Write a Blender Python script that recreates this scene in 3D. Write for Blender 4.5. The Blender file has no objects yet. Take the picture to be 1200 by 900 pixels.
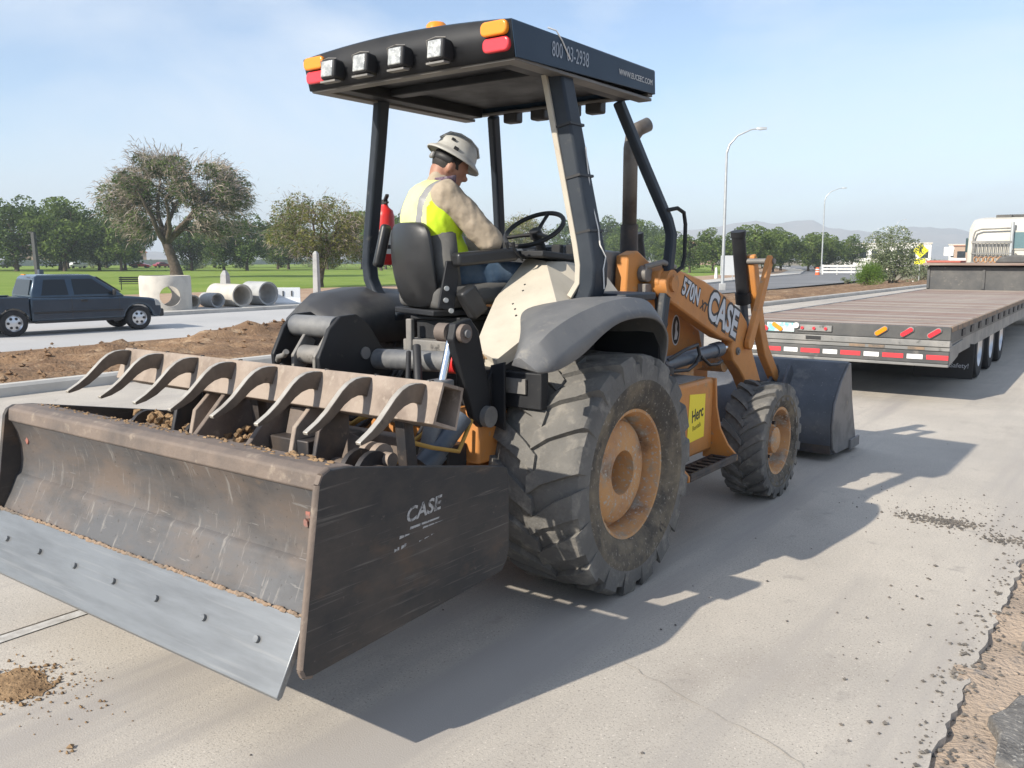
import bpy, bmesh, math, random
from mathutils import Vector, Matrix, noise
random.seed(7)
R = math.radians
scene = bpy.context.scene
COL = scene.collection

# ---------------------------------------------------------------- camera
cam_d = bpy.data.cameras.new('camera')
cam_d.sensor_width = 36.0
cam_d.lens = 36.0 * 1028.1 / 1200.0
cam_d.clip_start = 0.05
cam_d.clip_end = 20000
cam = bpy.data.objects.new('camera', cam_d)
COL.objects.link(cam)
cam.location = (3.108, -3.7726, 1.6522)
cam.rotation_euler = (R(90) - 0.1422, 0, 0.6357)
scene.camera = cam

# ---------------------------------------------------------------- light
HAZE_DENSITY = 0.00042
SUN_TRAVEL = Vector((0.445, 1.50, -1.0)).normalized()
sun_el = math.asin(-SUN_TRAVEL.z)
to_sun = -SUN_TRAVEL
sun_az = math.atan2(to_sun.x, to_sun.y)          # clockwise from +Y
world = bpy.data.worlds.new('World')
scene.world = world
world.use_nodes = True
wn = world.node_tree
for n in list(wn.nodes):
    wn.nodes.remove(n)
w_out = wn.nodes.new('ShaderNodeOutputWorld')
w_bg = wn.nodes.new('ShaderNodeBackground')
w_bg.inputs['Strength'].default_value = 0.105
sky = wn.nodes.new('ShaderNodeTexSky')
sky.sky_type = 'NISHITA'
sky.sun_disc = False
sky.sun_elevation = sun_el
sky.sun_rotation = sun_az
sky.altitude = 1100
sky.air_density = 1.0
sky.dust_density = 0.9
sky.ozone_density = 1.7
# thin high cloud over the whole dome
w_tc = wn.nodes.new('ShaderNodeTexCoord')
w_map = wn.nodes.new('ShaderNodeMapping')
w_map.inputs['Scale'].default_value = (1.0, 1.0, 2.6)
w_map.inputs['Location'].default_value = (0.6, 2.9, 0.4)
w_no = wn.nodes.new('ShaderNodeTexNoise')
w_no.inputs['Scale'].default_value = 1.9
w_no.inputs['Detail'].default_value = 7
w_no.inputs['Roughness'].default_value = 0.58
w_no.inputs['Distortion'].default_value = 0.5
w_rp = wn.nodes.new('ShaderNodeValToRGB')
w_rp.color_ramp.elements[0].position = 0.38
w_rp.color_ramp.elements[1].position = 0.66
w_rp.color_ramp.elements[1].color = (0.85, 0.85, 0.85, 1)
w_mx = wn.nodes.new('ShaderNodeMix')
w_mx.data_type = 'RGBA'
w_mx.inputs[7].default_value = (4.7, 5.1, 5.6, 1)
wn.links.new(w_tc.outputs['Generated'], w_map.inputs['Vector'])
wn.links.new(w_map.outputs['Vector'], w_no.inputs['Vector'])
wn.links.new(w_no.outputs['Fac'], w_rp.inputs['Fac'])
wn.links.new(w_rp.outputs['Color'], w_mx.inputs[0])
wn.links.new(sky.outputs['Color'], w_mx.inputs[6])
wn.links.new(w_mx.outputs[2], w_bg.inputs['Color'])
wn.links.new(w_bg.outputs['Background'], w_out.inputs['Surface'])

sun_d = bpy.data.lights.new('sun', 'SUN')
sun_d.energy = 3.75
sun_d.angle = R(0.55)
sun_d.color = (1.0, 0.925, 0.80)
sun = bpy.data.objects.new('sun', sun_d)
COL.objects.link(sun)
sun.rotation_euler = SUN_TRAVEL.to_track_quat('-Z', 'Y').to_euler()
sun.location = (-10, -30, 25)

vs = scene.view_settings
vs.view_transform = 'Standard'
vs.look = 'None'
vs.exposure = 0.98
vs.gamma = 1.0
vs.use_curve_mapping = False

# ---------------------------------------------------------------- materials
MATS = {}
def nodes_of(m):
    m.use_nodes = True
    nt = m.node_tree
    b = nt.nodes['Principled BSDF']
    return nt, b

def mat(name, col, rough=0.6, metal=0.0, col2=None, scale=4.0, lo=0.45, hi=0.65, stretch=(1, 1, 1),
        col3=None, scale3=20.0, lo3=0.55, hi3=0.62, stretch3=(1, 1, 1), bump=0.0, bscale=40.0, bdist=0.01,
        spec=0.5, coat=0.0, emit=None, trans=0.0, detail=6.0, rvar=0.0, layers=()):
    """Procedural paint/stone/metal: a base colour, a patchy second colour and a third for stains, grain in the bump."""
    if name in MATS:
        return MATS[name]
    m = bpy.data.materials.new(name)
    MATS[name] = m
    nt, b = nodes_of(m)
    L = nt.links.new
    b.inputs['Roughness'].default_value = rough
    b.inputs['Metallic'].default_value = metal
    b.inputs['Specular IOR Level'].default_value = spec
    b.inputs['Coat Weight'].default_value = coat
    b.inputs['Transmission Weight'].default_value = trans
    tc = nt.nodes.new('ShaderNodeTexCoord')
    def noise_ramp(sc, lo_, hi_, st, det):
        mp = nt.nodes.new('ShaderNodeMapping')
        mp.inputs['Scale'].default_value = st
        L(tc.outputs['Object'], mp.inputs['Vector'])
        n = nt.nodes.new('ShaderNodeTexNoise')
        n.inputs['Scale'].default_value = sc
        n.inputs['Detail'].default_value = det
        n.inputs['Roughness'].default_value = 0.62
        L(mp.outputs['Vector'], n.inputs['Vector'])
        r = nt.nodes.new('ShaderNodeValToRGB')
        r.color_ramp.elements[0].position = lo_
        r.color_ramp.elements[1].position = hi_
        L(n.outputs['Fac'], r.inputs['Fac'])
        return r.outputs['Color'], n.outputs['Fac']
    cur = None
    rgb = nt.nodes.new('ShaderNodeRGB')
    rgb.outputs[0].default_value = (*col, 1)
    cur = rgb.outputs[0]
    f2 = None
    if col2:
        f2, _ = noise_ramp(scale, lo, hi, stretch, detail)
        mx = nt.nodes.new('ShaderNodeMix'); mx.data_type = 'RGBA'
        L(f2, mx.inputs[0]); L(cur, mx.inputs[6]); mx.inputs[7].default_value = (*col2, 1)
        cur = mx.outputs[2]
    if col3:
        f3, _ = noise_ramp(scale3, lo3, hi3, stretch3, 8.0)
        mx = nt.nodes.new('ShaderNodeMix'); mx.data_type = 'RGBA'
        L(f3, mx.inputs[0]); L(cur, mx.inputs[6]); mx.inputs[7].default_value = (*col3, 1)
        cur = mx.outputs[2]
    for (lc, lsc, llo, lhi, lst) in layers:
        fl, _ = noise_ramp(lsc, llo, lhi, lst, 9.0)
        mx = nt.nodes.new('ShaderNodeMix'); mx.data_type = 'RGBA'
        L(fl, mx.inputs[0]); L(cur, mx.inputs[6]); mx.inputs[7].default_value = (*lc, 1)
        cur = mx.outputs[2]
    L(cur, b.inputs['Base Color'])
    if rvar and f2 is not None:
        mr = nt.nodes.new('ShaderNodeMapRange')
        mr.inputs['To Min'].default_value = rough
        mr.inputs['To Max'].default_value = rough + rvar
        L(f2, mr.inputs['Value']); L(mr.outputs['Result'], b.inputs['Roughness'])
    if bump:
        n = nt.nodes.new('ShaderNodeTexNoise')
        n.inputs['Scale'].default_value = bscale
        n.inputs['Detail'].default_value = 5
        L(tc.outputs['Object'], n.inputs['Vector'])
        bp = nt.nodes.new('ShaderNodeBump')
        bp.inputs['Strength'].default_value = bump
        bp.inputs['Distance'].default_value = bdist
        L(n.outputs['Fac'], bp.inputs['Height']); L(bp.outputs['Normal'], b.inputs['Normal'])
    if emit:
        b.inputs['Emission Color'].default_value = (*emit[0], 1)
        b.inputs['Emission Strength'].default_value = emit[1]
    return m

def leaf_mat(name, c1, c2, transl=0.35, scale=1.2, rough=0.55):
    if name in MATS:
        return MATS[name]
    m = bpy.data.materials.new(name); MATS[name] = m
    nt, b = nodes_of(m); L = nt.links.new
    tc = nt.nodes.new('ShaderNodeTexCoord')
    n = nt.nodes.new('ShaderNodeTexNoise'); n.inputs['Scale'].default_value = scale; n.inputs['Detail'].default_value = 4
    L(tc.outputs['Object'], n.inputs['Vector'])
    r = nt.nodes.new('ShaderNodeValToRGB')
    r.color_ramp.elements[0].position = 0.38; r.color_ramp.elements[0].color = (*c1, 1)
    r.color_ramp.elements[1].position = 0.64; r.color_ramp.elements[1].color = (*c2, 1)
    L(n.outputs['Fac'], r.inputs['Fac']); L(r.outputs['Color'], b.inputs['Base Color'])
    b.inputs['Roughness'].default_value = rough
    b.inputs['Specular IOR Level'].default_value = 0.25
    t = nt.nodes.new('ShaderNodeBsdfTranslucent'); L(r.outputs['Color'], t.inputs['Color'])
    ms = nt.nodes.new('ShaderNodeMixShader'); ms.inputs['Fac'].default_value = transl
    out = nt.nodes['Material Output']
    L(b.outputs['BSDF'], ms.inputs[1]); L(t.outputs['BSDF'], ms.inputs[2]); L(ms.outputs['Shader'], out.inputs['Surface'])
    return m

# machine
M_TYRE = mat('tyre_rubber', (0.115, 0.111, 0.106), 0.92, col2=(0.175, 0.167, 0.154), scale=4.0, lo=0.34, hi=0.7, col3=(0.27, 0.25, 0.22), scale3=11, lo3=0.52, hi3=0.74, bump=0.8, bscale=60, bdist=0.006, spec=0.25)
M_SIDEWALL = mat('dusty_sidewall', (0.075, 0.068, 0.06), layers=[((0.28, 0.25, 0.21), 50, 0.58, 0.68, (1, 1, 1))], rough=0.9, col2=(0.2, 0.165, 0.12), scale=6, lo=0.4, hi=0.66, col3=(0.03, 0.03, 0.032), scale3=11, lo3=0.6, hi3=0.7, bump=0.4, bscale=70, bdist=0.004, spec=0.2)
M_ORANGE = mat('orange_paint', (0.53, 0.215, 0.05), 0.5, layers=[((0.33, 0.24, 0.15), 18, 0.6, 0.74, (1, 1, 1)), ((0.16, 0.09, 0.05), 8, 0.66, 0.74, (1, 1, 2))], col2=(0.43, 0.19, 0.065), scale=3.5, lo=0.4, hi=0.68, col3=(0.26, 0.15, 0.075), scale3=9, lo3=0.6, hi3=0.78, bump=0.06, bscale=60, bdist=0.003, spec=0.45, rvar=0.2)
M_RIM = mat('rusty_orange_rim', (0.52, 0.28, 0.115), layers=[((0.16, 0.09, 0.055), 4, 0.56, 0.68, (1, 1, 1)), ((0.34, 0.31, 0.27), 6, 0.58, 0.7, (1, 1, 1)), ((0.4, 0.37, 0.33), 55, 0.57, 0.64, (1, 1, 1))], rough=0.7, col2=(0.38, 0.2, 0.1), scale=5, lo=0.42, hi=0.66, col3=(0.3, 0.26, 0.2), scale3=7, lo3=0.52, hi3=0.66, bump=0.25, bscale=70, bdist=0.004)
M_RUSTDARK = mat('dark_rusty_steel', (0.045, 0.045, 0.05), 0.55, 0.5, col2=(0.11, 0.085, 0.07), scale=5, lo=0.42, hi=0.7, col3=(0.2, 0.16, 0.125), scale3=14, lo3=0.63, hi3=0.74, bump=0.15, bscale=80, bdist=0.003)
M_BLACK = mat('black_paint', (0.012, 0.013, 0.016), 0.5, col2=(0.024, 0.025, 0.028), scale=4, lo=0.4, hi=0.7, col3=(0.09, 0.083, 0.073), scale3=11, lo3=0.66, hi3=0.82, bump=0.05, bscale=80, bdist=0.002, rvar=0.2, spec=0.35)
M_CANOPY = mat('blue_black_canopy_paint', (0.016, 0.034, 0.062), 0.42, col2=(0.022, 0.042, 0.072), scale=3, lo=0.4, hi=0.7, col3=(0.06, 0.07, 0.085), scale3=9, lo3=0.66, hi3=0.85, rvar=0.15, spec=0.3)
M_LINER = mat('canopy_liner', (0.11, 0.105, 0.1), 0.55, col2=(0.17, 0.155, 0.14), scale=3, lo=0.4, hi=0.7)
M_POST = mat('dusty_blue_grey_post', (0.018, 0.025, 0.036), 0.5, col2=(0.036, 0.044, 0.056), scale=3, lo=0.4, hi=0.7, col3=(0.13, 0.122, 0.11), scale3=10, lo3=0.64, hi3=0.84, rvar=0.2, spec=0.35)
M_FENDER = mat('weathered_grey_fender', (0.115, 0.117, 0.122), layers=[((0.2, 0.188, 0.168), 30, 0.6, 0.74, (1, 1, 1)), ((0.1, 0.1, 0.1), 12, 0.64, 0.74, (1, 4, 1))], rough=0.62, col2=(0.165, 0.163, 0.16), scale=3.2, lo=0.36, hi=0.66, col3=(0.24, 0.225, 0.2), scale3=10, lo3=0.6, hi3=0.76, bump=0.08, bscale=120, bdist=0.002)
M_FENDER_D = mat('black_plastic_fender', (0.03, 0.03, 0.033), 0.5, col2=(0.1, 0.097, 0.092), scale=3, lo=0.45, hi=0.75, bump=0.08, bscale=120, bdist=0.002, rvar=0.25)
M_BEIGE = mat('dusty_beige_console', (0.5, 0.455, 0.375), 0.7, col2=(0.43, 0.39, 0.325), scale=4, lo=0.4, hi=0.65, col3=(0.34, 0.26, 0.17), scale3=8, lo3=0.66, hi3=0.78, bump=0.1, bscale=150, bdist=0.002)
M_GREYBOX = mat('grey_cast_metal', (0.17, 0.165, 0.16), 0.65, 0.2, col2=(0.27, 0.25, 0.225), scale=6, lo=0.42, hi=0.68, col3=(0.08, 0.075, 0.07), scale3=12, lo3=0.6, hi3=0.7, bump=0.15, bscale=70, bdist=0.003)
M_CHROME = mat('chrome_rod', (0.72, 0.74, 0.77), 0.15, 1.0)
M_CYL = mat('blue_grey_cylinder', (0.05, 0.066, 0.09), 0.42, col2=(0.09, 0.1, 0.115), scale=5, lo=0.4, hi=0.7, col3=(0.2, 0.185, 0.16), scale3=11, lo3=0.62, hi3=0.78)
M_CYLG = mat('grey_cylinder', (0.1, 0.105, 0.115), 0.5, col2=(0.24, 0.235, 0.225), scale=5, lo=0.4, hi=0.7, col3=(0.32, 0.28, 0.23), scale3=11, lo3=0.62, hi3=0.78)
M_SCAR = mat('dusty_steel_bar', (0.32, 0.26, 0.215), 0.75, 0.1, col2=(0.17, 0.13, 0.105), scale=5, lo=0.42, hi=0.7, col3=(0.34, 0.285, 0.235), scale3=26, lo3=0.55, hi3=0.7, bump=0.2, bscale=70, bdist=0.004)
M_CLAW = mat('worn_steel_claw', (0.13, 0.105, 0.085), 0.6, 0.4, col2=(0.2, 0.16, 0.125), scale=9, lo=0.42, hi=0.66, col3=(0.06, 0.05, 0.045), scale3=20, lo3=0.6, hi3=0.7, bump=0.15, bscale=90, bdist=0.003)
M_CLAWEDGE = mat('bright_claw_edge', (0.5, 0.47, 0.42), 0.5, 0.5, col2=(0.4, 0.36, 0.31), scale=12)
M_MOLD = mat('scuffed_moldboard_steel', (0.105, 0.105, 0.11), 0.5, 0.4, layers=[((0.065, 0.065, 0.068), 2.6, 0.48, 0.7, (1, 1, 1.8)), ((0.22, 0.155, 0.105), 7.0, 0.67, 0.75, (1, 1, 1)), ((0.3, 0.28, 0.26), 14, 0.66, 0.72, (9, 0.35, 0.35)), ((0.22, 0.21, 0.2), 20, 0.64, 0.7, (0.3, 3, 3)), ((0.05, 0.045, 0.042), 55, 0.62, 0.72, (1, 1, 1))], col2=(0.15, 0.12, 0.102), scale=2.2, lo=0.4, hi=0.66, stretch=(1.0, 1, 2.2), col3=(0.24, 0.225, 0.21), scale3=9.0, lo3=0.58, hi3=0.7, stretch3=(4.5, 0.7, 0.7), bump=0.12, bscale=50, bdist=0.003, rvar=0.2)
M_EDGE = mat('polished_cutting_edge', (0.235, 0.245, 0.255), 0.36, 0.6, col2=(0.185, 0.192, 0.2), scale=4, lo=0.4, hi=0.65, stretch=(0.6, 5, 5), col3=(0.31, 0.31, 0.305), scale3=4, lo3=0.56, hi3=0.8, stretch3=(0.4, 14, 14), bump=0.05, bscale=60, bdist=0.002)
M_DUSTTUBE = mat('dusty_brown_steel', (0.19, 0.15, 0.125), 0.75, 0.2, col2=(0.12, 0.1, 0.09), scale=5, lo=0.42, hi=0.68, col3=(0.33, 0.275, 0.22), scale3=14, lo3=0.58, hi3=0.76, stretch3=(1, 1, 1), bump=0.35, bscale=60, bdist=0.006)
M_WELD = mat('rust_tan_weld', (0.27, 0.19, 0.13), 0.85, col2=(0.13, 0.115, 0.1), scale=9, bump=0.4, bscale=90, bdist=0.004)
M_PLATE = mat('scratched_black_plate', (0.024, 0.026, 0.03), layers=[((0.11, 0.075, 0.052), 2.4, 0.56, 0.74, (1, 1, 2)), ((0.11, 0.105, 0.1), 9, 0.66, 0.74, (1, 0.5, 18)), ((0.1, 0.09, 0.08), 40, 0.66, 0.74, (1, 1, 1))], rough=0.5, metal=0.25, col2=(0.075, 0.063, 0.055), scale=2.6, lo=0.4, hi=0.66, stretch=(1, 1, 1.6), col3=(0.115, 0.108, 0.1), scale3=4.5, lo3=0.6, hi3=0.7, stretch3=(1, 0.5, 22), bump=0.08, bscale=60, bdist=0.002, rvar=0.15)
M_RED = mat('red_paint', (0.62, 0.03, 0.03), 0.4)
M_PINKRED = mat('faded_red_lens', (0.7, 0.045, 0.06), 0.25, coat=0.4)
M_AMBER = mat('amber_lens', (0.85, 0.27, 0.015), 0.25, coat=0.4)
M_LENS = mat('clear_lamp_glass', (0.5, 0.51, 0.5), 0.2, 0.15, col2=(0.3, 0.31, 0.31), scale=38, lo=0.42, hi=0.6, bump=0.6, bscale=60, bdist=0.006)
M_WHITE = mat('white_paint', (0.78, 0.77, 0.74), 0.5, col2=(0.68, 0.66, 0.62), scale=4)
M_PRINT = mat('faded_white_print', (0.62, 0.62, 0.62), 0.6)
M_PRINTG = mat('silver_grey_print', (0.5, 0.53, 0.57), 0.5)
M_SEAT = mat('black_seat_plastic', (0.016, 0.017, 0.019), 0.32, col2=(0.03, 0.03, 0.032), scale=4, lo=0.4, hi=0.75, bump=0.05, bscale=200, bdist=0.001, rvar=0.25)
M_CUSH = mat('grey_seat_fabric', (0.1, 0.098, 0.095), 0.9, col2=(0.15, 0.145, 0.135), scale=6, bump=0.2, bscale=220, bdist=0.002)
M_YELLOW = mat('yellow_sticker', (0.85, 0.68, 0.03), 0.45)
M_RUBBERBLK = mat('black_rubber', (0.02, 0.02, 0.022), 0.55)
M_BUCKET = mat('worn_blue_black_bucket', (0.06, 0.066, 0.078), layers=[((0.11, 0.11, 0.115), 6, 0.55, 0.68, (1, 1, 1)), ((0.2, 0.19, 0.18), 60, 0.64, 0.72, (1, 1, 1))], rough=0.5, metal=0.3, col2=(0.085, 0.092, 0.11), scale=4, lo=0.4, hi=0.65, col3=(0.2, 0.2, 0.2), scale3=42, lo3=0.66, hi3=0.7, bump=0.1, bscale=60, bdist=0.003)
M_BUCKETS = mat('bare_bucket_steel', (0.19, 0.185, 0.185), 0.5, 0.5, col2=(0.11, 0.11, 0.115), scale=6, col3=(0.26, 0.22, 0.18), scale3=12, lo3=0.62, hi3=0.72)
M_DIRT = mat('dry_dirt', (0.3, 0.2, 0.115), 0.95, col2=(0.2, 0.13, 0.075), scale=9, bump=0.6, bscale=50, bdist=0.02, spec=0.1)

# ---------------------------------------------------------------- mesh helpers
class MB:
    def __init__(self):
        self.v = []; self.f = []; self.m = []; self.cm = 0
    def add(self, vs, fs):
        o = len(self.v)
        self.v += [tuple(p) for p in vs]
        for f in fs:
            self.f.append([i + o for i in f]); self.m.append(self.cm)
        return self
    def box(self, c, s, rot=None):
        x, y, z = s[0] / 2, s[1] / 2, s[2] / 2
        vs = [Vector((i * x, j * y, k * z)) for k in (-1, 1) for j in (-1, 1) for i in (-1, 1)]
        if rot is not None:
            vs = [rot @ q for q in vs]
        c = Vector(c)
        return self.add([q + c for q in vs], [(0, 2, 3, 1), (4, 5, 7, 6), (0, 1, 5, 4), (2, 6, 7, 3), (0, 4, 6, 2), (1, 3, 7, 5)])
    def bb(self, x0, x1, y0, y1, z0, z1):
        return self.box(((x0 + x1) / 2, (y0 + y1) / 2, (z0 + z1) / 2), (x1 - x0, y1 - y0, z1 - z0))
    def hexa(self, p):
        return self.add(p, [(0, 3, 2, 1), (4, 5, 6, 7), (0, 1, 5, 4), (1, 2, 6, 5), (2, 3, 7, 6), (3, 0, 4, 7)])
    def prism(self, poly, axis, a, b):
        n = len(poly)
        def P(q, t):
            return {'x': (t, q[0], q[1]), 'y': (q[0], t, q[1]), 'z': (q[0], q[1], t)}[axis]
        vs = [P(q, a) for q in poly] + [P(q, b) for q in poly]
        fs = [list(range(n))[::-1], list(range(n, 2 * n))] + [(i, (i + 1) % n, n + (i + 1) % n, n + i) for i in range(n)]
        return self.add(vs, fs)
    def ring(self, c, u, w, r, n):
        return [c + (u * math.cos(2 * math.pi * i / n) + w * math.sin(2 * math.pi * i / n)) * r for i in range(n)]
    def tube(self, pts, r, n=10, caps=True):
        pts = [Vector(p) for p in pts]
        k = len(pts)
        rs = r if isinstance(r, (list, tuple)) else [r] * k
        vs = []
        prev = None
        for i, p in enumerate(pts):
            d = (pts[min(i + 1, k - 1)] - pts[max(i - 1, 0)]).normalized()
            ref = prev if prev is not None else (Vector((0, 0, 1)) if abs(d.z) < 0.9 else Vector((1, 0, 0)))
            u = (ref - d * ref.dot(d)).normalized(); w = d.cross(u)
            prev = u
            vs += self.ring(p, u, w, rs[i], n)
        fs = [(i * n + j, i * n + (j + 1) % n, (i + 1) * n + (j + 1) % n, (i + 1) * n + j) for i in range(k - 1) for j in range(n)]
        if caps:
            fs += [list(range(n))[::-1], [(k - 1) * n + j for j in range(n)]]
        return self.add(vs, fs)
    def cyl(self, a, b, r, r2=None, n=16):
        return self.tube([a, b], [r, r if r2 is None else r2], n)
    def lathe(self, prof, c, d, n=32, closed=False):
        """prof: list of (radius, height along d)"""
        c = Vector(c); d = Vector(d).normalized()
        ref = Vector((0, 0, 1)) if abs(d.z) < 0.9 else Vector((1, 0, 0))
        u = (ref - d * ref.dot(d)).normalized(); w = d.cross(u)
        vs = []
        for r, h in prof:
            vs += self.ring(c + d * h, u, w, max(r, 1e-4), n)
        k = len(prof)
        rng = range(k) if closed else range(k - 1)
        fs = [(i * n + j, i * n + (j + 1) % n, ((i + 1) % k) * n + (j + 1) % n, ((i + 1) % k) * n + j) for i in rng for j in range(n)]
        return self.add(vs, fs)
    def loft(self, rings, caps=True, closed=True):
        n = len(rings[0]); k = len(rings)
        vs = [p for r in rings for p in r]
        rr = range(n) if closed else range(n - 1)
        fs = [(i * n + j, i * n + (j + 1) % n, (i + 1) * n + (j + 1) % n, (i + 1) * n + j) for i in range(k - 1) for j in rr]
        if caps and closed:
            fs += [list(range(n))[::-1], [(k - 1) * n + j for j in range(n)]]
        return self.add(vs, fs)
    def ico(self, c, r, sub=1, jit=0.0, sq=(1, 1, 1)):
        bm = bmesh.new(); bmesh.ops.create_icosphere(bm, subdivisions=sub, radius=1.0)
        vs = []
        for v in bm.verts:
            k = 1 + random.uniform(-jit, jit)
            vs.append((c[0] + v.co.x * r * k * sq[0], c[1] + v.co.y * r * k * sq[1], c[2] + v.co.z * r * k * sq[2]))
        fs = [[v.index for v in f.verts] for f in bm.faces]
        bm.free()
        return self.add(vs, fs)
    def mesh(self, name, mats, smooth=None, recalc=True):
        me = bpy.data.meshes.new(name)
        me.from_pydata(self.v, [], self.f)
        if recalc:
            bm = bmesh.new(); bm.from_mesh(me)
            bmesh.ops.recalc_face_normals(bm, faces=bm.faces)
            bm.to_mesh(me); bm.free()
        if not isinstance(mats, (list, tuple)):
            mats = [mats]
        for m in mats:
            me.materials.append(m)
        if len(mats) > 1:
            me.polygons.foreach_set('material_index', self.m)
        if smooth:
            me.shade_smooth()
            me.set_sharp_from_angle(angle=R(smooth))
        me.update()
        return me
    def build(self, name, mats, parent=None, bevel=0.0, smooth=None, seg=2, solid=0.0, sub=0, recalc=True):
        if bevel and not smooth:
            smooth = 35
        me = self.mesh(name, mats, smooth, recalc)
        o = bpy.data.objects.new(name, me)
        COL.objects.link(o)
        if parent is not None:
            o.parent = parent
        if solid:
            md = o.modifiers.new('thickness', 'SOLIDIFY'); md.thickness = solid; md.offset = 0
        if sub:
            md = o.modifiers.new('smooth', 'SUBSURF'); md.levels = sub; md.render_levels = sub
        if bevel:
            md = o.modifiers.new('bevel', 'BEVEL'); md.width = bevel; md.segments = seg
            md.limit_method = 'ANGLE'; md.angle_limit = R(30)
        return o

def thing(name, label, cat, loc=(0, 0, 0), rotz=0.0, group=None):
    o = bpy.data.objects.new(name, None); COL.objects.link(o)
    o.empty_display_size = 0.2
    o.location = loc; o.rotation_euler = (0, 0, rotz)
    o['label'] = label; o['category'] = cat
    if group:
        o['group'] = group
    return o
def tag(o, label, cat, group=None):
    o['label'] = label; o['category'] = cat
    if group:
        o['group'] = group
    return o
def struct(o, label=None):
    o['kind'] = 'structure'
    if label:
        o['label'] = label
    return o
def dup(root, loc=None, rotz=None, scale=None, label=None, parent=None):
    r = root.copy(); COL.objects.link(r)
    if parent is not None:
        r.parent = parent
    if loc is not None:
        r.location = loc
    if rotz is not None:
        r.rotation_euler = (0, 0, rotz)
    if scale is not None:
        r.scale = scale if isinstance(scale, (tuple, list)) else (scale,) * 3
    if label:
        r['label'] = label
    for ch in list(root.children):
        c = ch.copy(); COL.objects.link(c); c.parent = r
        for g in list(ch.children):
            d = g.copy(); COL.objects.link(d); d.parent = c
    return r

def text(name, s, size, loc, right, up, m, parent=None, sx=1.0, shear=0.0, offset=0.0, lift=0.0015, bold=0.0):
    cu = bpy.data.curves.new(name, 'FONT')
    cu.body = s; cu.size = size; cu.offset = offset + bold; cu.shear = shear
    cu.align_x = 'CENTER'; cu.align_y = 'CENTER'; cu.resolution_u = 3
    cu.extrude = 0.0004
    tmp = bpy.data.objects.new(name, cu)
    me = bpy.data.meshes.new_from_object(tmp)
    bpy.data.objects.remove(tmp); bpy.data.curves.remove(cu)
    r = Vector(right).normalized(); u = Vector(up); u = (u - r * u.dot(r)).normalized(); nrm = r.cross(u)
    loc = Vector(loc)
    for v in me.vertices:
        v.co = loc + r * v.co.x * sx + u * v.co.y + nrm * (v.co.z + lift)
    me.materials.clear(); me.materials.append(m)
    o = bpy.data.objects.new(name, me); COL.objects.link(o)
    if parent is not None:
        o.parent = parent
    return o

def ss(a, b, v):
    t = min(1.0, max(0.0, (v - a) / (b - a)))
    return t * t * (3 - 2 * t)
def ground_z(x):
    return -0.7 * ss(9, 19, -x)
def fbm(x, y, s, o=4):
    return noise.fractal(Vector((x * s, y * s, 3.7)), 1.0, 2.0, o)
# ================================================================ SETTING
M_CONC = mat('road_concrete', (0.505, 0.46, 0.4), 0.85, layers=[((0.33, 0.295, 0.26), 1.6, 0.56, 0.8, (1, 0.5, 1)), ((0.22, 0.2, 0.18), 95, 0.57, 0.66, (1, 1, 1)), ((0.66, 0.6, 0.53), 80, 0.6, 0.68, (1, 1, 1)), ((0.29, 0.265, 0.24), 5, 0.62, 0.76, (1, 1, 1)), ((0.36, 0.33, 0.3), 0.9, 0.5, 0.62, (1.6, 0.12, 1))], col2=(0.36, 0.33, 0.295), scale=0.7, lo=0.38, hi=0.78, col3=(0.31, 0.28, 0.245), scale3=120, lo3=0.52, hi3=0.68, bump=0.35, bscale=160, bdist=0.004, spec=0.3)
M_CONCFAR = mat('far_road_concrete', (0.46, 0.45, 0.44), 0.85, col2=(0.38, 0.375, 0.37), scale=0.25, lo=0.35, hi=0.7, bump=0.2, bscale=60, bdist=0.004, spec=0.3)
M_ASPHFAR = mat('far_road_asphalt', (0.17, 0.17, 0.175), 0.9, col2=(0.21, 0.21, 0.215), scale=0.15, spec=0.25)
M_KERB = mat('kerb_concrete', (0.5, 0.475, 0.435), 0.85, col2=(0.4, 0.38, 0.35), scale=1.2, bump=0.2, bscale=70, bdist=0.004)
M_SOIL = mat('median_soil', (0.27, 0.175, 0.105), 0.95, layers=[((0.13, 0.085, 0.055), 6, 0.56, 0.68, (1, 1, 1)), ((0.42, 0.32, 0.22), 30, 0.6, 0.72, (1, 1, 1))], col2=(0.155, 0.095, 0.06), scale=0.8, lo=0.38, hi=0.66, col3=(0.45, 0.335, 0.225), scale3=2.2, lo3=0.55, hi3=0.75, bump=0.7, bscale=16, bdist=0.05, spec=0.1)
M_SAND = mat('sandy_verge', (0.4, 0.285, 0.2), 0.95, col2=(0.31, 0.205, 0.14), scale=0.35, col3=(0.2, 0.13, 0.09), scale3=1.2, lo3=0.58, hi3=0.7, bump=0.4, bscale=10, bdist=0.04, spec=0.1)
M_LAWN = mat('lawn', (0.16, 0.235, 0.045), 0.95, col2=(0.22, 0.285, 0.065), scale=0.12, lo=0.38, hi=0.66, col3=(0.32, 0.33, 0.1), scale3=0.35, lo3=0.6, hi3=0.8, bump=0.8, bscale=8, bdist=0.08, spec=0.08)
M_PLAIN = mat('desert_plain', (0.3, 0.25, 0.18), 0.95, col2=(0.19, 0.18, 0.12), scale=0.01, lo=0.42, hi=0.6, spec=0.05)
M_ROCKY = mat('mountain_rock', (0.27, 0.22, 0.18), 0.95, col2=(0.18, 0.155, 0.13), scale=0.006, lo=0.4, hi=0.62, col3=(0.36, 0.32, 0.28), scale3=0.012, lo3=0.6, hi3=0.7, spec=0.05)
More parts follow.
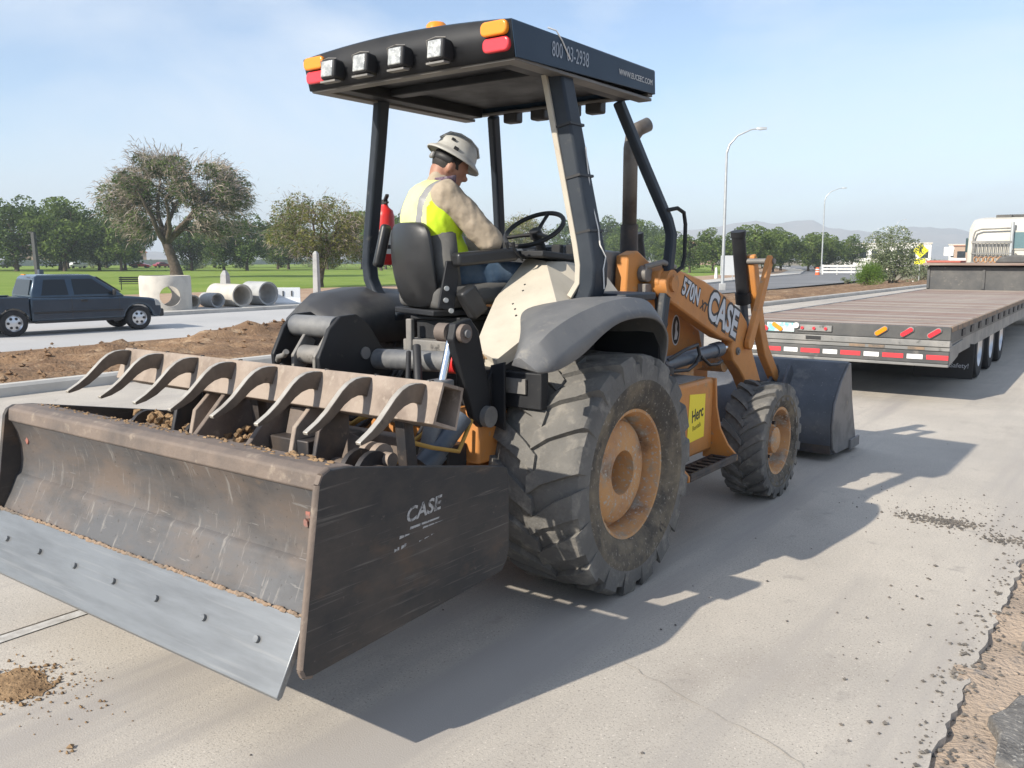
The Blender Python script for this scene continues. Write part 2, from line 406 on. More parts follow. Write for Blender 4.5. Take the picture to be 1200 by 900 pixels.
M_SHOULDER = mat('crumbled_shoulder', (0.44, 0.345, 0.265), 0.95, col2=(0.34, 0.27, 0.21), scale=1.6, lo=0.4, hi=0.62, col3=(0.22, 0.2, 0.185), scale3=7, lo3=0.58, hi3=0.68, bump=0.8, bscale=45, bdist=0.02, spec=0.15)
M_ASPH = mat('broken_asphalt', (0.2, 0.19, 0.178), 0.9, col2=(0.11, 0.105, 0.1), scale=6, col3=(0.34, 0.32, 0.29), scale3=60, lo3=0.56, hi3=0.64, bump=0.8, bscale=70, bdist=0.012, spec=0.2)
M_STONE = mat('dark_gravel', (0.1, 0.092, 0.085), 0.9, col2=(0.18, 0.16, 0.14), scale=8)
M_BARK = mat('bark', (0.085, 0.066, 0.052), 0.95, col2=(0.14, 0.112, 0.09), scale=3, bump=0.6, bscale=12, bdist=0.03, spec=0.1)
M_PAINTLINE = mat('worn_white_line', (0.56, 0.54, 0.51), 0.8, col2=(0.38, 0.36, 0.33), scale=16, lo=0.42, hi=0.66)
M_PIPE = mat('precast_concrete', (0.5, 0.47, 0.42), 0.9, col2=(0.41, 0.385, 0.35), scale=1.6, bump=0.15, bscale=30, bdist=0.01)
M_PIPE2 = mat('grey_precast_concrete', (0.37, 0.375, 0.375), 0.9, col2=(0.29, 0.295, 0.3), scale=1.6, bump=0.15, bscale=30, bdist=0.01)
M_GALV = mat('galvanised_steel', (0.5, 0.52, 0.53), 0.45, 0.5, col2=(0.4, 0.42, 0.43), scale=1.5)
M_GLASSD = mat('dark_car_glass', (0.012, 0.016, 0.02), 0.06, spec=0.5)

def grid(name, m, xs, ys, zfun, smooth=True):
    b = MB(); n = len(ys)
    vs = []
    for x in xs:
        for y in ys:
            vs.append((x, y, zfun(x, y)))
    fs = [(i * n + j, (i + 1) * n + j, (i + 1) * n + j + 1, i * n + j + 1) for i in range(len(xs) - 1) for j in range(n - 1)]
    b.add(vs, fs)
    return struct(b.build(name, m, smooth=180 if smooth else None))
def lin(a, b, n):
    return [a + (b - a) * i / (n - 1) for i in range(n)]
def strip(name, m, left, right, z, zr=None):
    """a ribbon between two polylines"""
    b = MB(); k = len(left)
    vs = [(p[0], p[1], z) for p in left] + [(p[0], p[1], z if zr is None else zr) for p in right]
    b.add(vs, [(i, k + i, k + i + 1, i + 1) for i in range(k - 1)])
    return struct(b.build(name, m))

# the plain out to the horizon
b = MB()
rr = [0, 150, 500, 1200, 2600, 5200]
vs = [(0, 0, -0.9)]; fs = []
for i, r_ in enumerate(rr[1:]):
    for a in range(48):
        t = 2 * math.pi * a / 48
        vs.append((r_ * math.cos(t), r_ * math.sin(t), -0.9))
for a in range(48):
    fs.append((0, 1 + a, 1 + (a + 1) % 48))
for i in range(len(rr) - 2):
    for a in range(48):
        fs.append((1 + i * 48 + a, 1 + (i + 1) * 48 + a, 1 + (i + 1) * 48 + (a + 1) % 48, 1 + i * 48 + (a + 1) % 48))
b.add(vs, fs)
struct(b.build('ground', M_PLAIN))

# the concrete road the machine stands on: slabs with open joints
road = struct(strip('road', M_CONC, [(-8.0, -30), (-8.0, 420)], [(2.6, -30), (2.6, 420)], -0.014))
cols = [(-8.0, -4.46), (-4.45, -0.915), (-0.9, 2.63)]
y0s = [-16.1 + 11.7 * i for i in range(7)]
for ci, (xa, xb) in enumerate(cols):
    for y0 in y0s:
        ya, yb = y0 + 0.004, y0 + 11.696
        if ci == 2:
            random.seed(int(y0 * 10) + 500)
            steps = 260
            edge = []
            for i in range(steps + 1):
                yy = ya + (yb - ya) * i / steps
                k = max(0.0, fbm(yy * 3.0, 5.0, 1.0, 4)) * 0.06 + max(0.0, fbm(yy * 14.0, 2.0, 1.0, 3)) * 0.03 + random.uniform(0, 0.014)
                edge.append((xb - k, yy))
            poly = [(xa, yb), (xa, ya)] + edge
        else:
            poly = [(xa, yb), (xa, ya), (xb, ya), (xb, yb)]
        s = MB().prism(poly, 'z', -0.2, 0.0).build('concrete_slab', M_CONC, road)
# worn edge line beside the long joint
b = MB()
random.seed(5)
pl, pr = [], []
for i in range(70):
    y = -9 + i * 0.35
    pl.append((-0.893 + random.uniform(0, 0.006), y)); pr.append((-0.815 + random.uniform(-0.008, 0.006), y))
ln = strip('painted_line', M_PAINTLINE, pl, pr, 0.0045)
# fine crack lines are shallow filled seams
M_SEAM = mat('crack_filler', (0.3, 0.275, 0.245), 0.9)
M_DARKSEAM = mat('dark_crack', (0.07, 0.065, 0.06), 0.95)
def crack(pts, w, m):
    b = MB(); L_, R_ = [], []
    for i in range(len(pts) - 1):
        p, q = Vector(pts[i]), Vector(pts[i + 1])
        for k in range(8):
            t = k / 8
            c = p.lerp(q, t); d = (q - p).normalized(); nrm = Vector((-d.y, d.x))
            c = c + nrm * random.uniform(-0.012, 0.012)
            ww = w * random.uniform(0.4, 1.3)
            L_.append((c + nrm * ww)[:]); R_.append((c - nrm * ww)[:])
    return struct(strip('crack', m, L_, R_, 0.004))
random.seed(3)
crack([(1.45, -0.74), (1.75, -0.86), (2.2, -1.0), (2.5, -1.2)], 0.002, M_SEAM)
crack([(-0.55, -2.65), (-0.1, -2.72), (0.05, -2.95), (0.2, -3.1)], 0.006, M_DARKSEAM)

# kerb on the far side of this road
b = MB()
for i in range(50):
    y = -30 + i * 3.0
    b.prism([(-8.19, -0.15), (-8.19, 0.125), (-8.17, 0.145), (-8.04, 0.145), (-8.006, 0.11), (-8.006, -0.15)], 'y', y, y + 2.99)
struct(b.build('kerb', M_KERB))

# bare median falling away to the far carriageway
def z_med(x, y):
    z = ground_z(x)
    k = ss(8.4, 10, -x) * (1 - ss(19.4, 20.4, -x))
    z += k * (0.1 * fbm(x, y, 0.5) + 0.09 * fbm(x, y, 1.9) + 0.05 * fbm(x, y, 5.0, 3))
    if y < 34:
        rid = math.exp(-((x + 18.4 + 0.5 * fbm(y, 2, 0.25, 2)) / 0.75) ** 2) * ss(9.0, 13.0, y) * (1 - ss(24, 32, y))
        z += rid * (0.42 + 0.2 * fbm(x, y, 0.9, 3))
        rid2 = math.exp(-((x + 12.6 + 0.7 * fbm(y, 7, 0.3, 2)) / 1.0) ** 2) * ss(-6, -1, y) * (1 - ss(4.5, 7.5, y))
        z += rid2 * (0.22 + 0.2 * fbm(x, y, 1.1, 3))
        rid3 = math.exp(-((x + 16.8) / 0.9) ** 2) * (1 - ss(3, 6, y))
        z += rid3 * (0.2 + 0.2 * fbm(x, y, 0.9, 3))
    return z + 0.012
ys = lin(-14, 34, 260) + lin(35, 110, 70) + lin(112, 300, 40)
grid('median_dirt', M_SOIL, lin(-20.35, -8.17, 84), ys, z_med)

# far carriageway, bending away beyond the bend
fl = [(-30, -60), (-30, 0), (-30, 25), (-28.6, 45), (-28.5, 61), (-33, 85), (-37, 105), (-40, 126), (-52, 165), (-75, 220), (-110, 290)]
fr = [(-20.3, -60), (-20.3, 0), (-20.5, 25), (-20.8, 45), (-21.2, 61), (-22.2, 85), (-24.5, 105), (-27, 126), (-36, 165), (-55, 220), (-85, 290)]
strip('far_road', M_CONCFAR, fl[:4], fr[:4], -0.70)
strip('far_road_asphalt', M_ASPHFAR, fl[3:], fr[3:], -0.70)
b = MB()
for i in range(len(fl) - 2):
    p, q = Vector(fl[i]), Vector(fl[i + 1]); d = (q - p).normalized(); nn = Vector((-d.y, d.x)) * 0.22
    b.hexa([(*p, -0.8), (*q, -0.8), (*(q + nn), -0.8), (*(p + nn), -0.8), (*p, -0.55), (*q, -0.55), (*(q + nn), -0.55), (*(p + nn), -0.55)])
struct(b.build('far_kerb', M_KERB))
# light apron the pipes lie on, then dug soil, then the park lawn
def off(pl, dx):
    return [(p[0] - dx, p[1]) for p in pl]
strip('verge', M_KERB, off(fl, 3.2), off(fl, 0.21), -0.60)
lawn_edge = [(-50, -60), (-50, 0), (-50, 25), (-50, 45), (-49, 61), (-46, 85), (-46, 105), (-50, 126), (-62, 165), (-85, 220), (-120, 290)]
strip('dug_soil', M_SAND, lawn_edge, off(fl, 3.19), -0.64)
le = lawn_edge
def lawn_strip():
    b = MB(); far = [(-300, -60), (-300, 0), (-300, 25), (-300, 45), (-300, 61), (-300, 85), (-300, 105), (-300, 126), (-300, 165), (-300, 220), (-300, 290)]
    k = 24; n = len(le); vs = []
    for i in range(n):
        for j in range(k):
            t = (j / (k - 1)) ** 1.7
            x = le[i][0] + (far[i][0] - le[i][0]) * t; y = le[i][1]
            vs.append((x, y, -0.66 + 0.12 * fbm(x, y, 0.03, 2) * ss(0, 0.1, t)))
    b.add(vs, [(i * k + j, i * k + j + 1, (i + 1) * k + j + 1, (i + 1) * k + j) for i in range(n - 1) for j in range(k - 1)])
    return struct(b.build('lawn', M_LAWN, smooth=180))
lawn_strip()

# crumbling shoulder along the near edge of the concrete
def z_sh(x, y):
    return -0.02 + 0.026 * fbm(x, y, 2.5, 4) + 0.012 * fbm(x, y, 9.0, 3) - 0.05 * ss(2.8, 4.5, x)
grid('shoulder', M_SHOULDER, lin(2.55, 4.6, 44) + lin(4.8, 40, 16), lin(-6, 14, 200) + lin(15, 420, 30), z_sh)
random.seed(11)
for (cx, cy, sx_, sy_) in [(2.86, -0.35, 0.13, 0.32), (3.0, 0.05, 0.15, 0.2), (2.84, 0.46, 0.1, 0.14), (2.95, -0.85, 0.2, 0.25), (3.15, -0.35, 0.12, 0.25), (2.8, 0.9, 0.07, 0.16), (2.93, 1.35, 0.1, 0.2)]:
    ring_b, ring_t = [], []
    n = 12; ph = random.random() * 6
    for i in range(n):
        t = 2 * math.pi * i / n
        k = random.uniform(0.75, 1.15)
        px, py = cx + sx_ * k * math.cos(t), cy + sy_ * k * math.sin(t)
        ring_b.append((px, py, -0.08)); ring_t.append((cx + (px - cx) * 0.93, cy + (py - cy) * 0.93, 0.008 + random.uniform(-0.012, 0.012)))
    b = MB().loft([ring_b, ring_t])
    o = b.build('asphalt_chunk', M_ASPH, bevel=0.008)
    tag(o, 'broken slab of old grey asphalt lying in the dirt beside the road edge', 'asphalt', 'broken asphalt along the road edge')

# gravel and crumbs (nobody could count them)
def scatter(name, m, spots, label, cat):
    b = MB()
    for (cx, cy, sx_, sy_, n, r0, r1) in spots:
        for i in range(n):
            x = random.gauss(cx, sx_); y = random.gauss(cy, sy_)
            r_ = random.uniform(r0, r1) * random.random() ** 0.6 + 0.002
            zz = 0.0 if (-8 < x < 2.6) else (z_sh(x, y) if x >= 2.6 else z_med(x, y))
            c = (x, y, zz + r_ * 0.45); vs = []
            for dx, dy, dz in ((1, 0, 0), (-1, 0, 0), (0, 1, 0), (0, -1, 0), (0, 0, 1), (0, 0, -1)):
                k = r_ * random.uniform(0.55, 1.2)
                vs.append((c[0] + dx * k, c[1] + dy * k, c[2] + dz * k * 0.75))
            b.add(vs, [(0, 2, 4), (2, 1, 4), (1, 3, 4), (3, 0, 4), (2, 0, 5), (1, 2, 5), (3, 1, 5), (0, 3, 5)])
    o = b.build(name, m)
    o['kind'] = 'stuff'; tag(o, label, cat)
    return o
random.seed(21)
scatter('gravel', M_STONE, [(2.1, 2.17, 0.13, 0.06, 420, 0.004, 0.014), (2.1, 2.4, 0.3, 0.3, 150, 0.003, 0.009), (2.5, 2.0, 0.07, 0.05, 140, 0.004, 0.014), (2.3, 0.6, 0.2, 0.4, 22, 0.004, 0.012), (2.6, 0.1, 0.05, 1.2, 420, 0.003, 0.014), (2.9, 0, 0.25, 1.0, 500, 0.004, 0.014), (0.6, -1.9, 1.6, 0.9, 25, 0.003, 0.007), (1.9, 1.0, 0.5, 1.5, 40, 0.003, 0.007)], 'dark crumbs of gravel strewn over the pale concrete', 'gravel')
pb = MB(); nn_ = 26; rows = [[(-0.37, -2.335, 0.012)] * nn_]
for k_, (fr_, hz_) in enumerate(((0.35, 0.011), (0.7, 0.006), (1.0, 0.0015))):
    rows.append([(-0.37 + fr_ * (0.17 + 0.06 * fbm(math.cos(a_) * 2, math.sin(a_) * 2, 1.3, 3)) * math.cos(a_), -2.335 + fr_ * (0.11 + 0.05 * fbm(math.cos(a_) * 2 + 9, math.sin(a_) * 2, 1.3, 3)) * math.sin(a_), hz_ + 0.003 * random.random()) for a_ in [2 * math.pi * i_ / nn_ for i_ in range(nn_)]])
pb.loft(rows, caps=False)
o_ = pb.build('dirt_patch', M_DIRT, smooth=60); o_['kind'] = 'stuff'; tag(o_, 'thin smear of brown dirt on the road under the dropped crumbs', 'dirt')
scatter('dirt_crumbs', M_DIRT, [(-0.36, -2.33, 0.09, 0.07, 420, 0.003, 0.014), (-0.25, -2.25, 0.2, 0.1, 160, 0.002, 0.008), (0.25, -2.44, 0.015, 0.015, 6, 0.012, 0.022)], 'crumbled brown dirt dropped on the road behind the blade', 'dirt')
b_sp = []
for i in range(40):
    b_sp.append((random.uniform(-19.5, -9.5), random.uniform(-3, 9), 0.7, 0.9, 26, 0.02, 0.09))
for i in range(22):
    b_sp.append((-18.4 + random.gauss(0, 0.4), random.uniform(10, 30), 0.5, 0.9, 30, 0.02, 0.1))
for i in range(30):
    b_sp.append((random.uniform(-19.5, -9.0), random.uniform(6, 34), 1.2, 2.0, 16, 0.02, 0.07))
scatter('dirt_clods', M_SOIL, b_sp, 'loose brown clods over the dug-up median', 'dirt')

# mountains beyond the town
prof = [(0, 9), (200, 10), (420, 11), (560, 13), (640, 20), (700, 27), (740, 30), (790, 33), (830, 37), (858, 42), (880, 41), (905, 37), (925, 40), (945, 42), (965, 36), (1000, 30), (1030, 29), (1060, 36), (1085, 38), (1105, 34), (1135, 27), (1200, 20), (1300, 26), (1450, 18), (1700, 12)]
def ridge_px(u):
    for (a, h), (c, k) in zip(prof, prof[1:]):
        if a <= u <= c:
            t = (u - a) / (c - a); return h + (k - h) * t
    return prof[0][1] if u < 0 else prof[-1][1]
b = MB(); nth, nr = 260, 26
th0, th1 = 0.6357 + 0.62, 0.6357 - 0.78
vs = []
for i in range(nth):
    th = th0 + (th1 - th0) * i / (nth - 1)
    u = 600 + 1028 * math.tan(0.6357 - th)
    hh = ridge_px(u) / 1028.0 * 3900
    for j in range(nr):
        t = j / (nr - 1); r_ = 3000 + 2000 * t
        x, y = 3.1 - math.sin(th) * r_, -3.7 + math.cos(th) * r_
        k = max(0.0, 1 - abs(t - 0.45) / 0.45) if t < 0.45 else max(0.0, 1 - (t - 0.45) / 0.55)
        z = -1 + hh * k ** 1.15 + (18 * fbm(x, y, 0.0035, 5) + 7 * fbm(x, y, 0.012, 4)) * ss(0, 0.35, k)
        vs.append((x, y, max(z, -2)))
b.add(vs, [(i * nr + j, i * nr + j + 1, (i + 1) * nr + j + 1, (i + 1) * nr + j) for i in range(nth - 1) for j in range(nr - 1)])
struct(b.build('mountains', M_ROCKY, smooth=180))
# ================================================================ TREES AND SHRUBS
L_GREEN = leaf_mat('leaf_mid_green', (0.04, 0.075, 0.018), (0.185, 0.25, 0.06), scale=0.5)  # green, dark and yellow: wide colour spread imitates shaded and sunlit clumps
L_DARK = leaf_mat('leaf_dark_green', (0.04, 0.072, 0.02), (0.15, 0.215, 0.055), scale=0.5)
L_BRIGHT = leaf_mat('leaf_bright_green', (0.1, 0.18, 0.025), (0.17, 0.26, 0.04))
L_YELLOW = leaf_mat('leaf_yellow_green', (0.09, 0.12, 0.03), (0.29, 0.28, 0.085), scale=0.6)
L_GREY = leaf_mat('leaf_grey_green', (0.14, 0.18, 0.09), (0.25, 0.28, 0.165))
L_TWIG = leaf_mat('dry_twig', (0.26, 0.205, 0.17), (0.46, 0.385, 0.325), 0.2, 0.5)
M_FLOWER = mat('pale_blossom', (0.75, 0.7, 0.66), 0.8)

def leaf_quads(b, c, r, n, size, sq=0.8, shell=0.35, aspect=0.55):
    for _ in range(n):
        while True:
            d = Vector((random.uniform(-1, 1), random.uniform(-1, 1), random.uniform(-1, 1)))
            if 0.02 < d.length < 1:
                break
        rad = (d.length ** shell) * r
        d.normalize()
        p = Vector(c) + Vector((d.x * rad, d.y * rad, d.z * rad * sq))
        u = Vector((random.gauss(0, 1), random.gauss(0, 1), random.gauss(0, 0.6))).normalized()
        w = u.cross(Vector((random.gauss(0, 1), random.gauss(0, 1), random.gauss(0, 1)))).normalized()
        s = size * random.uniform(0.6, 1.35)
        a = u * s * 0.5; e = w * s * aspect * 0.5
        o = len(b.v)
        b.v += [tuple(p - a), tuple(p + e), tuple(p + a), tuple(p - e)]
        b.f.append([o, o + 1, o + 2, o + 3]); b.m.append(b.cm)

def limb(b, p0, p1, r0, r1, bend=0.12, n=6, segs=7):
    p0, p1 = Vector(p0), Vector(p1); L = (p1 - p0).length
    off_ = Vector((random.gauss(0, 1), random.gauss(0, 1), random.gauss(0, 0.5))) * L * bend
    pts, rs = [], []
    for i in range(segs):
        t = i / (segs - 1)
        pts.append(p0.lerp(p1, t) + off_ * math.sin(math.pi * t) + Vector((random.gauss(0, 1), random.gauss(0, 1), 0)) * L * 0.012)
        rs.append(r0 + (r1 - r0) * t)
    b.tube(pts, rs, n)
    return pts

def make_tree(name, label, cat, H, W, fork, trunk_r, clumps, per, leaf, leaf_m, loc=(0, 0, 0), group=None, dry=0, crown_lo=None, lean=(0, 0), seed=1, twig_m=None, clump_k=0.2, lobes=None, squash=0.75):
    random.seed(seed)
    root = thing(name, label, cat, loc, 0, group)
    lo = crown_lo if crown_lo is not None else fork
    tb = MB()
    top = Vector((lean[0], lean[1], fork))
    tb.tube([(0, 0, -0.3), (lean[0] * 0.1, lean[1] * 0.1, fork * 0.25), (lean[0] * 0.5, lean[1] * 0.5, fork * 0.6), tuple(top)], [trunk_r * 1.5, trunk_r * 1.08, trunk_r * 0.92, trunk_r * 0.85], 9)
    cz = (lo + H) / 2; rz = (H - lo) / 2; rx = W / 2
    cents = []
    tries = 0
    while len(cents) < clumps and tries < 9000:
        tries += 1
        d = Vector((random.uniform(-1, 1), random.uniform(-1, 1), random.uniform(-1, 1)))
        if not 0.35 < d.length < 0.92:
            continue
        c = Vector((d.x * rx, d.y * rx, cz + d.z * rz))
        if lobes and not any(((c.x - l[0]) / l[3]) ** 2 + ((c.y - l[1]) / l[3]) ** 2 + ((c.z - l[2]) / l[4]) ** 2 < 1 for l in lobes):
            continue
        if any((c - q).length < rx * clump_k * 0.8 for q in cents):
            continue
        cents.append(c)
    limbs = []
    nl = 6
    for i in range(nl):
        t = 2 * math.pi * (i + random.random() * 0.5) / nl
        e = Vector((math.cos(t) * rx * 0.5, math.sin(t) * rx * 0.5, fork + (H - fork) * random.uniform(0.4, 0.7)))
        limbs.append(limb(tb, top - Vector((0, 0, fork * 0.06)), e, trunk_r * 0.62, trunk_r * 0.18, 0.1, 7))
    limbs.append(limb(tb, top, (lean[0] * 1.3, lean[1] * 1.3, fork + (H - fork) * 0.75), trunk_r * 0.6, trunk_r * 0.15, 0.1, 7))
    allp = [p for l in limbs for p in l[2:]]
    for c in cents:
        q = min(allp, key=lambda p: (p - c).length + (2.0 if p.z > c.z else 0))
        limb(tb, q, c, trunk_r * 0.16, trunk_r * 0.04, 0.1, 4, 4)
    tb.build('trunk', M_BARK, root, smooth=60)
    lb = MB()
    for c in cents:
        k = random.uniform(0.75, 1.35)
        leaf_quads(lb, c, rx * clump_k * k * 1.05, int(per * k * 1.15), leaf, squash)
    lb.build('crown', leaf_m, root, recalc=False)
    if dry:
        db = MB()
        for _ in range(dry):
            c = random.choice(cents); rad = rx * clump_k * 1.35
            p = c + Vector((random.gauss(0, 0.5), random.gauss(0, 0.5), random.gauss(0, 0.42))) * rad
            out = Vector((p.x, p.y, (p.z - cz) * 0.8)).normalized()
            L_ = random.uniform(0.5, 1.5) * H * 0.055
            droop = Vector((random.gauss(0, 0.35), random.gauss(0, 0.35), random.uniform(-1.1, 0.5)))
            q = p + (out * 0.8 + droop).normalized() * L_
            w = Vector((random.gauss(0, 1), random.gauss(0, 1), random.gauss(0, 1))).normalized() * H * 0.0024
            o = len(db.v)
            m_ = (p + q) / 2 + Vector((0, 0, L_ * 0.12))
            db.v += [tuple(p - w), tuple(p + w), tuple(m_ + w), tuple(m_ - w), tuple(q)]
            db.f += [[o, o + 1, o + 2, o + 3], [o + 3, o + 2, o + 4]]; db.m += [0, 0]
        db.build('dry_twigs', twig_m or L_TWIG, root, recalc=False)
    return root

# the big half-dry tree behind the manhole ring and its smaller neighbour
make_tree('spreading_tree', 'large half-dry spreading tree with drooping grey twigs behind the concrete manhole ring', 'tree', 14.6, 18.0, 4.3, 0.62, 50, 300, 0.32, L_DARK, (-92, 57.6, -0.7), dry=15000, crown_lo=2.6, lean=(-1.0, -0.6), seed=4, clump_k=0.15,
          lobes=[(-3.8, -2.8, 10.2, 4.8, 4.6), (3.6, 2.6, 9.8, 4.6, 4.0), (0.3, 0.2, 11.6, 4.0, 2.6), (-5.6, -4.0, 5.6, 3.2, 2.6), (4.8, 3.6, 6.4, 3.2, 2.4), (6.0, 4.6, 9.0, 2.6, 2.4)])
make_tree('spreading_tree', 'yellowish half-bare tree on the lawn behind the tall grey post', 'tree', 7.4, 8.2, 2.2, 0.3, 46, 210, 0.2, L_YELLOW, (-52.2, 44.7, -0.7), dry=4200, crown_lo=1.7, lean=(0.3, 0.3), seed=8, clump_k=0.22)
make_tree('spreading_tree', 'straw-yellow feathery tree showing behind the steering wheel', 'tree', 10.5, 9.5, 2.0, 0.25, 40, 150, 0.3, L_YELLOW, (-90.4, 126, -0.7), dry=3500, crown_lo=0.8, seed=9, clump_k=0.24)
make_tree('spreading_tree', 'bright green tree showing between the left canopy post and the operator', 'tree', 11.5, 8.5, 2.2, 0.25, 36, 150, 0.34, L_BRIGHT, (-117, 117, -0.7), crown_lo=1.2, seed=10, clump_k=0.27)
# park trees: three makes, copied
T_A = make_tree('park_tree', 'dense round dark green tree on the far side of the lawn', 'tree', 11, 11, 2.4, 0.3, 48, 135, 0.5, L_DARK, (-165.2, 72.4, -0.7), 'park trees across the lawn', crown_lo=1.0, seed=12, clump_k=0.27)
T_B = make_tree('park_tree', 'loose mid-green tree on the far side of the lawn', 'tree', 12, 12, 2.6, 0.3, 48, 130, 0.5, L_GREEN, (-158, 77.5, -0.7), 'park trees across the lawn', crown_lo=1.2, seed=15, clump_k=0.26)
T_C = make_tree('park_tree', 'tall narrow bright green tree beyond the lawn', 'tree', 8, 6.2, 1.9, 0.2, 40, 150, 0.34, L_GREEN, (-64, 149.5, -0.7), 'green trees lining the far road', crown_lo=0.9, seed=19, clump_k=0.32)
T_A.location = (-165.2, 72.4, -0.7); T_A.scale = (1.15, 1.15, 1.2)
T_B.scale = (1.05, 1.05, 1.1)
TREE_LABELS = {(-177, 66): 'tall loose tree behind the short dark square pole', (-149, 100): 'dark tree standing just behind the big half-dry tree', (-135, 101): 'dark tree between the big half-dry tree and the yellowish tree', (-140, 131): 'loose green tree right behind the yellowish half-bare tree',
               (-126, 170): 'green treetop showing beside the left canopy post', (-133, 231): 'dark round tree behind the exhaust stack', (-104, 198): 'green tree showing between exhaust stack and front canopy post', (-200, 110): 'dark tree standing behind the red cars', (-205, 60): 'dark tree behind the black van'}
random.seed(31)
for (x, y, s, t) in [(-177, 66, 1.25, 'B'), (-170, 82, 1.15, 'A'), (-165, 88, 1.0, 'A'), (-152, 84, 0.9, 'B'), (-160, 93, 0.95, 'A'), (-149, 100, 0.9, 'A'), (-140, 96, 0.85, 'A'), (-135, 101, 0.95, 'A'), (-146, 116, 0.8, 'B'), (-150, 122, 0.75, 'A'),
                     (-134, 118, 0.8, 'A'), (-140, 131, 0.95, 'B'), (-128, 128, 0.9, 'A'), (-150, 150, 1.1, 'B'), (-160, 170, 1.3, 'A'), (-140, 165, 1.3, 'B'), (-126, 170, 1.0, 'B'), (-185, 78, 1.2, 'A'), (-190, 95, 1.2, 'B'), (-200, 110, 1.1, 'A'),
                     (-190, 130, 1.1, 'B'), (-175, 140, 1.1, 'A'), (-205, 60, 1.2, 'A'), (-133, 231, 1.25, 'A'), (-122, 226, 1.15, 'B'), (-150, 235, 1.2, 'B'), (-115, 210, 0.8, 'A'), (-104, 198, 0.9, 'B'), (-110, 225, 1.0, 'A')]:
    src = T_A if t == 'A' else T_B
    lab = 'dense round dark green tree on the far side of the lawn' if t == 'A' else 'loose mid-green tree on the far side of the lawn'
    lab = TREE_LABELS.get((x, y), lab)
    dup(src, (x + random.uniform(-3, 3), y + random.uniform(-3, 3), -0.7), random.uniform(0, 6.28), (s * random.uniform(0.9, 1.1), s * random.uniform(0.9, 1.1), s * random.uniform(0.9, 1.12)), lab)
for i, (x, y, s) in enumerate([(-71, 152, 0.8), (-59.2, 129.4, 0.78), (-64, 135, 0.75), (-53.5, 136, 0.98), (-48, 128, 0.95), (-51, 145, 0.85), (-55, 160, 0.95), (-50.8, 163, 0.88), (-53, 176, 0.95), (-48.5, 168, 0.8), (-62, 175, 1.1), (-78, 160, 0.9), (-58, 190, 1.0), (-68, 190, 1.05), (-52, 196, 0.95)]):
    dup(T_C, (x, y, -0.7), random.uniform(0, 6.28), (s * random.uniform(1.0, 1.25), s * random.uniform(1.0, 1.25), s), 'rounded green roadside tree beyond the loader bucket' if i % 2 else 'upright green roadside tree beyond the loader bucket')
T_C['label'] = 'upright green roadside tree beyond the loader bucket'

def make_shrub(name, label, H, W, m, loc, n=26, per=160, leaf=0.16, seed=1, flowers=0, stems=9):
    random.seed(seed)
    root = thing(name, label, 'shrub', loc)
    st = MB(); lb = MB(); cs = []
    for i in range(n):
        t = random.uniform(0, 6.28); rr_ = W / 2 * 0.78 * random.random() ** 0.5
        c = Vector((rr_ * math.cos(t), rr_ * math.sin(t), H * (0.18 + 0.68 * random.random() * (1 - 0.35 * (rr_ / (W / 2)) ** 2))))
        cs.append(c)
        leaf_quads(lb, c, W * 0.16 * random.uniform(0.8, 1.25), per, leaf, 0.9, aspect=0.4)
    for i in range(min(stems, n)):
        limb(st, (random.gauss(0, 0.12), random.gauss(0, 0.12), -0.1), cs[i], 0.05, 0.012, 0.08, 5, 4)
    st.build('stems', M_BARK, root, smooth=60)
    lb.build('foliage', m, root, recalc=False)
    if flowers:
        fb = MB()
        for i in range(flowers):
            leaf_quads(fb, random.choice(cs) + Vector((0, 0, 0.1)), W * 0.19, 1, 0.13, 0.9, shell=0.05, aspect=0.9)
        fb.build('blossom', M_FLOWER, root, recalc=False)
    return root
make_shrub('leafy_shrub', 'low rounded bright green shrub beside the tall grey-green flowering shrub', 1.9, 2.7, L_BRIGHT, (-15.0, 66.5, -0.5), 40, 230, 0.1, 41)
make_shrub('leafy_shrub', 'tall grey-green flowering shrub in front of the yellow road sign', 4.9, 5.2, L_GREY, (-15.2, 74.5, -0.5), 44, 170, 0.22, 42, 160, 14)
make_shrub('leafy_shrub', 'wide pale grey shrub under the yellow road sign', 2.3, 3.6, L_GREY, (-16.6, 92, -0.6), 20, 150, 0.16, 43)
make_shrub('leafy_shrub', 'small dry tuft of scrub alone on the sandy median', 0.7, 1.0, L_GREY, (-20.6, 80.4, -0.7), 8, 60, 0.12, 44)
make_shrub('leafy_shrub', 'green shrub among the far road signs', 3.5, 5.5, L_GREEN, (-16, 150, -0.7), 20, 110, 0.24, 45)
random.seed(51)
for (x, y, s) in [(-176, 118, 1), (-160, 104, 0.9), (-205, 108, 1.1), (-150, 134, 1.0), (-165, 122, 0.8), (-188, 160, 1.2)]:
    r_ = make_shrub('leafy_shrub', 'dull green scrub at the far edge of the lawn', 2.6 * s, 6.5 * s, L_GREY, (x, y, -0.7), 14, 60, 0.4, int(x) + 900)
    r_['group'] = 'scrub at the far edge of the lawn'
# ================================================================ LOADER TRACTOR
TR = thing('loader_tractor', 'dusty orange loader tractor with open canopy, front bucket and rear box blade', 'tractor')

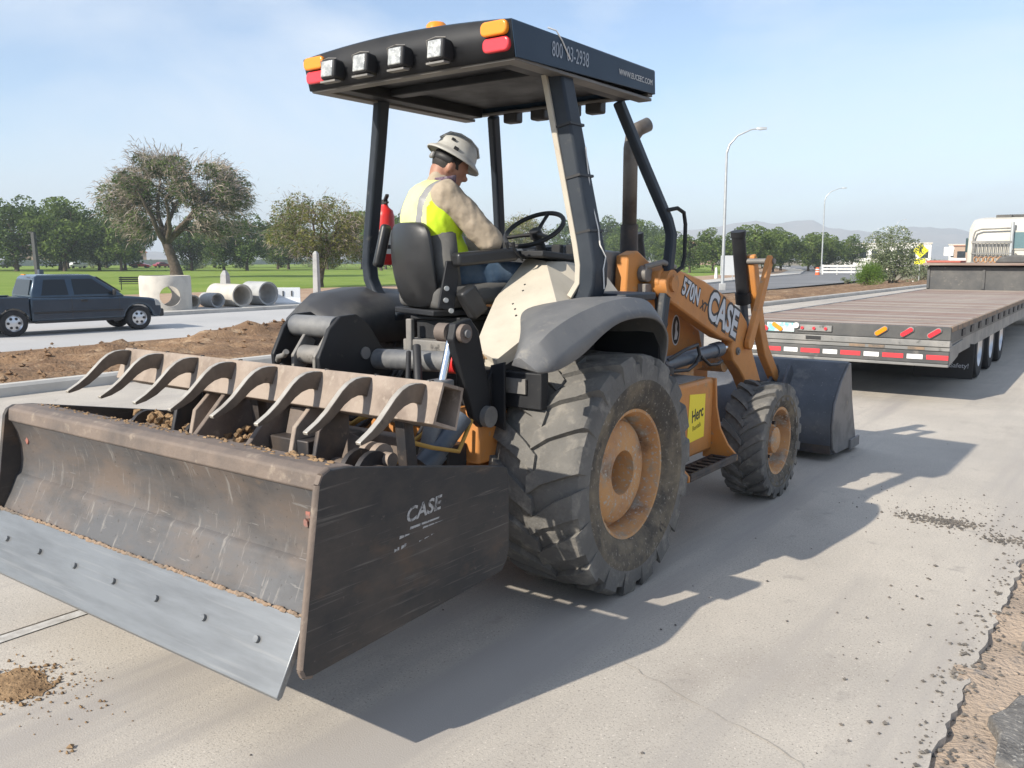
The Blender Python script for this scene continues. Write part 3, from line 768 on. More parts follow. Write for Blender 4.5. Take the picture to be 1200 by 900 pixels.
# ---------------- wheels
def tyre_mesh(Rr, W, rim_r, nlug, lug_h, lug_w, skew, m_tread, m_side, wobble=0.0):
    """axis along X, centred at the origin; the outside face looks to +X"""
    hw = W / 2; b = MB(); n = 72
    Rt = Rr - lug_h
    prof = [(rim_r * 0.98, -hw * 0.80), (rim_r * 1.03, -hw * 0.88), (rim_r + (Rt - rim_r) * 0.3, -hw * 0.97), (rim_r + (Rt - rim_r) * 0.6, -hw), (Rt * 0.965, -hw * 0.95), (Rt * 0.992, -hw * 0.80), (Rt, -hw * 0.4),
            (Rt * 1.004, 0), (Rt, hw * 0.4), (Rt * 0.992, hw * 0.80), (Rt * 0.965, hw * 0.95), (rim_r + (Rt - rim_r) * 0.6, hw), (rim_r + (Rt - rim_r) * 0.45, hw * 0.995), (rim_r + (Rt - rim_r) * 0.42, hw * 0.975), (rim_r + (Rt - rim_r) * 0.2, hw * 0.95), (rim_r * 1.06, hw * 0.90), (rim_r * 1.03, hw * 0.86), (rim_r * 0.98, hw * 0.78)]
    k = len(prof)
    vs = []
    for r_, h in prof:
        for j in range(n):
            t = 2 * math.pi * j / n
            vs.append((h, r_ * math.cos(t), r_ * math.sin(t)))
    o = len(b.v); b.v += vs
    for i in range(k - 1):
        for j in range(n):
            b.f.append([i * n + j, i * n + (j + 1) % n, (i + 1) * n + (j + 1) % n, (i + 1) * n + j])
            b.m.append(1 if (i >= 11 or i < 3) else 0)
    # lugs
    for s in (-1, 1):
        for q in range(nlug):
            t0 = 2 * math.pi * (q + (0.5 if s > 0 else 0)) / nlug
            st = [(-0.06, 0.0), (0.25, 0.0), (0.55, 0.0), (0.80, 0.0), (0.945, -0.012), (0.985, -0.06)]
            rings = []
            jit = random.uniform(-0.01, 0.01)
            for a, (xx, dr) in enumerate(st):
                x = s * hw * xx
                th = t0 + jit - skew * (abs(xx) ** 0.85) * (1 if xx >= 0 else -1)
                base = Rt * 0.93 if a < 4 else Rt * 0.90 + dr
                topr = Rr + dr * Rr * 0.6 - (0.004 if a == 0 else 0) + random.uniform(-wobble, wobble)
                wd = lug_w * (0.8 + 0.45 * min(1, abs(xx))) / 2 / Rr * random.uniform(0.92, 1.1)
                wt = wd * 0.82
                xo = x * (1.012 if a == len(st) - 1 else 1)
                rings.append([(xo, base * math.cos(th - wd), base * math.sin(th - wd)), (xo, topr * math.cos(th - wt), topr * math.sin(th - wt)),
                              (xo, topr * math.cos(th + wt), topr * math.sin(th + wt)), (xo, base * math.cos(th + wd), base * math.sin(th + wd))])
            b.cm = 0
            b.loft(rings)
    return b.mesh('tyre', [m_tread, m_side], smooth=40)

def rim_mesh(prof, m, n=48):
    return MB().lathe(prof, (0, 0, 0), (1, 0, 0), n).mesh('rim', m, smooth=40)

random.seed(77)
REAR_R, REAR_W, FR_R, FR_W = 0.600, 0.50, 0.405, 0.30
t_rear = tyre_mesh(REAR_R, REAR_W, 0.325, 18, 0.027, 0.118, 0.24, M_TYRE, M_SIDEWALL, 0.004)
t_front = tyre_mesh(FR_R, FR_W, 0.232, 20, 0.022, 0.056, 0.30, M_TYRE, M_SIDEWALL, 0.002)
rim_r_me = rim_mesh([(0.315, -0.2), (0.315, 0.175), (0.335, 0.19), (0.335, 0.205), (0.312, 0.203), (0.300, 0.175), (0.292, 0.13), (0.285, 0.085), (0.262, 0.08), (0.255, 0.125), (0.235, 0.14), (0.2, 0.15), (0.15, 0.158), (0.112, 0.156), (0.106, 0.13), (0.1, -0.06), (0.06, -0.06), (0.055, 0.02), (0.0, 0.025)], M_RIM)
rim_f_me = rim_mesh([(0.22, -0.12), (0.22, 0.10), (0.238, 0.115), (0.238, 0.126), (0.218, 0.124), (0.205, 0.09), (0.198, 0.03), (0.185, 0.02), (0.14, 0.055), (0.11, 0.06), (0.095, 0.06), (0.09, 0.10), (0.075, 0.108), (0.0, 0.108)], M_RIM)
def wheel(name, tyre_me, rim_me, loc, side, roll, nbolt, rb, xb):
    w = bpy.data.objects.new(name, rim_me); COL.objects.link(w); w.parent = TR
    w.location = loc
    w.rotation_euler = (roll, 0, 0 if side > 0 else math.pi)
    t = bpy.data.objects.new('tyre', tyre_me); COL.objects.link(t); t.parent = w
    for i in range(nbolt):
        a = 2 * math.pi * i / nbolt
        c = (xb, rb * math.cos(a), rb * math.sin(a))
        MB().cyl((xb - 0.01, c[1], c[2]), (xb + 0.018, c[1], c[2]), 0.014, n=6).build('wheel_nut', M_RUSTDARK, w)
    return w
wheel('rear_wheel', t_rear, rim_r_me, (1.106 - REAR_W / 2, 0, REAR_R - 0.008), 1, 0.1, 0, 0.14, 0.156)
wheel('rear_wheel', t_rear, rim_r_me, (-1.106 + REAR_W / 2, 0, REAR_R - 0.008), -1, 0.3, 0, 0.14, 0.156)
wheel('front_wheel', t_front, rim_f_me, (1.075 - FR_W / 2, 2.143, FR_R - 0.006), 1, 0.2, 6, 0.12, 0.06)
wheel('front_wheel', t_front, rim_f_me, (-1.075 + FR_W / 2, 2.143, FR_R - 0.006), -1, 0.5, 6, 0.12, 0.06)

# ---------------- chassis, axles, platform
b = MB()
b.prism([(-0.72, 0.62), (-0.72, 0.98), (-0.5, 1.02), (0.6, 1.02), (2.5, 0.86), (2.62, 0.8), (2.62, 0.5), (1.2, 0.45), (0.5, 0.38), (-0.4, 0.42)], 'x', -0.30, 0.30)
b.bb(-0.62, 0.62, -0.16, 0.16, 0.44, 0.76)
b.bb(0.3, 0.62, -0.66, -0.42, 0.7, 0.955); b.bb(-0.62, -0.3, -0.66, -0.42, 0.7, 0.955)
b.build('chassis', M_ORANGE, TR, bevel=0.015)
MB().cyl((-0.6, 0, 0.59), (0.62, 0, 0.59), 0.16, n=20).build('rear_axle', M_ORANGE, TR, smooth=40)
b = MB(); b.bb(-0.8, 0.8, 2.06, 2.22, 0.31, 0.47); b.bb(-0.2, 0.2, 1.95, 2.33, 0.4, 0.62)
b.build('front_axle', M_RUSTDARK, TR, bevel=0.012)
MB().bb(-0.52, 0.52, -0.42, 0.95, 1.08, 1.13).build('platform_floor', M_BLACK, TR, bevel=0.006)
b = MB(); b.bb(-0.55, 0.62, -0.58, -0.40, 0.92, 1.12); b.bb(0.45, 0.62, -0.62, -0.4, 1.03, 1.14)
b.build('rear_crossmember', M_BLACK, TR, bevel=0.008)
MB().bb(0.625, 0.86, -0.50, -0.44, 0.96, 1.13).build('fender_bracket', M_BLACK, TR, bevel=0.006)
MB().bb(0.66, 0.78, -0.515, -0.503, 1.03, 1.10).build('grey_reflector', M_GREYBOX, TR)

# engine hood and side panels
def ring_y(y, hw, z0, z1, cr=0.08):
    return [(-hw, y, z0), (-hw, y, z1 - cr), (-hw + cr * 0.35, y, z1 - cr * 0.3), (-hw + cr, y, z1), (hw - cr, y, z1), (hw - cr * 0.35, y, z1 - cr * 0.3), (hw, y, z1 - cr), (hw, y, z0)]
MB().loft([ring_y(0.72, 0.36, 1.44, 1.72, 0.1), ring_y(1.15, 0.37, 1.42, 1.70, 0.1), ring_y(1.7, 0.36, 1.25, 1.56, 0.1), ring_y(2.3, 0.33, 0.95, 1.34, 0.1), ring_y(2.52, 0.3, 0.85, 1.18, 0.1)]).build('hood', M_CYL, TR, smooth=40)
b = MB()
for s in (1, -1):
    MB().prism([(0.98, 0.82), (0.98, 1.46), (1.25, 1.49), (2.12, 1.14), (2.2, 0.98), (2.2, 0.86), (1.6, 0.8)], 'x', *sorted((s * 0.375, s * 0.44))).build('engine_side_panel', M_ORANGE, TR, bevel=0.01)
MB().bb(0.365, 0.44, 0.62, 0.955, 1.40, 1.695).build('side_cowl', M_GREYBOX, TR, bevel=0.008)
# oval emblem with a pale figure
ov = MB(); pts = [(1.735 + 0.062 * math.cos(2 * math.pi * i / 28), 1.165 + 0.105 * math.sin(2 * math.pi * i / 28)) for i in range(28)]
ov.prism(pts, 'x', 0.4395, 0.4425); ovo = ov.build('oval_emblem', M_PRINT, TR)
pts2 = [(1.735 + 0.054 * math.cos(2 * math.pi * i / 28), 1.165 + 0.096 * math.sin(2 * math.pi * i / 28)) for i in range(28)]
MB().prism(pts2, 'x', 0.4425, 0.4435).build('emblem_field', M_RUBBERBLK, ovo)
b = MB(); b.prism([(1.71, 1.1), (1.75, 1.1), (1.765, 1.14), (1.745, 1.17), (1.755, 1.21), (1.735, 1.235), (1.72, 1.2), (1.725, 1.16)], 'x', 0.4435, 0.4442)
b.build('emblem_figure', M_PRINTG, ovo)

# loader towers and pivots
for s in (1, -1):
    o = MB().prism([(0.84, 0.9), (0.84, 1.42), (0.86, 1.67), (0.98, 1.70), (1.16, 1.62), (1.24, 1.45), (1.22, 0.9)], 'x', s * 0.46, s * 0.545).build('loader_tower', M_ORANGE, TR, bevel=0.012)
    b = MB(); b.cyl((s * 0.54, 1.14, 1.5), (s * 0.70, 1.14, 1.5), 0.085, n=22); b.cyl((s * 0.70, 1.14, 1.5), (s * 0.72, 1.14, 1.5), 0.05, n=18)
    b.build('pivot_boss', M_ORANGE, o, smooth=40)
    b = MB(); b.cyl((s * 0.545, 1.02, 1.56), (s * 0.60, 1.02, 1.56), 0.05, n=14); b.bb(*sorted((s * 0.546, s * 0.6)), 0.98, 1.08, 1.40, 1.5)
    b.tube([(s * 0.58, 1.0, 1.6), (s * 0.66, 1.08, 1.63), (s * 0.68, 1.2, 1.6), (s * 0.62, 1.26, 1.55)], 0.018, 8)
    b.build('hose_fitting', M_GREYBOX, o, bevel=0.004)
# loader arms
arm = [(1.05, 1.50), (1.06, 1.575), (1.14, 1.61), (1.31, 1.585), (1.71, 1.505), (1.99, 1.42), (2.20, 1.345), (2.36, 1.27), (2.48, 1.19), (2.535, 1.08), (2.62, 0.95), (2.80, 0.72), (3.05, 0.40), (3.08, 0.30), (3.02, 0.26), (2.92, 0.30), (2.72, 0.5), (2.45, 0.78), (2.34, 0.86), (2.24, 0.92), (2.205, 1.0), (2.23, 1.06), (2.0, 1.105), (1.6, 1.245), (1.21, 1.385), (1.09, 1.43)]
for s in (1, -1):
    a_ = MB().prism(arm, 'x', s * 0.56, s * 0.655).build('loader_arm', M_ORANGE, TR, bevel=0.012)
    if s > 0:
        up_ = Vector((0, 0.38, 1)).normalized(); rt_ = Vector((0, 1, -0.36)).normalized()
        text('brand_lettering_outline', 'CASE', 0.27, (0.655, 2.035, 1.255), rt_, (0, 0.36, 1), M_RUBBERBLK, a_, 0.86, 0.0, 0.014, 0.001, 0.012)
        text('brand_lettering', 'CASE', 0.27, (0.655, 2.035, 1.255), rt_, (0, 0.36, 1), M_PRINTG, a_, 0.86, 0.0, 0.0, 0.003, 0.008)
        text('model_lettering_outline', '570N', 0.15, (0.655, 1.5, 1.435), rt_, (0, 0.36, 1), M_RUBBERBLK, a_, 0.8, 0.0, 0.009, 0.001, 0.004)
        text('model_lettering', '570N', 0.15, (0.655, 1.5, 1.435), rt_, (0, 0.36, 1), M_PRINTG, a_, 0.8, 0.0, 0.0, 0.003, 0.004)
        text('model_lettering', 'XT', 0.085, (0.655, 1.70, 1.335), rt_, (0, 0.36, 1), M_RUBBERBLK, a_, 0.9, 0.25, 0.0, 0.002, 0.003)
        b = MB(); b.cyl((0.655, 2.31, 0.985), (0.668, 2.31, 0.985), 0.028, n=16); b.cyl((0.668, 2.31, 0.985), (0.676, 2.31, 0.985), 0.014, n=6)
        b.build('pin_cap', M_GREYBOX, a_, smooth=40)
MB().cyl((-0.57, 2.3, 0.9), (0.57, 2.3, 0.9), 0.075, n=20).build('torque_tube', M_RIM, TR, smooth=40)
# lift cylinders
for s in (1, -1):
    x = s * 0.61
    c_ = MB().cyl((x, 1.2, 0.985), (x, 2.08, 1.015), 0.047, n=20).build('lift_cylinder', M_CYL, TR, smooth=40)
    MB().cyl((x, 2.05, 1.014), (x, 2.26, 1.02), 0.026, n=14).build('cylinder_rod', M_CHROME, c_, smooth=40)
    b = MB(); b.cyl((x, 1.16, 0.984), (x, 1.24, 0.987), 0.055, n=16); b.cyl((x - 0.06, 1.16, 0.985), (x + 0.06, 1.16, 0.985), 0.035, n=14); b.build('cylinder_eye', M_CYL, c_, smooth=40)
    MB().cyl((x, 1.98, 1.012), (x, 2.09, 1.016), 0.054, n=18).build('cylinder_gland', M_CYL, c_, smooth=40)
    b = MB()
    b.tube([(x + s * 0.04, 1.2, 1.02), (x + s * 0.07, 1.4, 1.075), (x + s * 0.065, 1.58, 1.09), (x + s * 0.065, 1.62, 1.02), (x + s * 0.06, 1.58, 0.965), (x + s * 0.065, 1.45, 0.935), (x + s * 0.05, 1.2, 0.95)], 0.012, 8)
    b.tube([(x + s * 0.05, 1.68, 1.0), (x + s * 0.06, 1.8, 0.935), (x + s * 0.05, 1.95, 0.925), (x + s * 0.02, 2.1, 0.93)], 0.011, 8)
    b.build('hydraulic_hose', M_RUBBERBLK, c_, smooth=60)
# bucket cylinders standing above the arm knees
for s in (1, -1):
    x = s * 0.44
    c_ = MB().cyl((x, 2.78, 1.84), (x, 2.93, 1.33), 0.052, n=20).build('bucket_cylinder', M_BLACK, TR, smooth=40)
    MB().cyl((x, 2.775, 1.86), (x, 2.785, 1.82), 0.058, n=20).build('cylinder_cap', M_BLACK, c_, smooth=40); MB().cyl((x, 2.915, 1.385), (x, 2.94, 1.3), 0.062, n=20).build('cylinder_gland', M_BLACK, c_, smooth=40)
    MB().cyl((x, 2.935, 1.32), (x, 3.0, 1.08), 0.03, n=14).build('cylinder_rod', M_CYL, c_, smooth=40)
    # tipping links
    b = MB()
    def bar(pts, w, x0, x1):
        L_, R_ = [], []
        for i, p_ in enumerate(pts):
            p0, p1 = Vector(pts[max(0, i - 1)]), Vector(pts[min(len(pts) - 1, i + 1)])
            d = (p1 - p0).normalized(); nn = Vector((-d.y, d.x)) * (w[i] if isinstance(w, list) else w)
            L_.append((Vector(p_) + nn)[:]); R_.append((Vector(p_) - nn)[:])
        b.prism(L_ + R_[::-1], 'x', x0, x1)
    bar([(2.835, 1.67), (2.81, 1.62), (2.62, 1.28), (2.46, 1.02), (2.45, 0.99)], [0.02, 0.04, 0.046, 0.05, 0.03], *sorted((s * 0.66, s * 0.70)))
    b.build('tipping_link', M_ORANGE, TR, bevel=0.008)
    b = MB()
    bar([(2.88, 1.68), (2.9, 1.62), (3.0, 1.35), (3.1, 1.1), (3.22, 0.9), (3.46, 0.68), (3.5, 0.64)], [0.02, 0.045, 0.05, 0.055, 0.055, 0.05, 0.03], *sorted((s * 0.48, s * 0.545)))
    b.build('tipping_lever', M_ORANGE, TR, bevel=0.008)
    MB().cyl((s * 0.42, 2.86, 1.63), (s * 0.715, 2.84, 1.63), 0.022, n=12).build('link_pin', M_GREYBOX, TR, smooth=40)
# bucket
sec = [(3.80, 0.785), (3.735, 0.775), (3.56, 0.66), (3.40, 0.48), (3.36, 0.3), (3.40, 0.115), (3.5, 0.06), (4.14, 0.045)]
b = MB(); n = len(sec); rings = []
for x in (-1.04, 1.04):
    rings.append([(x, p_[0], p_[1]) for p_ in sec])
b.loft(rings, closed=False)
bk = b.build('bucket', M_BUCKET, TR, solid=0.02, smooth=30)
for s in (1, -1):
    MB().prism(sec + [(4.05, 0.12), (3.9, 0.45)], 'x', s * 1.04, s * 1.058).build('bucket_side', M_BUCKETS, bk, bevel=0.004)
    MB().bb(*sorted((s * 1.055, s * 1.075)), 3.86, 4.12, 0.035, 0.12).build('side_cutter', M_BUCKETS, bk, bevel=0.004)
MB().bb(-1.04, 1.04, 3.385, 3.40, 0.07, 0.15).build('wear_strip', M_RUSTDARK, bk, bevel=0.003)
for xx in (0.52, -0.52, 0.64, -0.64):
    MB().prism([(3.5, 0.78), (3.34, 0.62), (3.3, 0.4), (3.1, 0.36), (3.0, 0.28), (3.05, 0.22), (3.42, 0.2), (3.42, 0.5), (3.58, 0.7)], 'x', xx - 0.012, xx + 0.012).build('bucket_ear', M_BUCKET, bk, bevel=0.004)

# side tank with step
b = MB(); b.bb(0.44, 0.86, 0.74, 1.44, 0.44, 0.90)
tank = b.build('side_tank', M_ORANGE, TR, bevel=0.018)
fl_ = [(0.80, 0.90), (0.875, 0.90), (0.885, 0.72), (0.915, 0.58), (0.97, 0.48), (1.03, 0.42), (1.03, 0.385), (0.80, 0.385)]
MB().prism(fl_, 'y', 0.735, 0.757).build('step_flange', M_ORANGE, tank, bevel=0.004)
MB().prism(fl_, 'y', 1.43, 1.452).build('step_flange', M_ORANGE, tank, bevel=0.004)
b = MB(); b.bb(0.86, 1.035, 0.757, 1.43, 0.386, 0.408); b.bb(1.018, 1.036, 0.757, 1.43, 0.408, 0.432)
for i in range(8):
    b.bb(0.90, 1.015, 0.80 + i * 0.08, 0.82 + i * 0.08, 0.408, 0.42)
b.build('step', M_RUSTDARK, tank, bevel=0.003)
b = MB(); b.bb(0.5, 0.82, 0.80, 1.40, 0.901, 0.908); b.build('tank_tread_plate', M_GREYBOX, tank)
b = MB(); b.cyl((0.66, 1.08, 0.9), (0.66, 1.08, 0.95), 0.07, n=18); b.build('filler_neck', M_ORANGE, tank, smooth=40)
b = MB(); b.cyl((0.66, 1.08, 0.95), (0.66, 1.08, 0.99), 0.085, n=14); b.cyl((0.66, 1.08, 0.99), (0.66, 1.08, 1.005), 0.05, n=14); b.build('filler_cap', M_RUBBERBLK, tank, smooth=40)
st = MB().prism([(1.06, 0.535), (1.30, 0.545), (1.31, 0.815), (1.085, 0.835)], 'x', 0.8605, 0.8625).build('rental_sticker', M_YELLOW, tank)
text('sticker_lettering', 'Herc', 0.105, (0.8625, 1.195, 0.70), (0, 1, 0.16), (0, 0, 1), M_RUBBERBLK, st, 0.8, 0.2, 0.0, 0.0008, 0.002)
text('sticker_lettering', 'Rentals', 0.046, (0.8625, 1.19, 0.625), (0, 1, 0.16), (0, 0, 1), mat('brown_print', (0.2, 0.15, 0.02), 0.6), st, 0.9, 0.0, 0.0, 0.0008)
MB().prism([(0.80, 0.62), (0.835, 0.62), (0.835, 0.74), (0.80, 0.75)], 'x', 0.8605, 0.862).build('small_white_decal', M_WHITE, tank)
MB().bb(0.862, 0.872, 0.9, 1.06, 0.47, 0.5).build('step_slot', M_RUBBERBLK, tank)
b = MB(); b.bb(0.46, 0.58, 1.2, 1.75, 0.80, 0.95); b.build('battery_box', M_RIM, TR, bevel=0.01)

# exhaust
b = MB(); b.cyl((0.25, 1.40, 1.55), (0.25, 1.40, 1.87), 0.062, 0.058, n=20)
ex = b.build('exhaust_stack', M_RUSTDARK, TR, smooth=40)
b = MB(); b.tube([(0.25, 1.40, 1.85), (0.25, 1.40, 2.36), (0.255, 1.41, 2.43), (0.275, 1.45, 2.485), (0.31, 1.52, 2.52)], [0.046, 0.046, 0.046, 0.045, 0.044], 18, caps=False)
b.build('exhaust_pipe', mat('weathered_exhaust', (0.2, 0.185, 0.17), 0.6, 0.6, col2=(0.13, 0.11, 0.095), scale=6), ex, smooth=50, solid=0.004)

# ---------------- fenders
st_f = [(-0.86, 1.01, 1.09, 1.245, 1.19), (-0.80, 1.045, 1.12, 1.30, 1.192), (-0.72, 1.055, 1.13, 1.35, 1.205), (-0.58, 1.055, 1.13, 1.395, 1.245), (-0.42, 1.055, 1.13, 1.43, 1.315), (-0.25, 1.055, 1.13, 1.455, 1.365), (-0.05, 1.055, 1.13, 1.465, 1.375), (0.12, 1.05, 1.125, 1.45, 1.35), (0.26, 1.03, 1.105, 1.395, 1.28), (0.34, 1.0, 1.07, 1.30, 1.19), (0.37, 0.97, 1.04, 1.2, 1.1)]
def fender(s, m):
    rings = []
    dense = []
    for i in range(len(st_f) - 1):
        p0, p1, p2, p3 = [st_f[max(0, min(len(st_f) - 1, i + o_))] for o_ in (-1, 0, 1, 2)]
        for j in range(4):
            t = j / 4
            dense.append(tuple(0.5 * (2 * a1 + (a2 - a0) * t + (2 * a0 - 5 * a1 + 4 * a2 - a3) * t * t + (3 * a1 - a0 - 3 * a2 + a3) * t ** 3) for a0, a1, a2, a3 in zip(p0, p1, p2, p3)))
    dense.append(st_f[-1])
    for (y, xc, xl, zc, zl) in dense:
        xi = 0.66 + 0.30 * ss(0.3, 0.9, -y)
        rings.append([(s * xi, y + 0.01, zc - 0.035), (s * (xi * 0.6 + xc * 0.4), y, zc - 0.008), (s * (xi * 0.25 + xc * 0.75), y, zc), (s * xc, y, zc - 0.005), (s * (xc * 0.35 + xl * 0.65), y, zc * 0.45 + zl * 0.55 - 0.004), (s * xl, y, zl)])
    bf = MB().loft(rings, closed=False); nr_ = len(rings[0]); bf.f.append(list(range(nr_))); bf.m.append(0)
    o = bf.build('fender', m, TR, solid=0.012, smooth=34)
    b = MB()   # inner splash panel, black
    pan = [(-0.56, 0.92), (-0.6, 1.1), (-0.55, 1.15), (-0.4, 1.19), (-0.05, 1.28), (0.2, 1.34), (0.4, 1.15), (0.42, 0.9)]
    arch = [(0.3, 0.95), (0.2, 1.1), (-0.05, 1.17), (-0.3, 1.13), (-0.44, 1.06), (-0.5, 0.92)]
    b.prism(pan + arch, 'x', s * 0.605, s * 0.63)
    b.build('splash_panel', M_BLACK, o, bevel=0.004)
    MB().prism([(s * 0.62, 0.88), (s * 0.62, 1.16), (s * 0.70, 1.18), (s * 0.70, 0.86)], 'y', -0.57, -0.555).build('mud_panel', M_BLACK, o, bevel=0.003)
    # front closing wall of the arch
    MB().prism([(s * 0.6, 0.9), (s * 0.6, 1.33), (s * 0.96, 1.33), (s * 1.02, 1.2), (s * 1.02, 0.98), (s * 0.7, 0.9)], 'y', 0.345, 0.36).build('arch_end', M_BLACK, o, bevel=0.003)
    return o
fender(1, M_FENDER)
MB().bb(0.66, 0.94, 0.14, 0.46, 1.435, 1.475).build('fender_step', M_POST, TR, bevel=0.01)
# rounded left fender bulge seen behind the seat
rings = []
for (y, dz, dx) in [(-0.44, -0.2, 0.06), (-0.38, -0.1, 0.03), (-0.25, -0.03, 0.0), (0.0, 0.0, 0), (0.3, -0.02, 0), (0.5, -0.12, 0.04), (0.56, -0.24, 0.06)]:
    rings.append([(-0.56 - 0.02, y, 1.16), (-0.56, y, 1.33 + dz * 0.4), (-0.64, y, 1.42 + dz), (-0.8, y, 1.475 + dz), (-0.98 + dx, y, 1.47 + dz), (-1.08 + dx, y, 1.40 + dz), (-1.12 + dx, y, 1.28 + dz)])
MB().loft(rings, closed=False).build('fender', M_FENDER_D, TR, solid=0.012, smooth=60)

# ---------------- operator station
cA = (0.44, 0.15, 1.63); cA2 = (0.50, 0.24, 1.63); cB = (0.289, 0.19, 1.652); cC0 = (0.30, 0.05, 1.56); cC = (0.31, -0.12, 1.44); cC2 = (0.38, -0.30, 1.325); cD = (0.451, -0.471, 1.213); cE = (0.62, -0.52, 1.18); cG = (0.76, -0.21, 1.40); cF = (0.70, 0.22, 1.45)
fD = (0.45, -0.46, 1.14); fE = (0.62, -0.50, 1.14); fG = (0.76, -0.18, 1.30); fF = (0.72, 0.5, 1.30); bA = (0.50, 0.6, 1.60); bB = (0.27, 0.6, 1.62); bF = (0.68, 0.6, 1.40); iC = (0.29, -0.12, 1.14); iB = (0.27, 0.6, 1.14)
V_ = [cA, cA2, cB, cC0, cC, cC2, cD, cE, cG, cF, fD, fE, fG, bA, bB, bF, iC, iB]
F_ = [(2, 3, 4, 5, 6, 7, 8, 0), (0, 8, 9, 1), (1, 9, 15, 13), (2, 0, 1, 13, 14), (6, 10, 11, 7), (7, 11, 12, 8), (4, 16, 10, 6, 5), (2, 14, 17, 16, 4, 3)]
cons = MB().add(V_, F_).build('side_console', M_BEIGE, TR, solid=0.012)
for (u_, v_) in ((0.35, 0.2), (0.42, 0.3), (0.5, 0.55), (0.25, 0.5), (0.72, 0.6)):
    p_ = Vector(cA).lerp(Vector(cE), v_).lerp(Vector(cC), 0.5 - u_ * 0.6)
    nn_ = (Vector(cG) - Vector(cA)).cross(Vector(cE) - Vector(cA)).normalized()
    if nn_.y > 0:
        nn_ = -nn_
    MB().cyl(p_ - nn_ * 0.002, p_ + nn_ * 0.009, 0.0055, n=10).build('panel_plug', M_RUBBERBLK, cons, smooth=40)
MB().box((0.37, 0.22, 1.665), (0.24, 0.34, 0.035), Matrix.Rotation(R(-4), 3, 'X')).build('console_pad', M_BLACK, cons, bevel=0.008)
lv = MB()
for i in range(3):
    lv.tube([(0.30 + 0.04 * i, -0.02 + 0.02 * i, 1.64), (0.295 + 0.04 * i, -0.05, 1.70), (0.29 + 0.04 * i, -0.055, 1.735)], [0.005, 0.007, 0.011], 10)
lv.build('control_lever', M_BLACK, cons, smooth=50)
b = MB()
for (px, py) in ((0.36, 0.38), (0.43, 0.42)):
    b.box((px, py, 1.70), (0.06, 0.04, 0.06))
b.build('switch_box', M_BLACK, cons, bevel=0.008)
for i in range(7):
    MB().ico((0.46 + 0.02 * i + random.uniform(-0.01, 0.01), -0.485, 1.185), random.uniform(0.012, 0.03), 1, 0.25).build('dirt_lump', M_DIRT, cons)

# seat
seat = MB()
rings = []
for (z, hw, yb, dep) in [(1.385, 0.20, -0.235, 0.05), (1.43, 0.222, -0.27, 0.06), (1.52, 0.235, -0.305, 0.075), (1.62, 0.235, -0.325, 0.08), (1.72, 0.228, -0.33, 0.075), (1.79, 0.225, -0.325, 0.06), (1.83, 0.18, -0.315, 0.045), (1.842, 0.12, -0.305, 0.03)]:
    ring_ = []
    for i in range(13):
        t = -1 + 2 * i / 12
        ring_.append((t * hw, yb + dep * abs(t) ** 3.0 + 0.0, z))
    for i in range(13):
        t = 1 - 2 * i / 12
        ring_.append((t * hw * 0.98, yb + 0.03 + dep * 1.0 * abs(t) ** 3.0, z))
    rings.append(ring_)
so = seat.loft(rings).build('seat', M_SEAT, TR, smooth=50, sub=1)
cu = MB(); rings = []
for (z, hw, yb) in [(1.42, 0.21, -0.22), (1.5, 0.245, -0.25), (1.62, 0.255, -0.27), (1.72, 0.245, -0.275), (1.80, 0.215, -0.27), (1.85, 0.16, -0.262), (1.858, 0.08, -0.25)]:
    ring_ = []
    for i in range(13):
        t = -1 + 2 * i / 12
        ring_.append((t * hw, yb + 0.12 * abs(t) ** 2.6, z))
    for i in range(13):
        t = 1 - 2 * i / 12
        ring_.append((t * hw * 0.93, yb + 0.07 + 0.13 * abs(t) ** 2.2, z))
    rings.append(ring_)
cu.loft(rings).build('backrest_cushion', M_CUSH, so, smooth=50, sub=1)
MB().box((0, 0.0, 1.46), (0.5, 0.46, 0.12), Matrix.Rotation(R(4), 3, 'X')).build('seat_cushion', M_CUSH, so, bevel=0.04, seg=4)
b = MB(); b.bb(-0.24, 0.24, -0.25, 0.2, 1.355, 1.385); b.build('seat_pan', M_BLACK, so, bevel=0.006)
for s in (1, -1):
    if s < 0:
        continue
    o = MB().box((s * 0.315, 0.02, 1.66), (0.085, 0.36, 0.07), Matrix.Rotation(R(5), 3, 'X')).build('armrest', M_SEAT, so, bevel=0.018, seg=3)
    MB().prism([(-0.24, 1.40), (-0.19, 1.64), (-0.13, 1.64), (-0.12, 1.56), (-0.15, 1.38)], 'x', s * 0.268, s * 0.285).build('armrest_bracket', M_BLACK, so, bevel=0.004)
    for (y, z) in ((-0.195, 1.50), (-0.2, 1.44), (-0.17, 1.385)):
        MB().cyl((s * 0.285, y, z), (s * 0.296, y, z), 0.013, n=10).build('bolt', M_GALV if 'M_GALV' in globals() else M_CHROME, so, smooth=40)
b = MB(); b.box((0.31, -0.06, 1.43), (0.085, 0.10, 0.16), Matrix.Rotation(R(32), 3, 'X')); b.build('buckle_box', M_SEAT, so, bevel=0.015)
b = MB(); b.box((-0.235, -0.32, 1.72), (0.05, 0.06, 0.24), Matrix.Rotation(R(-14), 3, 'X')); b.build('raised_armrest', M_SEAT, so, bevel=0.02, seg=3)
SEAT_TURN = R(-22); SEAT_PIVOT = Vector((0, -0.06, 0))
SEAT_MAT = Matrix.Translation((-0.06, -0.045, 0)) @ Matrix.Translation(SEAT_PIVOT) @ Matrix.Rotation(SEAT_TURN, 4, 'Z') @ Matrix.Translation(-SEAT_PIVOT)
so.matrix_basis = SEAT_MAT
b = MB(); b.bb(-0.19, 0.19, -0.24, 0.18, 1.325, 1.345); b.bb(-0.17, 0.17, -0.21, 0.15, 1.22, 1.325); b.build('seat_suspension', M_BLACK, TR, bevel=0.005)
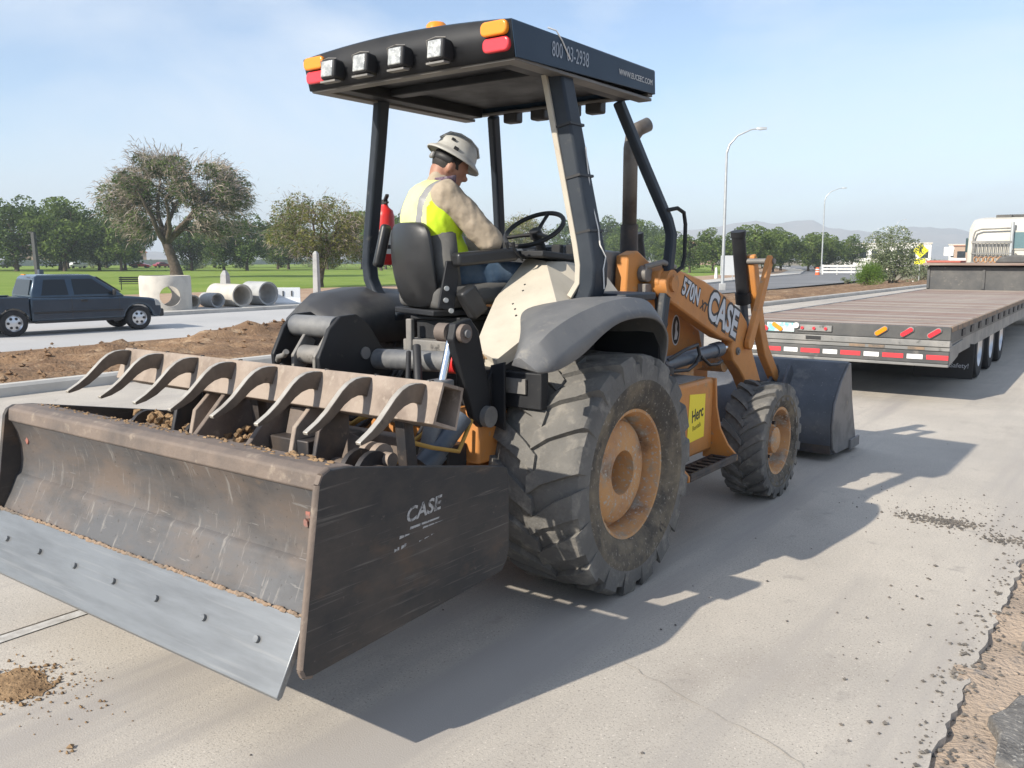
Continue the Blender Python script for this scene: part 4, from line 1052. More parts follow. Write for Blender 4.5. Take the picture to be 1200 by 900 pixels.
b = MB(); b.bb(-0.2, 0.2, -0.29, 0.2, 1.135, 1.22); b.bb(-0.17, -0.13, -0.30, -0.27, 1.14, 1.33); b.build('seat_plinth', M_GREYBOX, TR, bevel=0.006)

# steering column, dash, wheel
dash = MB().loft([[(-0.3, 0.66, 1.13), (0.22, 0.66, 1.13), (0.22, 0.9, 1.13), (-0.3, 0.9, 1.13)], [(-0.22, 0.70, 1.6), (0.17, 0.70, 1.6), (0.17, 0.92, 1.62), (-0.22, 0.92, 1.62)], [(-0.18, 0.72, 1.71), (0.14, 0.72, 1.71), (0.14, 0.9, 1.74), (-0.18, 0.9, 1.74)]]).build('dashboard', M_BLACK, TR, bevel=0.02)
MB().cyl((0.03, 0.78, 1.6), (0.03, 0.64, 1.80), 0.035, 0.028, n=14).build('steering_column', M_BLACK, dash, smooth=40)
axis = Vector((0, -0.55, 0.83)).normalized(); cen = Vector((0.03, 0.625, 1.825))
u = Vector((1, 0, 0)); w = axis.cross(u)
b = MB(); nseg = 40
pts = [cen + (u * math.cos(2 * math.pi * i / nseg) + w * math.sin(2 * math.pi * i / nseg)) * 0.185 for i in range(nseg)]
vs = []
for i in range(nseg):
    rad = (pts[i] - cen).normalized()
    for j in range(8):
        a = 2 * math.pi * j / 8
        vs.append(pts[i] + (rad * math.cos(a) + axis * math.sin(a)) * 0.0145)
b.add(vs, [(i * 8 + j, i * 8 + (j + 1) % 8, ((i + 1) % nseg) * 8 + (j + 1) % 8, ((i + 1) % nseg) * 8 + j) for i in range(nseg) for j in range(8)])
sw = b.build('steering_wheel', M_RUBBERBLK, TR, smooth=60)
b = MB()
for a in (R(90), R(210), R(330)):
    d = u * math.cos(a) + w * math.sin(a)
    b.tube([cen - axis * 0.03 + d * 0.02, cen - axis * 0.012 + d * 0.1, cen + d * 0.18], [0.014, 0.011, 0.011], 8)
b.cyl(cen - axis * 0.05, cen - axis * 0.005, 0.042, 0.035, n=18)
b.build('wheel_spokes', M_RUBBERBLK, sw, smooth=50)
b = MB(); b.tube([(0.22, 0.78, 1.7), (0.25, 0.74, 1.82), (0.27, 0.73, 1.88)], [0.02, 0.026, 0.03], 10); b.build('shuttle_lever', M_BLACK, dash, smooth=50)

# ---------------- canopy posts
def rect_path(pts, sx_, sy_):
    rings = []
    for i, p_ in enumerate(pts):
        p_ = Vector(p_)
        d = (Vector(pts[min(i + 1, len(pts) - 1)]) - Vector(pts[max(i - 1, 0)])).normalized()
        yv = Vector((0, 1, 0)); yv = (yv - d * yv.dot(d)).normalized(); xv = yv.cross(d).normalized()
        a, c = (sx_[i] if isinstance(sx_, list) else sx_) / 2, (sy_[i] if isinstance(sy_, list) else sy_) / 2
        rings.append([p_ - xv * a - yv * c, p_ + xv * a - yv * c, p_ + xv * a + yv * c, p_ - xv * a + yv * c])
    return MB().loft(rings)
for s in (1, -1):
    pts = [(s * 0.61, 0.0, 2.56), (s * 0.66, 0.015, 2.3), (s * 0.72, 0.03, 2.0), (s * 0.775, 0.045, 1.72), (s * 0.79, 0.05, 1.62), (s * 0.785, 0.055, 1.53), (s * 0.75, 0.06, 1.45), (s * 0.66, 0.06, 1.36), (s * 0.55, 0.06, 1.30)]
    po = rect_path(pts, ([0.10] * 4 + [0.11] * 5) if s > 0 else 0.06, [0.11, 0.115, 0.12, 0.13, 0.135, 0.135, 0.13, 0.12, 0.12] if s > 0 else 0.085).build('rear_post', M_POST, TR, bevel=0.014)
    if s > 0:
        # beige trim strip along the inner edge
        tr = [(q[0] - 0.045, q[1] - 0.062, q[2]) for q in pts[0:6]] + [(0.70, -0.02, 1.46)]
        rect_path(tr, 0.03, 0.018).build('post_trim', M_BEIGE, po, bevel=0.003)
        for zq, yq, xq in ((2.3, 0.015, 0.66), (2.05, 0.028, 0.71), (1.78, 0.042, 0.763)):
            MB().box((xq, yq, zq), (0.112, 0.132, 0.012), Matrix.Rotation(R(-11), 3, 'Y')).build('post_band', M_RUBBERBLK, po)
        b = MB(); b.tube([(0.742, 0.05, 2.2), (0.772, 0.055, 1.95), (0.815, 0.06, 1.8), (0.838, 0.04, 1.72), (0.842, 0.09, 1.66), (0.848, 0.06, 1.6), (0.842, 0.08, 1.5)], 0.004, 6)
        b.build('white_wire', M_WHITE, po, smooth=60)
    fp = [(s * 0.46, 0.86, 2.56), (s * 0.56, 1.03, 2.18), (s * 0.645, 1.165, 1.88), (s * 0.66, 1.185, 1.80), (s * 0.665, 1.17, 1.72), (s * 0.665, 1.06, 1.2), (s * 0.665, 1.04, 1.1)]
    fpo = rect_path(fp, 0.055, 0.07).build('front_post', M_POST, TR, bevel=0.012)
    b = MB(); b.tube([(s * 0.65, 1.13, 1.94), (s * 0.69, 1.2, 1.955), (s * 0.705, 1.26, 1.93), (s * 0.71, 1.275, 1.86), (s * 0.71, 1.275, 1.66), (s * 0.705, 1.255, 1.6), (s * 0.69, 1.2, 1.57), (s * 0.67, 1.14, 1.565)], 0.0125, 10)
    b.build('grab_handle', M_BLACK, fpo, smooth=60)
    if s > 0:
        b = MB()
        for k in range(3):
            b.tube([(0.60 + 0.02 * k, 1.12 + 0.02 * k, 1.42), (0.63 + 0.02 * k, 1.09 + 0.02 * k, 1.25), (0.61, 1.10 + 0.02 * k, 1.1), (0.59, 1.12 + 0.02 * k, 0.98)], 0.011, 8)
        b.build('hydraulic_hose', M_RUBBERBLK, fpo, smooth=60)

# ---------------- canopy
YR, YF, HW = -0.50, 0.86, 0.69
def top_z(x):
    return 2.70 + 0.035 * (1 - (x / HW) ** 2)
xs = lin(-HW, HW, 15)
b = MB(); rings = []
for y in (YR, YF):
    rings.append([(x, y, top_z(x)) for x in xs])
b.loft(rings, closed=False)
cano = b.build('canopy', M_CANOPY, TR, solid=0.008, smooth=40)
# rear fascia leans in towards its lower edge, sides hang down
b = MB()
b.loft([[(x, YR, top_z(x)) for x in xs], [(x * 0.99, YR + 0.035, 2.545) for x in xs]], closed=False)
b.build('rear_fascia', M_BLACK, cano, solid=0.006, smooth=40)
b = MB(); b.loft([[(x, YF, top_z(x)) for x in xs], [(x, YF + 0.01, 2.575) for x in xs]], closed=False)
b.build('front_fascia', M_CANOPY, cano, solid=0.006, smooth=40)
for s in (1, -1):
    so_ = MB().hexa([(s * 0.684, YR + 0.037, 2.545), (s * 0.684, YF + 0.012, 2.575), (s * 0.694, YF + 0.012, 2.575), (s * 0.694, YR + 0.037, 2.545),
               (s * 0.684, YR - 0.002, 2.70), (s * 0.684, YF + 0.002, 2.70), (s * 0.694, YF + 0.002, 2.70), (s * 0.694, YR - 0.002, 2.70)]).build('side_fascia', M_CANOPY, cano, bevel=0.003)
    MB().bb(*sorted((s * 0.60, s * 0.683)), YR + 0.05, YF - 0.01, 2.535, 2.552).build('side_lip', M_LINER, cano, bevel=0.003)
    if s > 0:
        text('phone_lettering', '800  03-2938', 0.10, (0.695, -0.02, 2.63), (0, 1, 0), (0, 0, 1), mat('faint_grey_print', (0.3, 0.34, 0.4), 0.6), so_, 0.62)
        text('web_lettering', 'WWW.EUCEEC.COM', 0.042, (0.695, 0.64, 2.63), (0, 1, 0), (0, 0, 1), M_PRINT, so_, 0.95)
        MB().tube([(0.66, -0.17, 2.735), (0.69, -0.14, 2.722), (0.698, -0.10, 2.68), (0.698, -0.03, 2.61)], 0.004, 6).build('roof_wire', M_PRINT, so_, smooth=60)
MB().bb(-0.68, 0.68, YR + 0.04, YR + 0.11, 2.535, 2.555).build('rear_lip', M_LINER, cano, bevel=0.004)
MB().bb(-0.68, 0.68, YF - 0.05, YF + 0.005, 2.56, 2.575).build('front_lip', M_LINER, cano, bevel=0.004)
b = MB(); b.bb(-0.60, 0.60, YR + 0.11, YF - 0.06, 2.60, 2.612); b.build('headliner', M_BLACK, cano)
b = MB()
for s in (1, -1):
    b.bb(*sorted((s * 0.50, s * 0.60)), YR + 0.12, YF - 0.06, 2.545, 2.602)
b.bb(-0.5, 0.5, -0.04, 0.05, 2.56, 2.602)
b.build('roof_rail', M_BLACK, cano, bevel=0.006)
# rear lamps: two stacks of amber over red, four work lamps, a beacon
def rounded(cx, cz, w, h, r, n=5):
    out = []
    for (sx_, sz_, a0) in ((1, 1, 0), (-1, 1, 90), (-1, -1, 180), (1, -1, 270)):
        for i in range(n):
            a = R(a0 + 90 * i / (n - 1))
            out.append((cx + sx_ * (w / 2 - r) + r * math.cos(a), cz + sz_ * (h / 2 - r) + r * math.sin(a)))
    return out
def fasc_y(z):
    return YR + 0.035 * (2.70 - z) / 0.155
for s in (1, -1):
    for (z, m) in ((2.672, M_AMBER), (2.604, M_PINKRED)):
        yy = fasc_y(z)
        MB().prism(rounded(s * 0.60, z, 0.15, 0.064, 0.026), 'y', yy - 0.026, yy + 0.002).build('tail_lamp', m, cano, bevel=0.008, seg=3)
for cx in (-0.45, -0.215, 0.03, 0.285):
    z = 2.615; yy = fasc_y(z) - 0.012
    rot = Matrix.Rotation(R(-6), 3, 'X')
    lo_ = MB().box((cx, yy - 0.02, z), (0.105, 0.085, 0.10), rot).build('work_lamp', M_RUBBERBLK, cano, bevel=0.014, seg=3)
    MB().box((cx, yy - 0.064, z + 0.004), (0.082, 0.008, 0.08), rot).build('lamp_glass', M_LENS, lo_, bevel=0.006)
    b = MB(); b.bb(cx - 0.055, cx + 0.055, yy - 0.062, yy - 0.02, z - 0.062, z - 0.053); b.tube([(cx - 0.058, yy - 0.03, z - 0.05), (cx - 0.06, yy - 0.05, z + 0.05), (cx, yy - 0.052, z + 0.058), (cx + 0.06, yy - 0.05, z + 0.05)], 0.003, 6)
    b.build('lamp_bracket', M_GREYBOX, lo_)
for cx in (-0.31, -0.10, 0.13, 0.30):
    MB().box((cx, 0.87, 2.545), (0.105, 0.08, 0.085)).build('front_work_lamp', M_RUBBERBLK, cano, bevel=0.014, seg=3)
b = MB(); b.lathe([(0.001, 0.075), (0.04, 0.073), (0.052, 0.06), (0.056, 0.0), (0.056, -0.02)], (0.13, -0.36, 2.722), (0, 0, 1), 24)
b.build('beacon', M_AMBER, cano, smooth=40)

# ---------------- three point frame, cylinders, blade carriage
for xx in (-0.30, 0.02):
    pl_ = MB().prism([(-1.08, 1.08), (-1.09, 1.2), (-1.02, 1.33), (-0.95, 1.385), (-0.85, 1.39), (-0.78, 1.35), (-0.68, 1.22), (-0.62, 1.12), (-0.62, 1.05)], 'x', xx - 0.012, xx + 0.012).build('hitch_plate', M_BLACK, TR, bevel=0.005)
    MB().cyl((xx - 0.02, -0.8, 1.2), (xx + 0.02, -0.8, 1.2), 0.03, n=16).build('pin', M_GREYBOX, pl_, smooth=40)
b = MB(); b.cyl((-0.288, -0.95, 1.33), (0.008, -0.95, 1.33), 0.052, n=20); b.build('hitch_roller', M_CYLG, TR, smooth=40)
b = MB(); b.prism([(-1.06, 1.1), (-1.06, 1.2), (-0.98, 1.3), (-0.92, 1.26), (-0.98, 1.14)], 'x', -0.2, -0.18); b.prism([(-1.06, 1.1), (-1.06, 1.2), (-0.98, 1.3), (-0.92, 1.26), (-0.98, 1.14)], 'x', -0.05, -0.03)
b.cyl((-0.18, -1.0, 1.2), (-0.05, -1.0, 1.2), 0.045, n=16); b.build('hitch_clevis', M_GREYBOX, TR, bevel=0.004)
b = MB(); b.tube([(-0.27, -1.08, 1.17), (-0.24, -1.1, 1.19), (-0.2, -1.1, 1.2), (-0.17, -1.11, 1.22)], 0.014, 8); b.cyl((-0.2, -1.1, 1.10), (-0.14, -1.1, 1.10), 0.04, n=14); b.build('latch', M_GREYBOX, TR, smooth=50)
hc = MB().cyl((-0.11, -0.72, 1.16), (0.49, -0.70, 1.178), 0.05, n=22).build('tilt_cylinder', M_CYLG, TR, smooth=40)
MB().cyl((-0.17, -0.722, 1.158), (-0.11, -0.72, 1.16), 0.05, 0.053, n=18).build('red_end_cap', M_RED, hc, smooth=40); MB().cyl((0.49, -0.70, 1.178), (0.54, -0.70, 1.179), 0.053, n=18).build('red_end_cap', M_RED, hc, smooth=40)
b = MB(); b.cyl((-0.03, -0.718, 1.162), (-0.015, -0.718, 1.162), 0.06, n=18); b.build('clamp_ring', M_BLACK, hc, smooth=40)
# right lift link and rod
for s in (1,):
    lk = MB().prism([(-0.86, 1.30), (-0.84, 1.37), (-0.74, 1.39), (-0.68, 1.33), (-0.60, 1.05), (-0.58, 0.92), (-0.66, 0.88), (-0.72, 0.94)], 'x', s * 0.60, s * 0.64).build('lift_link', M_BLACK, TR, bevel=0.006)
    b = MB(); b.cyl((s * 0.51, -0.80, 1.325), (s * 0.57, -0.80, 1.325), 0.042, n=18); b.build('link_pin', M_DUSTTUBE, lk, smooth=40)
    MB().cyl((s * 0.60, -0.80, 1.325), (s * 0.665, -0.80, 1.325), 0.042, n=18).build('link_pin', M_DUSTTUBE, lk, smooth=40)
    MB().cyl((s * 0.665, -0.80, 1.325), (s * 0.678, -0.80, 1.325), 0.018, n=10).build('pin_bolt', M_CYLG, lk, smooth=40)
    MB().cyl((s * 0.59, -0.63, 0.93), (s * 0.67, -0.63, 0.93), 0.05, n=16).build('link_pin', M_GREYBOX, lk, smooth=40)
    rod = MB().cyl((s * 0.585, -0.80, 1.33), (s * 0.585, -0.885, 1.08), 0.019, n=14).build('lift_rod', M_CHROME, TR, smooth=40)
    b = MB(); b.cyl((s * 0.585, -0.875, 1.11), (s * 0.585, -1.0, 0.72), 0.042, n=18); b.build('lift_cylinder_body', M_CYLG, rod, smooth=40)
    b = MB(); b.bb(*sorted((s * 0.54, s * 0.63)), -0.93, -0.84, 1.06, 1.125); b.build('rod_gland', M_CYLG, rod, bevel=0.008)
b = MB(); b.tube([(0.36, -0.79, 1.25), (0.42, -0.85, 1.16), (0.47, -0.9, 1.06)], 0.02, 10); b.tube([(0.31, -0.79, 1.22), (0.37, -0.86, 1.14), (0.42, -0.92, 1.06)], 0.012, 8); b.build('hydraulic_hose', M_RUBBERBLK, TR, smooth=60)
b = MB()
for s in (1, -1):
    b.hexa([(s * 0.40, -0.5, 0.62), (s * 0.45, -0.5, 0.62), (s * 0.60, -1.35, 0.70), (s * 0.55, -1.35, 0.70), (s * 0.40, -0.5, 0.74), (s * 0.45, -0.5, 0.74), (s * 0.60, -1.35, 0.82), (s * 0.55, -1.35, 0.82)])
b.build('draft_arm', M_ORANGE, TR, bevel=0.006)
b = MB(); b.tube([(0.1, -0.7, 0.98), (0.0, -0.9, 0.9), (0.15, -1.05, 0.88), (0.3, -1.1, 0.95), (0.4, -1.0, 1.0)], 0.012, 8); b.tube([(0.55, -0.8, 0.95), (0.5, -0.95, 0.86), (0.55, -1.1, 0.84), (0.62, -1.2, 0.82)], 0.010, 8); b.tube([(0.65, -0.75, 0.93), (0.7, -0.9, 0.82), (0.68, -1.05, 0.86), (0.6, -1.15, 0.9)], 0.010, 8)
b.build('yellow_hose', mat('yellow_hose_rubber', (0.42, 0.24, 0.05), 0.7), TR, smooth=60)
b = MB(); b.cyl((0.62, -0.95, 0.82), (0.66, -0.82, 0.96), 0.045, n=16); b.cyl((0.60, -1.02, 0.76), (0.62, -0.95, 0.82), 0.055, n=16); b.build('side_shift_cylinder', M_CYL, TR, smooth=40)

random.seed(88)
for i in range(9):
    x0 = random.uniform(-0.25, 0.5); x1 = x0 + random.uniform(-0.15, 0.35)
    pts = [(x0, -0.6, random.uniform(0.95, 1.12)), (x0 + random.uniform(-0.06, 0.06), -0.78, random.uniform(0.82, 1.06)), ((x0 + x1) / 2, -0.95, random.uniform(0.76, 0.95)), (x1, -1.15, random.uniform(0.76, 0.95))]
    fine = []
    for k in range(3):
        for j in range(5):
            t = j / 5
            p0, p1, p2, p3 = [Vector(pts[max(0, min(3, k + o_))]) for o_ in (-1, 0, 1, 2)]
            fine.append(0.5 * ((2 * p1) + (p2 - p0) * t + (2 * p0 - 5 * p1 + 4 * p2 - p3) * t * t + (3 * p1 - p0 - 3 * p2 + p3) * t ** 3))
    fine.append(Vector(pts[3]))
    MB().tube(fine, random.choice((0.011, 0.014, 0.017)), 8).build('hydraulic_hose', M_RUBBERBLK, TR, smooth=60)
b = MB(); b.bb(0.05, 0.34, -0.74, -0.60, 0.86, 1.06); b.build('valve_block', M_RUSTDARK, TR, bevel=0.008)
for i in range(4):
    MB().cyl((0.09 + 0.07 * i, -0.74, 0.98), (0.09 + 0.07 * i, -0.79, 0.98), 0.018, n=6).build('hose_fitting', M_GREYBOX, TR)
b = MB(); b.bb(-0.5, 0.55, -0.8, -0.66, 0.68, 0.80); b.build('draw_beam', M_BLACK, TR, bevel=0.008)
# ---------------- box blade (a part of the machine; its pieces are sub-parts)
mold = [(-1.978, 0.925), (-1.958, 0.875), (-1.944, 0.81), (-1.944, 0.745), (-1.952, 0.70), (-1.958, 0.684), (-1.974, 0.672), (-1.980, 0.66), (-2.004, 0.605), (-2.033, 0.55), (-2.05, 0.515)]
b = MB(); rings = []
for x in lin(-1.035, 1.035, 25):
    rings.append([(x, p_[0] + 0.004 * fbm(x * 2, p_[1] * 3, 1.0, 2), p_[1]) for p_ in mold] + [(x, p_[0] + 0.02, p_[1]) for p_ in mold[::-1]])
blade = b.loft(rings).build('box_blade', M_MOLD, TR, smooth=30)
b = MB(); b.prism([(-1.99, 0.928), (-1.985, 0.985), (-1.95, 1.0), (-1.83, 0.985), (-1.81, 0.96), (-1.81, 0.90), (-1.93, 0.905), (-1.955, 0.922)], 'x', -1.034, 1.034)
b.build('top_tube', M_DUSTTUBE, blade, bevel=0.008)
MB().prism([(-2.052, 0.535), (-2.172, 0.318), (-2.165, 0.306), (-2.15, 0.312), (-2.028, 0.525)], 'x', -1.032, 1.032).build('cutting_edge', M_EDGE, blade, bevel=0.003)
b = MB()
for i in range(120):
    x = -1.03 + 2.06 * i / 119
    b.ico((x, -2.050 + random.uniform(-0.003, 0.003), 0.537 + random.uniform(-0.003, 0.003)), random.uniform(0.005, 0.009), 1, 0.2, (2.2, 1, 1))
b.build('weld_seam', M_WELD, blade)
d_ = Vector((0, -0.12, -0.217)).normalized(); nrm_ = Vector((0, -0.217, 0.12)).normalized()
for i in range(7):
    x = -0.86 + 1.72 * i / 6
    c = Vector((x, -2.105, 0.440)) + nrm_ * 0.006
    b = MB(); b.cyl(c - nrm_ * 0.006, c + nrm_ * 0.004, 0.012, n=12)
    b.build('plow_bolt', M_EDGE, blade, smooth=40)
side = [(-2.00, 0.955), (-1.985, 0.982), (-1.955, 0.996), (-1.87, 0.99), (-1.06, 0.838), (-1.03, 0.822), (-1.018, 0.79), (-1.018, 0.49), (-1.03, 0.445), (-1.065, 0.405), (-2.05, 0.352), (-2.08, 0.36), (-2.09, 0.385)]
for s in (1, -1):
    pl_ = MB().prism(side, 'x', s * 1.036, s * 1.060).build('side_plate', M_PLATE, blade, bevel=0.003)
    if s > 0:
        pl_['label'] = 'scratched black end plate with worn white lettering'
b = MB()   # worn bright rim of the near end plate
for i in range(len(side)):
    p_, q_ = side[i], side[(i + 1) % len(side)]
    if i in (11, 12, 0, 1) or i == 10:
        b.tube([(1.048, p_[0], p_[1]), (1.048, q_[0], q_[1])], 0.0123, 6)
b.build('worn_plate_rim', M_DUSTTUBE, blade, smooth=60)
rt_ = Vector((0, 1, 0.06)); up_ = Vector((0, 0.0, 1))
text('brand_lettering', 'CASE', 0.072, (1.060, -1.53, 0.768), rt_, up_, mat('worn_grey_print', (0.36, 0.36, 0.36), 0.7, col2=(0.09, 0.09, 0.09), scale=60, lo=0.5, hi=0.62), blade, 1.1, 0.25, 0.0, 0.0012, 0.0015)
b = MB()
random.seed(9)
def blotch(y0, y1, z, h, n):
    for i in range(n):
        y = y0 + (y1 - y0) * (i + random.uniform(0.1, 0.4)) / n
        w_ = (y1 - y0) / n * random.uniform(0.5, 0.9)
        zz = z + 0.07 * (y - y0) / 0.3 * 0.5 + random.uniform(-h, h) * 0.15
        b.prism([(y, zz), (y + w_, zz + 0.004), (y + w_ * 1.05, zz + h * random.uniform(0.6, 1)), (y + 0.003, zz + h * 0.9)], 'x', 1.0602, 1.0612)
blotch(-1.655, -1.42, 0.708, 0.010, 1); blotch(-1.66, -1.59, 0.690, 0.012, 1); blotch(-1.57, -1.43, 0.697, 0.007, 1); blotch(-1.685, -1.615, 0.65, 0.014, 4); blotch(-1.56, -1.47, 0.656, 0.005, 3)
wp_ = b.build('worn_print', MATS['worn_grey_print'], blade); wp_['kind'] = 'stuff'
# red paint scuffs left on the plate
random.seed(14)
b = MB()
for (x, z) in [(0.945, 0.83), (0.93, 0.80), (-0.95, 0.84)]:
    yy = -1.955
    pts = [(x + random.uniform(0.008, 0.018) * math.cos(t), z + random.uniform(0.008, 0.02) * math.sin(t)) for t in [i * 0.785 for i in range(8)]]
    bs_ = MB(); bs_.prism(pts, 'y', yy + 0.002, yy + 0.018); bs_.build('paint_scuff', mat('faded_red_scuff', (0.34, 0.13, 0.1), 0.7, col2=(0.16, 0.11, 0.095), scale=30), blade)
# inside of the box: front wall of the carriage and cross tube
b = MB(); b.cyl((-0.98, -1.42, 0.80), (0.98, -1.42, 0.80), 0.062, n=20); b.build('cross_tube', M_DUSTTUBE, blade, smooth=40)
for xx in (-0.86, -0.42, -0.36, 0.62, 0.70):
    b = MB(); b.cyl((xx - 0.012, -1.42, 0.82), (xx + 0.012, -1.42, 0.82), 0.095, n=20); b.build('clevis_ring', M_RUSTDARK, blade, smooth=40)
for xx in (-0.20, 0.16):
    MB().prism([(-1.62, 0.74), (-1.60, 0.9), (-1.44, 1.06), (-1.36, 1.10), (-1.15, 1.05), (-1.1, 0.75)], 'x', xx - 0.013, xx + 0.013).build('carriage_plate', M_DUSTTUBE, blade, bevel=0.004)
b = MB(); b.bb(-0.19, 0.15, -1.56, -1.16, 0.74, 0.86); b.bb(-0.62, 0.62, -1.18, -1.12, 0.72, 0.92); b.build('carriage_frame', M_DUSTTUBE, blade, bevel=0.006)
b = MB(); b.bb(0.18, 0.42, -1.50, -1.2, 0.78, 0.93); b.build('carriage_box', M_RUSTDARK, blade, bevel=0.006)
for s in (1, -1):
    b = MB(); b.hexa([(s * 0.2, -1.45, 0.86), (s * 0.26, -1.45, 0.86), (s * 0.66, -1.28, 0.78), (s * 0.6, -1.28, 0.78), (s * 0.2, -1.40, 1.04), (s * 0.26, -1.40, 1.04), (s * 0.66, -1.24, 0.86), (s * 0.6, -1.24, 0.86)])
    b.build('diagonal_brace', M_DUSTTUBE, blade, bevel=0.005)
for k in (-1, 1):
    b = MB(); b.prism([(-1.55, 0.78), (-1.50, 0.98), (-1.42, 1.05), (-1.34, 1.03), (-1.34, 0.95), (-1.42, 0.78)], 'x', k * 0.34 - 0.012, k * 0.34 + 0.012); b.build('clevis_plate', M_SCAR, blade, bevel=0.004)
    b = MB(); b.prism([(-1.55, 0.78), (-1.50, 0.98), (-1.42, 1.05), (-1.34, 1.03), (-1.34, 0.95), (-1.42, 0.78)], 'x', k * 0.48 - 0.012, k * 0.48 + 0.012); b.build('clevis_plate', M_RUSTDARK, blade, bevel=0.004)
# hinge studs near the right end
b = MB(); b.cyl((0.56, -1.35, 0.87), (0.74, -1.35, 0.87), 0.03, n=14); b.cyl((0.60, -1.35, 0.87), (0.63, -1.35, 0.87), 0.06, n=18); b.cyl((0.66, -1.35, 0.87), (0.69, -1.35, 0.87), 0.06, n=18); b.build('hinge_stud', M_SCAR, blade, smooth=40)
# dirt caught on the carriage
random.seed(63)
b = MB()
for i in range(150):
    x = random.choice([random.gauss(-0.72, 0.12), random.gauss(-0.02, 0.09), random.gauss(-0.55, 0.1)])
    b.ico((x, -1.40 + random.gauss(0, 0.045), 0.862 + random.uniform(0, 0.03)), random.uniform(0.008, 0.028), 1, 0.35)
for i in range(260):
    x = random.uniform(-1.0, 1.0)
    b.ico((x, random.uniform(-1.93, -1.84), 0.992), random.uniform(0.002, 0.007) * (1.6 if abs(x - 0.8) < 0.2 else 1), 1, 0.35, (1.5, 1, 0.6))
o = b.build('caked_dirt', M_DIRT, blade); o['kind'] = 'stuff'
# scarifier bar: hollow tube, eight claws
q4 = [(-1.40, 1.21), (-1.285, 1.175), (-1.33, 1.02), (-1.46, 1.065)]
cx_ = sum(p_[0] for p_ in q4) / 4; cz_ = sum(p_[1] for p_ in q4) / 4
qi = [(cx_ + (p_[0] - cx_) * 0.82, cz_ + (p_[1] - cz_) * 0.85) for p_ in q4]
b = MB(); rings = []
for x in (-1.045, 1.05):
    rings.append([(x, *p_) for p_ in q4]); 
b.loft(rings, caps=False)
b.loft([[(x, *p_) for p_ in qi] for x in (-1.045, 1.05)], caps=False)
for x in (-1.045, 1.05):
    b.add([(x, *p_) for p_ in q4] + [(x, *p_) for p_ in qi], [(0, 1, 5, 4), (1, 2, 6, 5), (2, 3, 7, 6), (3, 0, 4, 7)])
scar = b.build('scarifier_bar', M_SCAR, TR, bevel=0.003)
for i in range(4):
    pass
claw = [(-1.345, 1.15), (-1.36, 1.175), (-1.39, 1.193), (-1.42, 1.203), (-1.455, 1.206), (-1.49, 1.203), (-1.525, 1.19), (-1.56, 1.166), (-1.595, 1.134), (-1.635, 1.098), (-1.68, 1.066), (-1.735, 1.036), (-1.73, 1.024), (-1.68, 1.034), (-1.63, 1.055), (-1.585, 1.085), (-1.55, 1.112), (-1.515, 1.13), (-1.48, 1.138), (-1.45, 1.135), (-1.42, 1.122), (-1.40, 1.10), (-1.385, 1.07), (-1.36, 1.06)]
edge = [(-1.45, 1.2065), (-1.53, 1.187), (-1.60, 1.132), (-1.66, 1.077), (-1.725, 1.046), (-1.713, 1.03), (-1.65, 1.063), (-1.59, 1.115), (-1.52, 1.17), (-1.45, 1.19)]
random.seed(17)
for i in range(8):
    xx = -1.0 + 1.96 * i / 7
    jt = random.uniform(-0.008, 0.008)
    cb = MB().prism(claw, 'x', xx - 0.013, xx + 0.013)
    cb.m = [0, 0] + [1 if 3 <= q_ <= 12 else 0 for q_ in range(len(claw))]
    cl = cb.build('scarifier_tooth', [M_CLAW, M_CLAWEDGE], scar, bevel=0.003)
    cl.rotation_euler = (0, 0, 0); cl.location = (0, jt, 0)
for i in range(8):
    xx = -1.0 + 1.96 * i / 7
    MB().cyl((xx + 0.026, -1.395, 1.19), (xx + 0.026, -1.392, 1.213), 0.009, n=8).build('tooth_pin', M_RUSTDARK, scar, smooth=40)
# stays between bar and carriage
for xx in (-0.5, -0.1, 0.3, 0.78):
    b = MB(); b.hexa([(xx, -1.36, 0.84), (xx + 0.05, -1.36, 0.84), (xx + 0.05, -1.30, 0.84), (xx, -1.30, 0.84), (xx, -1.38, 1.05), (xx + 0.05, -1.38, 1.05), (xx + 0.05, -1.33, 1.05), (xx, -1.33, 1.05)])
    b.build('bar_stay', M_RUSTDARK, scar, bevel=0.004)
# ================================================================ OPERATOR
M_SKIN = mat('skin', (0.36, 0.185, 0.125), 0.55, col2=(0.3, 0.14, 0.095), scale=14, bump=0.05, bscale=150, bdist=0.002)
M_HAIR = mat('dark_hair', (0.02, 0.016, 0.014), 0.7)
M_SHIRT = mat('khaki_shirt', (0.39, 0.325, 0.25), 0.9, col2=(0.32, 0.265, 0.2), scale=7, bump=0.5, bscale=22, bdist=0.012, spec=0.15)
M_JEANS = mat('blue_jeans', (0.05, 0.085, 0.14), 0.9, col2=(0.085, 0.12, 0.17), scale=8, bump=0.3, bscale=40, bdist=0.006, spec=0.15)
M_VEST = mat('hi_vis_vest', (0.58, 0.78, 0.04), 0.75, col2=(0.5, 0.7, 0.03), scale=6, bump=0.35, bscale=20, bdist=0.01, spec=0.2)
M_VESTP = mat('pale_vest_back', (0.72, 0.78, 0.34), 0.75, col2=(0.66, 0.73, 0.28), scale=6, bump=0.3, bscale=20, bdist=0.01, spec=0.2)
M_TAPE = mat('silver_tape', (0.24, 0.24, 0.245), 0.5)
M_HAT = mat('scuffed_white_hard_hat', (0.46, 0.455, 0.43), 0.45, col2=(0.38, 0.37, 0.345), scale=9, lo=0.45, hi=0.7)
M_SCARF = mat('plaid_collar', (0.12, 0.07, 0.11), 0.9, col2=(0.3, 0.26, 0.3), scale=40)
M_BOOT = mat('brown_boot', (0.1, 0.06, 0.035), 0.7)

